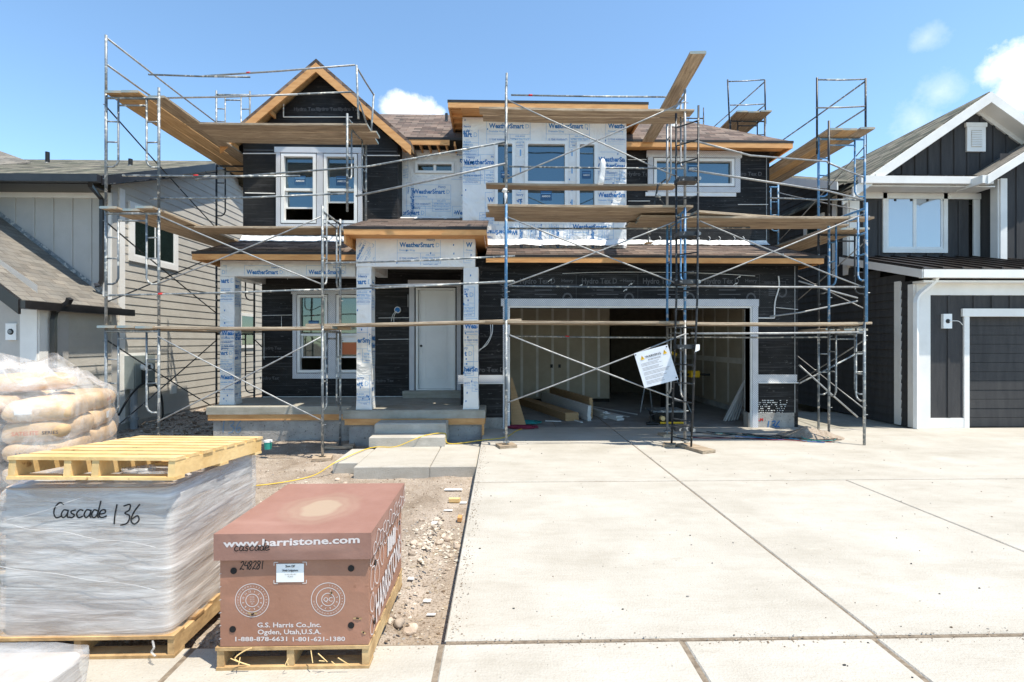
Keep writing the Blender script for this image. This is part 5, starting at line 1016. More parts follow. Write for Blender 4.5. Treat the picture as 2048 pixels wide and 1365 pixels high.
# --- bay 4
frame((XF, YO, 0), (XF, YI, 0), .0, 2.08, 'galv', 'bottom frame near the right corner of the garage', base=False); frame((XF, YO-.05, 0), (XF, YI, 0), 2.1, 4.1, 'blue_steel', 'blue second frame at the right corner of the garage')
rail([(XF-.0, YI, 4.1), (XF, YI, 5.95)], 'dark post rising behind the right planks', 'black_steel', .02, 'guard_post')
brace(P(1400, 443, YO), P(1728, 576, YO), P(1376, 573, YO), P(1729, 428, YO), 'silver cross brace in front of the right garage corner', 'galv_clean')
rail([P(1390, 283, YO), P(1500, 312, 8.7), P(1655, 324, 9.3)], 'upper bent rail running back from the ladder tower', 'galv_clean'); rail([P(1378, 341, YO), P(1655, 383, 9.1), P(1727, 401, 9.8)], 'lower rail running back from the ladder tower', 'galv_clean', .018); rail([P(1655, 326, 9.3), P(1727, 355, 9.8)], 'short rail linking the right side tower', 'galv_clean')
rail([P(1382, 668, YO), P(1728, 665, YO)], 'front rail under the lowest right planks', 'galv_clean'); rail([P(1382, 675, YI), P(1655, 675, YI)], 'rear rail under the lowest right planks', 'galv')
platform(xx(1330, YO), xx(1757, YO), YO, 3, 2.08, 'the lowest platform across the right garage jamb', w=.285, jit=.15)
plank(P(1388, 427, 8.75), P(1632, 443, 9.1), .27, .04, 'sloping plank lying on the middle platform right of the ladder')
platform(xx(1292, 8.8), xx(1728, 8.8), 8.72, 3, 3.97, 'the middle platform right of the ladder', w=.27, jit=.2)
# --- ladder
t = thing('access_ladder', 'black steel ladder clamped to the tower beside the garage sign', 'ladder', (2.95, 8.2, .04))
la, ra = P(1343, 894, 8.38), P(1382, 903, 8.1); lb, rb = P(1352, 228, 8.38), P(1397, 212, 8.1)
for p, q in ((la, lb), (ra, rb)): 
    mb = MB(); k = p.lerp(q, .45)+Vector((.05, 0, 0)); mb.tube([p, k, q], .018, 'black_steel', 8); mb.build('rail', t, True)
for k in range(18):
    s = .03+k*.0545; a = la.lerp(lb, s); b = ra.lerp(rb, s); sh = Vector((.05*(1-abs(s-.45)/.5), 0, 0)); mb = MB(); mb.tube([a+sh, b+sh], .012, 'black_steel', 8); mb.build('rung', t)
for s in (.06, .30, .49, .63, .79): a = la.lerp(lb, s); b = ra.lerp(rb, s); sh = Vector((.05*(1-abs(s-.45)/.5), 0, 0)); mb = MB(); mb.box(min(a.x, b.x)+sh.x-.04, max(a.x, b.x)+sh.x+.04, 8.12, 8.16+.2, a.z-.035, a.z+.035, 'black_steel'); mb.tube([(b.x+sh.x+.03, 8.1, b.z), (b.x+sh.x+.03, 8.24, b.z)], .03, 'galv', 8); mb.build('clamp', t)
mb = MB(); p = P(1392, 690, 8.05); mb.face([p, p+Vector((.06, 0, 0)), p+Vector((.05, -.02, -.09)), p+Vector((-.02, -.02, -.12))], 'white'); mb.build('paper_tag', t)
# --- right side tower
RX0, RX1 = 6.336, 7.27
for Y, dsc in ((9.8, 'front'), (12.9, 'rear')):
    for i in range(3):
        frame((RX0 if Y < 10 else RX0, Y, 0), (RX1, Y, 0), 0 if i == 0 else LZ[i]+.03, LZ[i+1], ['galv', 'black_steel', 'blue_steel'][i], f'{lv[i]} frame of the {dsc} pair of posts in the right side tower')
for X in (RX0-.03, RX1+.02): rail([(X, 9.8, 5.5), (X, 9.8, 7.02)], f'dark {"left" if X < 6.5 else "right"} guard post on top of the right side tower', 'black_steel', .02, 'guard_post')
rail([(RX0, 9.8, 6.98), (RX1, 9.8, 7.0)], 'top end rail on the right side tower', 'galv'); rail([(RX0-.05, 9.8, 6.42), (RX1, 9.8, 6.46)], 'lower end rail on the right side tower', 'galv_clean')
rail([(RX1, 9.8, 6.95), (RX1, 12.9, 6.95)], 'top side rail running back from the right side tower'); rail([(RX1, 9.8, 6.4), (RX1, 12.9, 6.4)], 'lower side rail running back from the right side tower')
platformY(RX0-.02, 9.45, 12.7, 3, LZ[3]+.0, 'the top platform on the right side tower', w=.285, mats=['plank', 'plank_new', 'plank'])
platformY(RX0-.05, 9.5, 12.7, 3, LZ[2], 'the second platform on the right side tower', w=.285)
platformY(RX0-.05, 9.5, 12.7, 3, LZ[1], 'the lowest platform on the right side tower', w=.285)
for i in range(3):
    za, zb = LZ[i]+.42, LZ[i+1]-.2
    brace((RX1, 9.8, zb), (RX1, 12.9, za), (RX1, 9.8, za), (RX1, 12.9, zb), f'{lv[i]} cross brace on the outer side of the right side tower', 'galv_clean')
rail([P(1597, 563, 9.75), P(1715, 597, 9.75)], 'loose brace tube sloping across the dark side yard', 'galv_clean'); rail([P(1540, 634, 9.75), P(1600, 626, 9.75), P(1715, 603, 9.78)], 'brace tube rising across the dark side yard', 'galv_clean'); rail([P(1540, 397, 9.85), P(1725, 401, 9.85)], 'thin rail from the black wall corner to the side tower', 'galv')
rail([P(1598, 768, 9.6), P(1716, 706, 9.75)], 'blue grey brace tube low in the dark side yard', 'galv'); rail([P(1598, 731, 9.6), P(1715, 835, 9.75)], 'low brace tube falling across the dark side yard', 'galv_clean')
frame((6.05, 13.0, 0), (6.97, 13.0, 0), 5.9, 7.62, 'black_steel', 'dark frame behind the right end of the main roof')
for X in (6.03, 6.99): rail([(X, 13.0, 7.5), (X+(-.05 if X < 6.5 else -.02), 13.0, 8.65)], f'{"left" if X < 6.5 else "right"} guard post behind the right end of the main roof', 'black_steel', .02, 'guard_post')
rail([(6.0, 13, 8.6), (6.96, 13, 8.66)], 'top end rail behind the main roof'); rail([(6.05, 13, 7.98), (6.96, 13, 8.02)], 'lower end rail behind the main roof'); rail([(6.96, 13, 8.6), (6.7, 16.5, 8.55)], 'top side rail running back behind the main roof'); rail([(6.96, 13, 7.98), (6.7, 16.5, 7.95)], 'lower side rail running back behind the main roof')
platformY(6.07, 12.7, 16.0, 3, 7.66, 'the far high platform behind the main roof', w=.285)
frame((6.1, 16.6, 0), (6.82, 16.6, 0), 7.7, 9.3, 'black_steel', 'farthest dark frame peeking over the main roof'); rail([(6.82, 16.6, 9.0), (6.82, 16.6, 9.6)], 'farthest thin post peeking over the main roof', 'black_steel', .018, 'guard_post')
# wooden sole plates
def block(name, label, cx, cy, lx, ly, h, z, rot, m='plank'):
    mb = MB(); T = Matrix.Translation((cx, cy, z)) @ Matrix.Rotation(rot, 4, 'Z'); mb.box(-lx/2, lx/2, -ly/2, ly/2, 0, h, m, T); return tag(mb.build(name), label, 'wood block', 'wood blocks under the scaffold legs')
block('wood_block', 'flat wood block under the centre scaffold post', XD, YO-.0, .3, .26, .045, .002, .3); block('wood_block', 'long wood block under the right rail of the black ladder', 3.2, 8.12, .26, .62, .05, .002, .35); block('wood_block', 'small notched wood block under the left rail of the black ladder', 2.86, 8.38, .2, .24, .05, .002, -.4); block('wood_block', 'wood block under the post at the garage floor', XE, YI, .26, .26, .04, .002, .1); block('wood_block', 'pink marked wood block in the dirt left of the steps', XC, YO, .3, .28, .045, -.19, .2); block('wood_block', 'dark wood block in the dirt beside the porch slab', XC, YI, .5, .24, .045, -.19, .1)
# warning sign tied to the brace
sgn = [P(1268, 708, 8.3), P(1335, 690, 8.3), P(1357, 760, 8.28), P(1289, 777, 8.28)]
ux = (sgn[1]-sgn[0]); vy = (sgn[0]-sgn[3]); nn = Vector((0, -.01, 0)); t0 = sgn[3]
mb = MB(); mb.hexa([p+Vector((0, .006, 0)) for p in (sgn[3], sgn[2], sgn[1], sgn[0])], [sgn[3], sgn[2], sgn[1], sgn[0]], mat('sign_vinyl', (.6, .63, .68), (.68, .7, .74), .4, 8, 4, .2, 3))
SQ = lambda a, b: t0+ux*a+vy*b+Vector((0, -.006, 0))
text(mb, 'WARNING', SQ(.27, .79), ux, vy, width=ux.length*.47, m='ink', bold=.01); text(mb, 'ADVERTENCIA!!', SQ(.33, .71), ux, vy, width=ux.length*.38, m='ink', bold=0)
for a in (.13, .8):
    mb.face([SQ(a, .77), SQ(a+.12, .77), SQ(a+.06, .89)], 'yellow'); strip(mb, [SQ(a+.06, .80)+Vector((0, -.002, 0)), SQ(a+.06, .86)+Vector((0, -.002, 0))], .006, (0, -1, 0), 'ink')
r = random.Random(4)
for k in range(19):
    if k % 4 == 3: continue
    a0 = .1; a1 = r.uniform(.55, .9); strip(mb, [SQ(a0, .66-k*.032), SQ(a1, .66-k*.032)], .0045, (0, -1, 0), 'ink_grey')
for a, b in ((.03, .95), (.95, .95), (.96, .05)): q = SQ(a, b); mb.tube([q, q+Vector((0, -.004, 0))], .012, 'ink', 8)
tag(mb.build('warning_sign'), 'crooked white warning sign tied to the scaffold brace in front of the garage', 'sign')
mb = MB(); p = P(1205, 328, YO-.03)
for k in range(3): mb.tube(smooth_pts([p+Vector((0, 0, .06)), p+Vector((.02*k-.02, -.03, 0)), p+Vector((-.03+.02*k, -.02, -.18)), p+Vector((-.07+.03*k, -.01, -.36))]), [.03]*12+[.02], 'wrap', 5)
tag(mb.build('plastic_scrap', None, True), 'torn white plastic scrap tied on the rail by the bump-out window', 'plastic scrap')
mb = MB(); p = P(1010, 385, YO-.03); mb.tube(smooth_pts([p+Vector((-.02, 0, .06)), p, p+Vector((.01, 0, -.08)), p+Vector((0, 0, -.2))]), [.02, .03, .05, .05, .03, .02, .025, .03, .03, .02, .015, .01, .005], 'wrap', 6); tag(mb.build('plastic_scrap', None, True), 'small white plastic scrap on the centre scaffold post', 'plastic scrap')
# screw clamp on plank left of the ladder and prop
t = thing('bench_bracket', 'dark steel jack bracket standing on the middle planks left of the ladder', 'bracket', P(1318, 415, 8.6)); b0 = P(1308, 414, 8.6); mb = MB(); mb.tube([b0, P(1316, 370, 8.6)], .016, 'black_steel', 8); mb.tube([b0+Vector((.2, 0, 0)), P(1316, 395, 8.6)], .012, 'black_steel', 8); mb.tube([P(1316, 372, 8.6), P(1331, 360, 8.7)], .016, 'black_steel', 8); mb.build('arm', t); mb = MB(); mb.tube([P(1312, 392, 8.55), P(1321, 394, 8.55)], .03, 'galv', 8); mb.build('clamp', t)
mb = MB(); a, b = P(1297, 488, 9.6), P(1297, 456, 9.6); mb.tube([a, b], .012, 'galv', 8); mb.tube([a, a+Vector((0, 0, .015))], .09, 'plank_new', 4); mb.tube([a+Vector((0, 0, .18)), a+Vector((0, 0, .2))], .05, 'galv', 8); tag(mb.build('screw_jack'), 'screw jack standing on the garage skirt roof on a wood pad', 'screw jack')
# ------------------------------------------------------------ foreground loads
def shell(mb, lx, ly, z0, z1, m, T=None, rc=.05, rows=10, prof=None, amp=.008, fq=6, seed=0, per=56, ridge=0, topamp=0):
    """rounded block centred on local origin, profile(t) = inset at height t"""
    pts = []; hx, hy = lx/2, ly/2
    for k in range(per):     # rounded rectangle by superellipse
        a = 2*math.pi*k/per; c, s = math.cos(a), math.sin(a); e = rc
        pts.append((hx*abs(c)**e*(1 if c > 0 else -1), hy*abs(s)**e*(1 if s > 0 else -1)))
    k0 = len(mb.v); i = mb.mi(m); prof = prof or (lambda t: 0)
    rings = []
    for r in range(rows+1): rings.append((r/rows, 1.0))
    for q in (.8, .55, .25): rings.append((1.0, q))
    for (t, q) in rings:
        for (x, y) in pts:
            ins = prof(t); l = math.hypot(x, y) or 1; z = z0+(z1-z0)*t
            n = noise.noise(Vector((x*fq+seed, y*fq, z*fq*1.6)))*amp+ridge*math.sin(t*math.pi*7)**2*-1
            sx = (hx-ins+n)/hx*q; sy = (hy-ins+n)/hy*q
            p = Vector((x*sx, y*sy, z+(topamp*(1-q*q)+topamp*1.2*noise.noise(Vector((x*q*5+seed, y*q*5, 2))) if t == 1 else 0)))
            mb.v.append(T @ p if T else p)
    nr = len(rings)
    for a in range(nr-1):
        for k in range(per): mb.f.append((k0+a*per+k, k0+a*per+(k+1) % per, k0+(a+1)*per+(k+1) % per, k0+(a+1)*per+k)); mb.m.append(i)
    mb.f.append(tuple(k0+(nr-1)*per+k for k in range(per))); mb.m.append(i); mb.f.append(tuple(k0+per-1-k for k in range(per))); mb.m.append(i)
def pallet(x0, x1, y0, y1, z0, m, label, T=None, h=.125, nd=7, xs=(0, .48, 1), grp='wooden pallets', bd=.095):
    t = thing('wooden_pallet', label, 'pallet', ((x0+x1)/2, (y0+y1)/2, z0), grp); r = random.Random(len(label))
    W_, D = x1-x0, y1-y0; T = T or Matrix()
    for k in range(nd): y = y0+(D-bd)*k/(nd-1); mb = MB(); j = r.uniform(-.006, .006); mb.box(x0-.004+j, x1+.004+j, y, y+bd, z0+h-.018, z0+h, m, T); mb.build('deck_board', t)
    for s in xs: x = x0+(W_-.038)*s; mb = MB(); mb.box(x, x+.038, y0+.006, y1-.006, z0+.0175, z0+h-.0185, m, T); mb.build('stringer', t)
    for k in range(3): y = y0+(D-bd)*k/2; mb = MB(); mb.box(x0-.002, x1+.002, y, y+bd, z0, z0+.017, m, T); mb.build('bottom_board', t)
    return t
STK = {'C': [[(.8, .85), (.5, 1), (.15, .7), (.1, .3), (.35, 0), (.75, .1)]], 'c': [[(.6, .45), (.3, .5), (.1, .25), (.3, 0), (.65, .1)]], 'a': [[(.6, .45), (.25, .5), (.1, .2), (.3, 0), (.55, .2), (.62, .5), (.6, .1), (.75, 0)]], 's': [[(.6, .5), (.25, .42), (.3, .28), (.55, .18), (.4, 0), (.1, .05)]],
       'd': [[(.6, .4), (.25, .5), (.1, .2), (.3, 0), (.55, .2), (.7, 1.1), (.62, .5), (.6, .1), (.75, 0)]], 'e': [[(.1, .22), (.55, .3), (.5, .5), (.2, .45), (.1, .15), (.35, 0), (.75, .12)]],
       '1': [[(.3, 1), (.27, .5), (.32, 0)]], '3': [[(.1, .9), (.5, .98), (.5, .7), (.25, .55), (.6, .4), (.5, .05), (.1, -.05)]], '6': [[(.5, 1), (.2, .6), (.1, .2), (.35, 0), (.6, .2), (.45, .42), (.15, .25)]],
       '2': [[(.1, .8), (.4, 1), (.55, .75), (.1, .05), (.3, .12), (.7, 0)]], '4': [[(.3, 1), (.1, .5), (.6, .52)], [(.6, .9), (.55, 0)]], '8': [[(.55, .85), (.3, 1), (.15, .75), (.5, .35), (.3, 0), (.1, .25), (.5, .65), (.55, .85)]]}
def hand(mb, s, org, ud, vd, h, m='ink', w=.006, adv=.75, nrm=(0, -1, 0), slant=.15):
    x = 0; ud = Vector(ud); vd = Vector(vd); org = Vector(org)
    for ch in s:
        for st_ in STK.get(ch, []):
            strip(mb, smooth_pts([org+ud*((a+slant*b)*h*.8+x)+vd*(b*h) for a, b in st_], 4), w, nrm, m)
        x += adv*h*.8
M['faded_spray'] = mat('faded_blue_spray', (.16, .25, .36), (.1, .2, .33), .9, 20)
mb = MB(); hand(mb, '136', P(1531, 862, 10.172), (1, 0, 0), (0, 0, 1), .2, m='spray_blue', w=.02, adv=.6); part(mb, 'painted_number')
mb = MB(); hand(mb, '136', P(440, 866, 10.112), (1, 0, 0), (0, 0, 1), .24, m='faded_spray', w=.016, adv=.75); part(mb, 'painted_number')
# brown stone carton on its pallet
pallet(-1.53, -.713, 2.735, 3.66, .0, 'pallet_old', 'weathered pallet under the brown stone carton')
bx = thing('stone_carton', 'large brown cardboard carton of stone with white printing and a flat lid', 'carton', (-1.13, 3.17, .127))
mb = MB(); X0, X1, Y0, Y1 = -1.512, -.715, 2.74, 3.64; Z0, Z1 = .128, .72
def bulge(mb, x0, x1, y0, y1, z0, z1, m, n=8, amp=.008):
    g = lambda u, v: amp*math.sin(math.pi*u)*math.sin(math.pi*v)*(1+.5*noise.noise(Vector((u*4, v*4, x0*9))))
    for (o_, a_, b_, nn) in ((Vector((x0, y0, z0)), Vector((x1-x0, 0, 0)), Vector((0, 0, z1-z0)), Vector((0, -1, 0))), (Vector((x1, y0, z0)), Vector((0, y1-y0, 0)), Vector((0, 0, z1-z0)), Vector((1, 0, 0))), (Vector((x1, y1, z0)), Vector((x0-x1, 0, 0)), Vector((0, 0, z1-z0)), Vector((0, 1, 0))), (Vector((x0, y1, z0)), Vector((0, y0-y1, 0)), Vector((0, 0, z1-z0)), Vector((-1, 0, 0))), (Vector((x0, y0, z1)), Vector((x1-x0, 0, 0)), Vector((0, y1-y0, 0)), Vector((0, 0, -1)))):
        k0 = len(mb.v); i = mb.mi(m)
        for v in range(n+1):
            for u in range(n+1): mb.v.append(o_+a_*(u/n)+b_*(v/n)+nn*g(u/n, v/n))
        for v in range(n):
            for u in range(n): mb.f.append((k0+v*(n+1)+u, k0+v*(n+1)+u+1, k0+(v+1)*(n+1)+u+1, k0+(v+1)*(n+1)+u)); mb.m.append(i)
bulge(mb, X0, X1, Y0, Y1, Z0, Z1, 'carton', n=14, amp=.0028); mb.build('carton_body', bx)
mb = MB(); bulge(mb, X0-.022, X1+.02, Y0-.024, Y1+.02, .603, .745, 'carton_lid', n=14, amp=.005); lid = mb.build('lid', bx)
mb = MB(); Yf = Y0-.0038; U, V = (1, 0, 0), (0, 0, 1); r = random.Random(2)
F_ = lambda px, py: P(px, py, Yf)
for px, py in ((467, 1143), (702, 1138), (465, 1260), (702, 1252)):
    c = F_(px, py); mb.tube([c, c+Vector((0, -.002, 0))], .0175, 'ink', 16)
for px, py, q in ((504, 1202, 0), (656, 1200, 1)):
    c = F_(px, py)
    for rad in (.090, .063, .034): strip(mb, [c+Vector((rad*math.sin(t*math.pi/24), 0, rad*math.cos(t*math.pi/24))) for t in range(49)], .0035, (0, 1, 0), 'ink_white')
    for k in range(12):
        a = math.pi*2*(k+1)/12-.25; 
        if q and k in (1,): continue
        if q and k > 7: continue
        u = Vector((math.cos(a), 0, -math.sin(a))); v = Vector((math.sin(a), 0, math.cos(a))); text(mb, str(k+1), c+v*.044, u, v, height=.011, m='ink_white', align='c', bold=.01)
    for k in range(31):
        a = math.pi*2*(k+1)/31-.1; u = Vector((math.cos(a), 0, -math.sin(a))); v = Vector((math.sin(a), 0, math.cos(a)))
        if q and k > 22: continue
        text(mb, str(k+1), c+v*.073, u, v, height=.008, m='ink_white', align='c')
    if q: text(mb, 'QC', c-Vector((0, 0, .011)), U, V, height=.024, m='ink_white', align='c')
    else:
        for j, row in enumerate(('19 20', '21 22', '23 24', '25')): text(mb, row, c+Vector((0, 0, .014-.012*j)), U, V, height=.008, m='ink_white', align='c')
def tx(s, x0, x1, y, h, bold): a, b = F_(x0, y), F_(x1, y-(x1-x0)*.006); text(mb, s, a, (b-a), V, width=(b-a).length, height=h, m='ink_white', bold=bold)
tx('G.S. Harris Co.,Inc.', 514, 642, 1256, .026, .02); tx('Ogden, Utah,U.S.A.', 515, 642, 1270, .026, .02); tx('1-888-878-6631', 470, 574, 1284, .024, .02); tx('1-801-621-1380', 585, 690, 1284, .024, .02)
hand(mb, '248281', F_(478, 1141), (1, 0, .02), V, .045, w=.005, adv=.62)
a, b = F_(553, 1165), F_(608, 1128); mb.box(a.x, b.x, Yf-.003, Yf-.001, a.z, b.z, 'white'); yl = Yf-.005
for s, py, h in (('Shore Cliff', 1136, .013), ('Uintah Ledgestone', 1144, .012)): text(mb, s, P(580, py, yl), U, V, height=h, width=.085 if h < .013 else .05, m='ink', bold=.02, align='c')
text(mb, '120 SQUARE FEET', P(581, 1151, yl), U, V, height=.006, m='ink_grey', align='c'); text(mb, 'FLATS', P(581, 1156, yl), U, V, height=.008, m='ink_grey', align='c')
for cx, cz, sx, sz in ((-1, -1, 1, 1), (1, -1, -1, 1), (-1, 1, 1, -1), (1, 1, -1, -1)):
    o_ = Vector(((a.x+b.x)/2+cx*.087, Yf-.001, (a.z+b.z)/2+cz*.057)); strip(mb, [o_+Vector((sx*.022, 0, 0)), o_], .004, (0, 1, 0), 'ink_white'); strip(mb, [o_, o_+Vector((0, 0, sz*.018))], .004, (0, 1, 0), 'ink_white')
for (px, py, w_) in ((505, 1229, .05), (715, 1238, .045), (727, 1267, .02), (663, 1187, .01)):    # tears
    c = F_(px, py); n = 7; pts = [c+Vector((w_*(k/(n-1)-.5)*2*.5, -.002, r.uniform(-.005, .006))) for k in range(n)]; strip(mb, pts, .010, (0, 1, 0), 'pallet_old'); strip(mb, [p+Vector((0, -.002, .001)) for p in pts[2:5]], .007, (0, 1, 0), 'ink')
for k in range(6): c = P(437.5, 1150+k*26, Yf); strip(mb, [c, c+Vector((.012, 0, .004))], .003, (0, 1, 0), 'ink_white')
def hugf(mb, x0, x1, y0, z0, z1, amp, base, gap):
    for v in mb.v:
        u = min(1, max(0, (v.x-x0)/(x1-x0))); w = min(1, max(0, (v.z-z0)/(z1-z0)))
        v.y = y0-amp*math.sin(math.pi*u)*math.sin(math.pi*w)*(1+.5*noise.noise(Vector((u*4, w*4, x0*9))))-gap+(v.y-base)
hugf(mb, X0, X1, Y0, Z0, Z1, .0028, Yf, .001)
mb.build('front_printing', bx)
mb = MB(); a, b = P(445, 1096, Y0-.0308), P(719, 1087, Y0-.0308); text(mb, 'www.harristone.com', a, b-a, V, width=(b-a).length, height=.038, m='ink_white', bold=.028)
hand(mb, 'cascade', P(466, 1104, Y0-.0318), (1, 0, .02), V, .05, w=.005, adv=.68); hugf(mb, X0-.022, X1+.02, Y0-.024, .603, .745, .005, Y0-.0308, .0012)
mb.build('lid_printing', lid)
# side printing: HARRISTONE and stone outlines
mb = MB(); Xs = X1+.008; text(mb, 'HARRISTONE', (Xs, Y0+.14, .17), (0, 1, .12), (0, -.12, 1), width=.70, height=.17, m='ink_white', bold=.02, clip=lambda p: p.y < Y1-.02)
r = random.Random(11)
def blob(cx, cz, ry, rz, x, zlo, zhi, w=.006):
    n = 16; ph = r.uniform(0, 6); pts = [Vector((x, min(max(cx+ry*(1+.18*math.sin(2*a+ph))*math.cos(a), Y0+.0), Y1+.0), min(max(cz+rz*(1+.15*math.cos(3*a+ph))*math.sin(a), zlo), zhi))) for a in [2*math.pi*k/n for k in range(n+1)]]; strip(mb, pts, w, (1, 0, 0), 'ink_white')
for (cy, cz, ry, rz) in ((.05, .2, .04, .05), (.05, .33, .045, .05), (.06, .47, .05, .06), (.16, .44, .05, .06), (.17, .55, .05, .04), (.28, .5, .045, .06), (.05, .57, .04, .03), (.37, .56, .04, .03), (.8, .45, .05, .07), (.72, .54, .05, .05), (.84, .3, .04, .06)): blob(Y0+cy, cz, ry, rz, Xs, .14, .6)
for k in range(5): mb.face([(Xs, Y0+.42+.05*k, .42+.02*(k % 2)), (Xs, Y0+.46+.05*k, .42), (Xs, Y0+.47+.05*k, .53-.02*(k % 3)), (Xs, Y0+.43+.05*k, .55)], 'ink_white')
for (y, z) in ((Y0+.12, .52), (Y0+.1, .2), (Y1-.1, .5)): mb.tube([(Xs-.002, y, z), (Xs+.002, y, z)], .017, 'ink', 14)
mb.build('side_printing', bx)
mb = MB(); Xl = X1+.0275
for k in range(12): blob(Y0+.03+k*.078, .64+.035*(k % 2), .042, .03+.01*(k % 3), Xl, .606, .74)
mb.build('lid_printing', lid)
mb = MB(); c = P(470, 1305, 2.72)
for k in range(9): p = P(560+r.uniform(-100, 150), r.uniform(1322, 1333), 2.7); mb.tube([p, p+Vector((r.uniform(-.06, .08), r.uniform(-.02, .03), r.uniform(.01, .05)))], .0025, 'pallet', 4)
mb.tube(smooth_pts([P(500, 1332, 2.72), P(470, 1320, 2.71), P(485, 1305, 2.72), P(503, 1297, 2.72)]), .0035, 'pallet', 5)
tag(mb.build('wood_splinters'), 'pale wood splinters on the pallet under the brown carton', 'splinters')
# wrapped load with marker writing
cxm, cym = (-2.83-1.85)/2, (2.86+3.88)/2
pallet(-2.86, -1.83, 2.85, 3.9, .0, 'pallet_old', 'dark weathered pallet under the shrink wrapped load', nd=6)
ld = thing('wrapped_load', 'shrink wrapped load of bags marked in black marker at the left foreground', 'wrapped load', (cxm, cym, .127))
for k in range(6):
    mb = MB(); z0 = .13+k*.137; shell(mb, .965-.006*(k % 2), 1.0, z0, z0+.1365, 'taupe', Matrix.Translation((cxm, cym, 0)), rc=.13, rows=5, prof=lambda t: .005, amp=.0, fq=4, seed=k*7); mb.build('goods_layer', ld, False)
mb = MB(); shell(mb, .985, 1.02, .10, .972, 'film', Matrix.Translation((cxm, cym, 0)), rc=.12, rows=34, prof=lambda t: .06*max(0, (t-.92)/.08)**2-.003*math.sin(t*math.pi*3.5)**2, amp=.008, fq=3.2, seed=3, per=160, topamp=.01); mb.build('stretch_film', ld, True)
mb = MB(); yf = cym-.521
def wave(p): return p
hand(mb, 'Cascade', P(100, 1038, yf), U, V, .085, w=.008, adv=.62); hand(mb, '136', P(217, 1050, yf), U, V, .11, w=.008, adv=.62)
hand(mb, '312', P(418, 1242, 3.1)*1.0, (0, 1, 0), V, .05, w=.006, nrm=(1, 0, 0)) if 0 else None
for v in mb.v:      # the ink follows the film surface
    hx, hy = .985/2, 1.02/2; x = v.x-cxm; c_ = min(.999, abs(x)/hx)**(1/.12); s_ = math.sqrt(1-c_*c_)**.12; y = hy*s_; t_ = (v.z-.10)/.872; nn_ = noise.noise(Vector((x*3.2+3, -y*3.2, v.z*3.2*1.6)))*.008
    v.y = cym-y*(hy-(.06*max(0, (t_-.92)/.08)**2-.003*math.sin(t_*math.pi*3.5)**2)+nn_)/hy-.0015
mb.build('marker_writing', ld)
mb = MB(); rr = random.Random(6)
for k in range(3):     # bunched film ridges and tails
    z = rr.uniform(.2, .9); x0 = -2.82; pts = [(x0+.1*j, cym-.528-.006*abs(math.sin(j*2.1+k)), z+(-.016 if k % 3 else .03)*j+.006*math.sin(j*1.7+k)) for j in range(10) if z+(-.016 if k % 3 else .03)*j < .93]
    if len(pts) > 2: mb.tube(smooth_pts(pts, 3), .0014, 'film_white', 5)
mb.tube(smooth_pts([P(305, 1283, 2.83), P(308, 1296, 2.8), P(303, 1305, 2.8), P(311, 1313, 2.78)]), .006, 'film_white', 5); mb.build('film_ridge', ld, True)
tilt = Matrix.Translation((0, 2.83, 1.005)) @ Matrix.Rotation(-.075, 4, 'X') @ Matrix.Rotation(.012, 4, 'Y') @ Matrix.Translation((0, -2.83, -1.005))
pallet(-2.71, -1.805, 2.81, 3.83, .985, 'pallet', 'clean yellow empty pallet lying on top of the shrink wrapped load', T=tilt, nd=8, xs=(0, .345, .52, 1))
mb = MB(); 
for k in range(5): p = P(262+k*12, 955-k % 2*6, 3.0); shell(mb, .12, .08, 0, .05+.02*(k % 3), 'film_white', Matrix.Translation(p-Vector((0, 0, .03))), rc=.8, rows=4, amp=.04, fq=20, seed=k, per=20)
tag(mb.build('plastic_film_scrap', None, True), 'crumpled clear film stuffed inside the yellow pallet', 'plastic film')
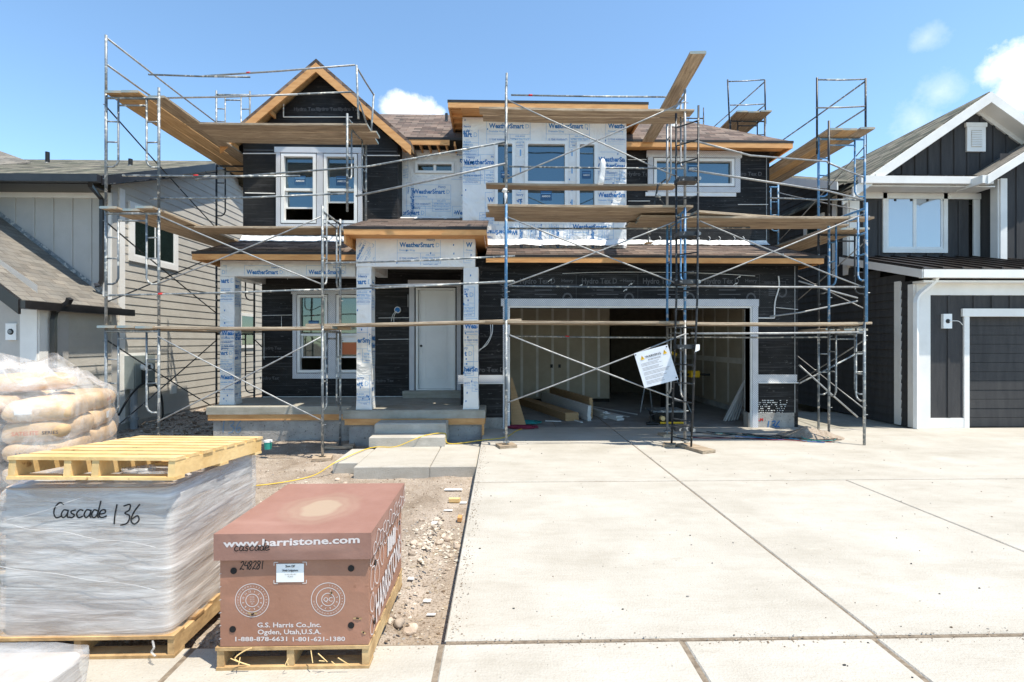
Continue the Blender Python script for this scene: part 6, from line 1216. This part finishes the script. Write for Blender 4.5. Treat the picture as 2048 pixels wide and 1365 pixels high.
# paper bags under a plastic sheet
co = Vector((-3.36, 4.0, 0)); ang = math.radians(23); R3 = Matrix.Rotation(ang, 3, 'Z'); bl, bw, bh = .44, .62, .158
def BT(i, j, z, da=0): c = co+R3 @ Vector((-(i+.5)*bl, (j+.5)*bw, 0)); return Matrix.Translation((c.x, c.y, z)) @ Matrix.Rotation(ang+da, 4, 'Z')
r = random.Random(5); on = ['top', 'second', 'third', 'fourth', 'fifth', 'sixth', 'seventh']; place = {(0, 0): 'front right corner', (1, 0): 'front beside the corner', (2, 0): 'front at the picture edge', (0, 1): 'rear of the right side', (1, 1): 'rear middle', (2, 1): 'rear left'}
for L_ in range(7):
    for (i, j), pl in place.items():
        if L_ > 0 and (j == 1 and i > 0): continue
        z = .2+(6-L_)*(bh+.001); mb = MB(); T = BT(i, j, z+(.02*(i) if L_ == 0 else 0), r.uniform(-.05, .05)); shell(mb, bl-.012, bw-.02, 0, bh, 'kraft', T, rc=.28, rows=8, prof=lambda t: .034*abs(2*t-1)**3, amp=.024, fq=6, seed=L_*9+i*3+j, per=40, topamp=.012)
        o = mb.build('paper_bag', None, True); tag(o, f'kraft paper bag, {on[L_]} layer, {pl} of the stack', 'bag', 'kraft paper bags stacked on the left')
        pm = MB(); q = T @ Vector((-.12, -bw/2-.005, bh*.42)); u = (T.to_3x3() @ Vector((1, 0, 0)))
        if j == 0:
            if (L_+i) % 3 == 0: pm.hexa([q+u*.0, q+u*.1, q+u*.1+Vector((0, .002, 0)), q+Vector((0, .002, 0))], [q+Vector((0, 0, .05)), q+u*.1+Vector((0, 0, .05)), q+u*.1+Vector((0, .002, .05)), q+Vector((0, .002, .05))], 'white')
            elif (L_+i) % 3 == 1: text(pm, 'SATELITE', q, u, (0, 0, 1), width=.16, height=.03, m='ink_orange', bold=.02); text(pm, 'SERIES', q+u*.18, u, (0, 0, 1), width=.1, height=.026, m='ink_grey', bold=.02)
            else: text(pm, 'Harrist', q, u, (0, 0, 1), width=.13, height=.03, m='ink_grey', bold=.02)
        else:
            q = T @ Vector((bl/2+.0, -.08, bh*.4)); v = T.to_3x3() @ Vector((0, 1, 0))
            if L_ % 2: pm.hexa([q, q+v*.09, q+v*.09-u*.002, q-u*.002], [q+Vector((0, 0, .06)), q+v*.09+Vector((0, 0, .06)), q+v*.09-u*.002+Vector((0, 0, .06)), q-u*.002+Vector((0, 0, .06))], 'white')
            else: text(pm, 'SATELITE', q, v, (0, 0, 1), width=.16, height=.03, m='ink_orange', bold=.02)
        pm.build('bag_printing', o)
for k, (i, j, z, da) in enumerate(((.55, .45, 1.36, .5), (1.9, .7, 1.38, -.3))):
    mb = MB(); shell(mb, .58, .42, 0, .14, 'kraft', BT(i, j, z, da), rc=.5, rows=8, prof=lambda t: .08*abs(2*t-1)**3, amp=.03, fq=5, seed=50+k, per=40, topamp=.012); tag(mb.build('paper_bag', None, True), ['loose kraft paper bag lying crosswise on top of the bag stack', 'kraft paper bag on top of the stack at the left edge'][k], 'bag', 'kraft paper bags stacked on the left')
mb = MB(); c = co+R3 @ Vector((-1.5*bl, bw, 0)); shell(mb, 3*bl+.05, 2*bw+.05, .12, 1.42, 'film_loose', Matrix.Translation((c.x, c.y, 0)) @ Matrix.Rotation(ang, 4, 'Z'), rc=.25, rows=26, prof=lambda t: .10*max(0, (t-.86)/.14)**2, amp=.035, fq=4, seed=21, per=110, topamp=.19)
o = mb.build('plastic_sheet', None, True); tag(o, 'loose clear plastic sheet draped over the kraft bag stack', 'plastic sheet')
pm = pallet(0, 0+3*bl, 0, 2*bw, 0, 'pallet', 'yellow pallet under the kraft paper bags')
for ch in [q for q in bpy.data.objects if q.parent == pm]: pass
pm.rotation_euler = (0, 0, ang); cc = co+R3 @ Vector((-1.5*bl, bw, 0)); pm.location = (cc.x, cc.y, .03)
# low wrapped load, bottom left corner
lo = thing('wrapped_load', 'low cloudy plastic wrapped load cut off by the bottom left corner', 'wrapped load', (-2.5, 1.9, 0))
mb = MB(); shell(mb, 1.12, .92, .02, .34, 'taupe', Matrix.Translation((-2.47, 1.9, 0)), rc=.12, rows=6, amp=.02); mb.build('goods', lo, False)
mb = MB(); shell(mb, 1.16, .96, .0, .37, 'film_white', Matrix.Translation((-2.47, 1.9, 0)), rc=.12, rows=12, amp=.02, fq=6, seed=8, per=90, topamp=.02); mb.build('stretch_film', lo, True)
# ------------------------------------------------------------ garage contents
def boards(name, label, cat, x0, x1, y0, y1, z0, n, th, m, me=None, grp=None, skew=0, jit=.03):
    t = thing(name, label, cat, ((x0+x1)/2, y0, z0), grp); r = random.Random(int(x0*77))
    for k in range(n): mb = MB(); j = r.uniform(0, jit); s = r.uniform(-.01, .01); T = Matrix.Translation((x0, y0, 0)) @ Matrix.Rotation(skew, 4, 'Z') @ Matrix.Translation((-x0, -y0, 0)); mb.box(x0+s, x1+s, y0+j, y1, z0+k*th, z0+(k+1)*th-.002, m, T); mb.build('board', t)
boards('board_stack', 'stack of brown fibre boards strapped on the garage floor', 'boards', 1.46, 1.78, 11.05, 14.2, .0, 9, .02, 'mdf', skew=.3); boards('board_stack', 'tall stack of primed white trim boards standing on the garage floor', 'boards', 1.95, 2.03, 11.05, 14.3, 0, 18, .019, 'primed', skew=.24, jit=.02); boards('board_stack', 'taller stack of trim boards behind the primed stack', 'boards', 2.05, 2.13, 11.4, 14.3, 0, 24, .02, 'mdf', skew=.22, jit=.02); boards('board_stack', 'low pile of white trim boards right of the tall stack', 'boards', 2.4, 2.52, 11.35, 14, 0, 8, .019, 'primed', skew=.26, jit=.3); boards('board_stack', 'thin pale boards farthest right on the garage floor', 'boards', 2.62, 2.8, 11.1, 13.6, 0, 4, .025, 'primed', skew=.34, jit=.1); 
for k, (x, y, a, l) in enumerate(((1.78, 10.85, .35, .9), (3.0, 11.6, .42, 1.8), (3.3, 12.0, .5, 2.2), (1.35, 11.0, 1.4, .35))):
    mb = MB(); mb.box(-.03, .03, 0, l, .0, .016, 'primed', Matrix.Translation((x, y, .003)) @ Matrix.Rotation(a, 4, 'Z')); tag(mb.build('trim_board'), ['short white trim offcut before the fibre board stack', 'white trim board lying right of the board piles', 'long white trim board lying deepest in the garage', 'small white offcut left of the fibre boards'][k], 'board', 'loose trim boards on the garage floor')
for k in range(5):
    mb = MB(); x = 5.0+.085*k; a = Vector((x, 11.0+.04*k, .0)); b = Vector((5.45+.05*k, 11.02+.04*k, .85+.04*k)); d = Vector((.0, .1, 0)); w_ = Vector((.03, 0, 0)); mb.hexa([a, a+w_, a+w_+d, a+d], [b, b+w_, b+w_+d, b+d], 'primed'); tag(mb.build('leaning_board'), f'{ORD[k]} white trim board leaning on the right garage jamb', 'board', 'white boards leaning on the garage jamb')
mb = MB(); a = P(1022, 850, 10.45); mb.hexa([(.24, 10.5, 0), (.55, 10.45, 0), (.55, 10.5, 0), (.24, 10.55, 0)], [(.22, 10.62, 1.0), (.26, 10.62, 1.0), (.26, 10.66, 1.0), (.22, 10.66, 1.0)], 'mdf'); tag(mb.build('leaning_board'), 'brown board leaning inside the left garage jamb', 'board')
t = thing('miter_saw_stand', 'yellow and black mitre saw stand with splayed silver legs inside the garage', 'saw stand', (4.35, 12.6, 0))
mb = MB(); mb.tube([(3.7, 12.7, .93), (5.3, 12.5, .93)], .03, 'rubber', 6); mb.build('rail', t)
for (a, b) in (((3.75, 12.7, .9), (3.5, 12.4, 0)), ((3.8, 12.7, .9), (3.95, 12.9, 0)), ((4.45, 12.6, .9), (4.75, 12.3, 0)), ((4.4, 12.6, .9), (4.3, 12.9, 0))): mb = MB(); mb.tube([a, b], .016, 'galv_clean', 8); mb.build('leg', t)
for x in (3.85, 4.9): mb = MB(); mb.box(x-.11, x+.11, 12.42, 12.66, .87, 1.03, 'yellow'); mb.build('bracket', t)
mb = MB(); mb.box(3.85, 4.5, 12.45, 12.85, 1.0, 1.1, 'rubber'); mb.tube([(4.1, 12.6, 1.1), (4.1, 12.6, 1.35), (4.3, 12.55, 1.5), (4.45, 12.5, 1.42)], .05, 'yellow', 8); mb.tube([(4.2, 12.52, 1.28), (4.2, 12.58, 1.28)], .16, 'rubber', 18); mb.build('saw', t)
mb = MB(); mb.box(4.3, 4.75, 12.9, 13.3, 0, .8, 'rubber'); tag(mb.build('tool_chest'), 'black tool chest standing behind the saw stand', 'tool chest')
t = thing('table_saw', 'black and yellow jobsite table saw on the garage floor behind the ladder', 'table saw', (3.55, 10.7, 0)); mb = MB(); mb.box(3.25, 3.95, 10.55, 11.1, .26, .3, 'galv'); mb.build('table', t); mb = MB(); mb.hexa([(3.32, 10.62, .06), (3.88, 10.62, .06), (3.84, 11.05, .06), (3.36, 11.05, .06)], [(3.28, 10.58, .258), (3.92, 10.58, .258), (3.9, 11.08, .258), (3.3, 11.08, .258)], 'rubber'); mb.build('body', t)
mb = MB(); mb.tube([(3.2, 10.55, .05), (3.2, 10.55, .2), (3.35, 10.55, .26)], .02, 'rubber', 8); mb.tube([(3.95, 10.55, .04), (3.4, 10.54, .04)], .022, 'yellow', 8); mb.tube([(3.45, 10.5, .14), (3.45, 10.6, .14)], .05, 'pallet', 10); mb.tube([(3.1, 10.5, .03), (3.35, 10.5, .03)], .03, 'rubber', 8); mb.build('roll_cage', t)
# hoses and cords
def coil(name, label, cx, cy, rx, ry, z, n, rad, m, seed):
    r = random.Random(seed); pts = []
    for k in range(n*12): a = k*math.pi/6; q = 1+.25*math.sin(k*.37+seed); pts.append((cx+rx*q*math.cos(a)+r.uniform(-.02, .02), cy+ry*q*math.sin(a)+r.uniform(-.01, .01), z+rad+.008*(k//12)+r.uniform(0, .01)))
    mb = MB(); mb.tube(smooth_pts(pts, 2), rad, m, 6); tag(mb.build(name, None, True), label, 'hose')
coil('hose_coil', 'tangled teal hose inside the left garage jamb', .52, 10.75, .3, .14, 0, 5, .012, 'teal', 1); coil('hose_coil', 'dark red hose coil at the left garage jamb', .44, 10.15, .26, .1, .0, 6, .011, 'wine', 2); coil('hose_coil', 'thin teal air line curled beside the dirt pile', 5.72, 8.85, .24, .2, .03, 1, .006, 'teal', 5)
def cord(label, pts, m, rad=.009, name='power_cord', cat='cord'): mb = MB(); mb.tube(smooth_pts(pts, 6), rad, m, 6); tag(mb.build(name, None, True), label, cat)
cord('yellow cord running over the concrete steps to the garage', [(-4.2, 7.0, gh(-4.2, 7)+.02), (-3.4, 6.9, gh(-3.4, 6.9)+.02), (-2.75, 7.3, gh(-2.75, 7.3)+.02), (-2.45, 7.55, -.03), (-2.2, 8.55, -.035), (-1.8, 8.6, -.03), (-1.5, 8.62, .08), (-1.28, 8.75, .14), (-.98, 8.9, .14), (-.9, 8.85, -.03), (-.3, 8.95, .01), (.1, 9.2, .012), (.35, 9.9, .012), (.7, 10.4, .01)], 'cordy', .007)
r = random.Random(9)
for k in range(9):
    x0 = r.uniform(3.3, 4.8); y0 = r.uniform(8.9, 9.7); n = 7; x1 = r.uniform(5.6, 6.2); cord(['black', 'dark blue', 'dark', 'thin black', 'kinked black', 'dark green', 'looping black', 'straight black', 'twisted dark'][k]+f' power cord trailing to the dirt pile, {["nearest the door", "second", "third", "fourth", "fifth", "sixth", "seventh", "eighth", "closest to the viewer"][k]} of the bunch', [(x0+(x1-x0)*j/n+r.uniform(-.08, .08), y0+(8.7-y0)*j/n+r.uniform(-.12, .12), .012+(.02*(j > 4))*r.random()) for j in range(n+1)], ['rubber', 'spray_blue', 'rubber', 'rubber', 'rubber', 'teal', 'rubber', 'rubber', 'wine'][k], .007)
# dirt pile
mb = MB(); n = 40; k0 = 0
for j in range(n+1):
    for i in range(n+1): u, v = i/n*2-1, j/n*2-1; d = max(0, 1-math.hypot(u, v)); x, y = 5.78+u*.62, 9.2+v*.5; mb.v.append(Vector((x, y, -.01+.2*d**1.1*(1+.5*noise.noise(Vector((x*4, y*4, 0))))+.03*d*noise.noise(Vector((x*15, y*15, 3))))))
mi = mb.mi('dirt')
for j in range(n):
    for i in range(n): mb.f.append((j*(n+1)+i, j*(n+1)+i+1, (j+1)*(n+1)+i+1, (j+1)*(n+1)+i)); mb.m.append(mi)
o = mb.build('dirt_pile', None, False); tag(o, 'small pile of brown dirt at the right corner of the garage', 'dirt pile')
# green bucket
t = thing('plastic_cup', 'small green plastic tub with white lid in the dirt by the porch', 'tub', P(536, 899, 8.6)); p = wloc(t); mb = MB(); mb.tube([p, p+Vector((0, 0, .12))], [.055, .065], 'green', 14); mb.build('tub', t); mb = MB(); mb.tube([p+Vector((0, 0, .12)), p+Vector((0, 0, .15))], .07, 'white', 14); mb.build('lid', t)
# ------------------------------------------------------------ stones, scraps, gravel
def rock(mb, c, s, m, seed, sq=(1, 1, .65), lvl=2):
    r = random.Random(seed); vs = []; fs = []
    t = (1+5**.5)/2; base = [Vector(v).normalized() for v in ((-1, t, 0), (1, t, 0), (-1, -t, 0), (1, -t, 0), (0, -1, t), (0, 1, t), (0, -1, -t), (0, 1, -t), (t, 0, -1), (t, 0, 1), (-t, 0, -1), (-t, 0, 1))]
    F0 = [(0, 11, 5), (0, 5, 1), (0, 1, 7), (0, 7, 10), (0, 10, 11), (1, 5, 9), (5, 11, 4), (11, 10, 2), (10, 7, 6), (7, 1, 8), (3, 9, 4), (3, 4, 2), (3, 2, 6), (3, 6, 8), (3, 8, 9), (4, 9, 5), (2, 4, 11), (6, 2, 10), (8, 6, 7), (9, 8, 1)]
    V_ = base[:]; 
    for _ in range(lvl):
        mid = {}; nf = []
        for a, b, cc in F0:
            def g(i, j):
                k = (min(i, j), max(i, j))
                if k not in mid: mid[k] = len(V_); V_.append(((V_[i]+V_[j])/2).normalized())
                return mid[k]
            ab, bc, ca = g(a, b), g(b, cc), g(cc, a); nf += [(a, ab, ca), (b, bc, ab), (cc, ca, bc), (ab, bc, ca)]
        F0 = nf
    R_ = Matrix.Rotation(r.uniform(0, 6.3), 3, 'Z'); k0 = len(mb.v); i = mb.mi(m); so_ = Vector((r.uniform(0, 50), 0, 0))
    for v in V_:
        d = 1+.28*noise.noise(v*1.1+so_)+.08*noise.noise(v*3+so_); mb.v.append(Vector(c)+R_ @ Vector((v.x*sq[0]*s*d, v.y*sq[1]*s*d, v.z*sq[2]*s*d)))
    for f in F0: mb.f.append(tuple(k0+q for q in f)); mb.m.append(i)
def GP(px, py, z=-.11):
    t = (px-1024)/F; zc = (CH-z)*F/(py-683); c, s = math.cos(TH), math.sin(TH); return Vector((c*t*zc+s*zc, zc*c-s*t*zc, z))
rk = [(798, 1259, .055), (780, 1257, .035), (820, 1258, .075), (760, 1272, .04), (880, 1056, .05), (886, 1072, .045), (868, 1066, .035), (878, 1085, .045), (895, 1078, .055), (858, 1098, .03), (845, 1060, .035), (873, 1042, .05), (915, 1092, .05), (912, 1085, .035), (838, 1105, .04), (827, 1098, .05), (850, 1108, .03), (835, 1075, .03), (848, 1088, .03), (824, 1122, .045), (840, 1132, .035), (868, 1012, .03), (842, 1040, .028), (900, 1110, .03), (690, 952, .05), (735, 958, .07), (790, 960, .05), (720, 967, .04), (765, 963, .035), (612, 953, .03), (675, 947, .05), (655, 985, .03)]
sides = ['pale', 'tan', 'grey', 'brownish', 'rounded', 'angular', 'flat']
for k, (px, py, s) in enumerate(rk):
    p = GP(px, py); p.z = gh(p.x, p.y)+s*.22; s *= .8; mb = MB(); rock(mb, p, s, 'stone', k+3, (1, .75, .6)); o = mb.build('stone', None, k % 3 == 0)
    wh = 'by the sidewalk near the carton pallet' if py > 1240 else 'in the rubble patch between carton and driveway' if py > 990 else 'at the foot of the landing slab'
    tag(o, f'fist sized stone {wh}', 'stone', 'loose stones '+wh)
for k, (px, py, w_, l, m, lb) in enumerate(((854, 1201, .034, .03, 'white', 'white paper scrap nearest the middle of the dirt strip'), (822, 1168, .03, .034, 'white', 'white paper scrap beside the carton'), (862, 1228, .036, .018, 'white', 'folded white paper scrap low in the dirt strip'), (897, 1015, .07, .03, 'white', 'thin curved white scrap near the driveway edge'), (870, 1052, .05, .06, 'white', 'white chip leaning in the rubble patch'), (927, 998, .05, .04, 'white', 'white chip beside the wood scrap'), (908, 995, .09, .05, 'pallet', 'small yellow wood offcut by the driveway edge'), (920, 1040, .03, .09, 'wood_new', 'orange wood shard by the driveway edge'), (600, 958, .06, .04, 'white', 'pale scrap left of the landing slab'), (905, 970, .16, .05, 'white', 'crumpled white wrap piece near the driveway corner'))):
    p = GP(px, py); p.z = gh(p.x, p.y)+.012; r = random.Random(k); mb = MB(); h = .04 if 'wood' in m or m == 'pallet' else .004
    q = [Vector((math.cos(a)*w_*r.uniform(.8, 1.1), math.sin(a)*l*r.uniform(.8, 1.1), 0)) for a in (.6, 2.4, 3.7, 5.6)]
    mb.hexa([p+v for v in q], [p+v+Vector((0, 0, h+r.uniform(0, .004))) for v in q], m); tag(mb.build('scrap'), lb, 'scrap', 'construction scraps in the dirt')
def pebbles(name, label, cat, n, reg, lo, hi, mats, zf, seed):
    r = random.Random(seed); mb = MB()
    for k in range(n):
        x, y = reg(r); s = lo+(hi-lo)*r.random()**3; z = zf(x, y)+s*.25; m = r.choice(mats); c = Vector((x, y, z)); a0 = r.uniform(0, 6)
        k0 = len(mb.v); i = mb.mi(m); nn = 5
        for j in range(nn): a = a0+j*2*math.pi/nn; d = s*r.uniform(.7, 1.25); mb.v.append(c+Vector((math.cos(a)*d, math.sin(a)*d*.8, r.uniform(-.2, .15)*s)))
        mb.v.append(c+Vector((r.uniform(-.3, .3)*s, r.uniform(-.3, .3)*s, s*r.uniform(.4, .8)))); mb.v.append(c-Vector((0, 0, s*.5)))
        for j in range(nn): mb.f.append((k0+j, k0+(j+1) % nn, k0+nn)); mb.m.append(i); mb.f.append((k0+(j+1) % nn, k0+j, k0+nn+1)); mb.m.append(i)
    o = mb.build(name, None); o['kind'] = 'stuff'; tag(o, label, cat)
M['peb1'] = mat('pebble_tan', (.36, .29, .21), rough=.95); M['peb2'] = mat('pebble_grey', (.26, .24, .22), rough=.95); M['peb3'] = mat('pebble_pale', (.55, .49, .4), rough=.95); M['peb4'] = mat('clod_brown', (.17, .12, .08), rough=.95)
def regA(r):
    while 1:
        y = 2.98+(10-2.98)*r.random()**1.3; x = r.uniform(-9 if y > 5 else -4, -.36)
        return x, y
def regB(r): return -.55+r.gauss(0, .22) if False else min(-.37, -.62+r.gauss(0, .14)), 4.7+r.gauss(0, .33)
pebbles('gravel', 'loose gravel scattered over the dirt yard', 'gravel', 17000, regA, .003, .017, ['peb1', 'peb1', 'peb2', 'peb3', 'peb4', 'dirt'], gh, 1)
pebbles('rubble', 'broken rubble chips in the dirt strip beside the driveway', 'rubble', 520, regB, .006, .028, ['peb3', 'peb1', 'stone', 'peb3'], gh, 2)
pebbles('dirt_clods', 'clods of dirt between the beige house and the porch', 'dirt clods', 3000, lambda r: (r.uniform(-8.3, -5.9), r.uniform(7.5, 16)), .015, .07, ['peb4', 'dirt', 'dirt'], gh, 3)
pebbles('grit', 'dark grit specks on the driveway concrete', 'grit', 420, lambda r: (r.uniform(-.3, 7), 2.2+r.random()**1.0*7), .003, .011, ['rubber', 'peb4', 'peb2'], lambda x, y: .001, 4)
pebbles('dirt_spill', 'dirt and chips spilled onto the left edge of the driveway', 'dirt spill', 900, lambda r: (-.31+abs(r.gauss(0, .05)), r.uniform(3.0, 8.6)), .002, .008, ['peb4', 'peb1', 'dirt', 'peb2'], lambda x, y: .001, 6)
pebbles('dirt_spill', 'dirt and grit fallen along the sidewalk joint', 'dirt spill', 900, lambda r: (r.uniform(-1.6, 6), 2.95+r.gauss(0, .035)), .002, .008, ['peb4', 'peb1', 'dirt', 'peb2'], lambda x, y: .001, 7)
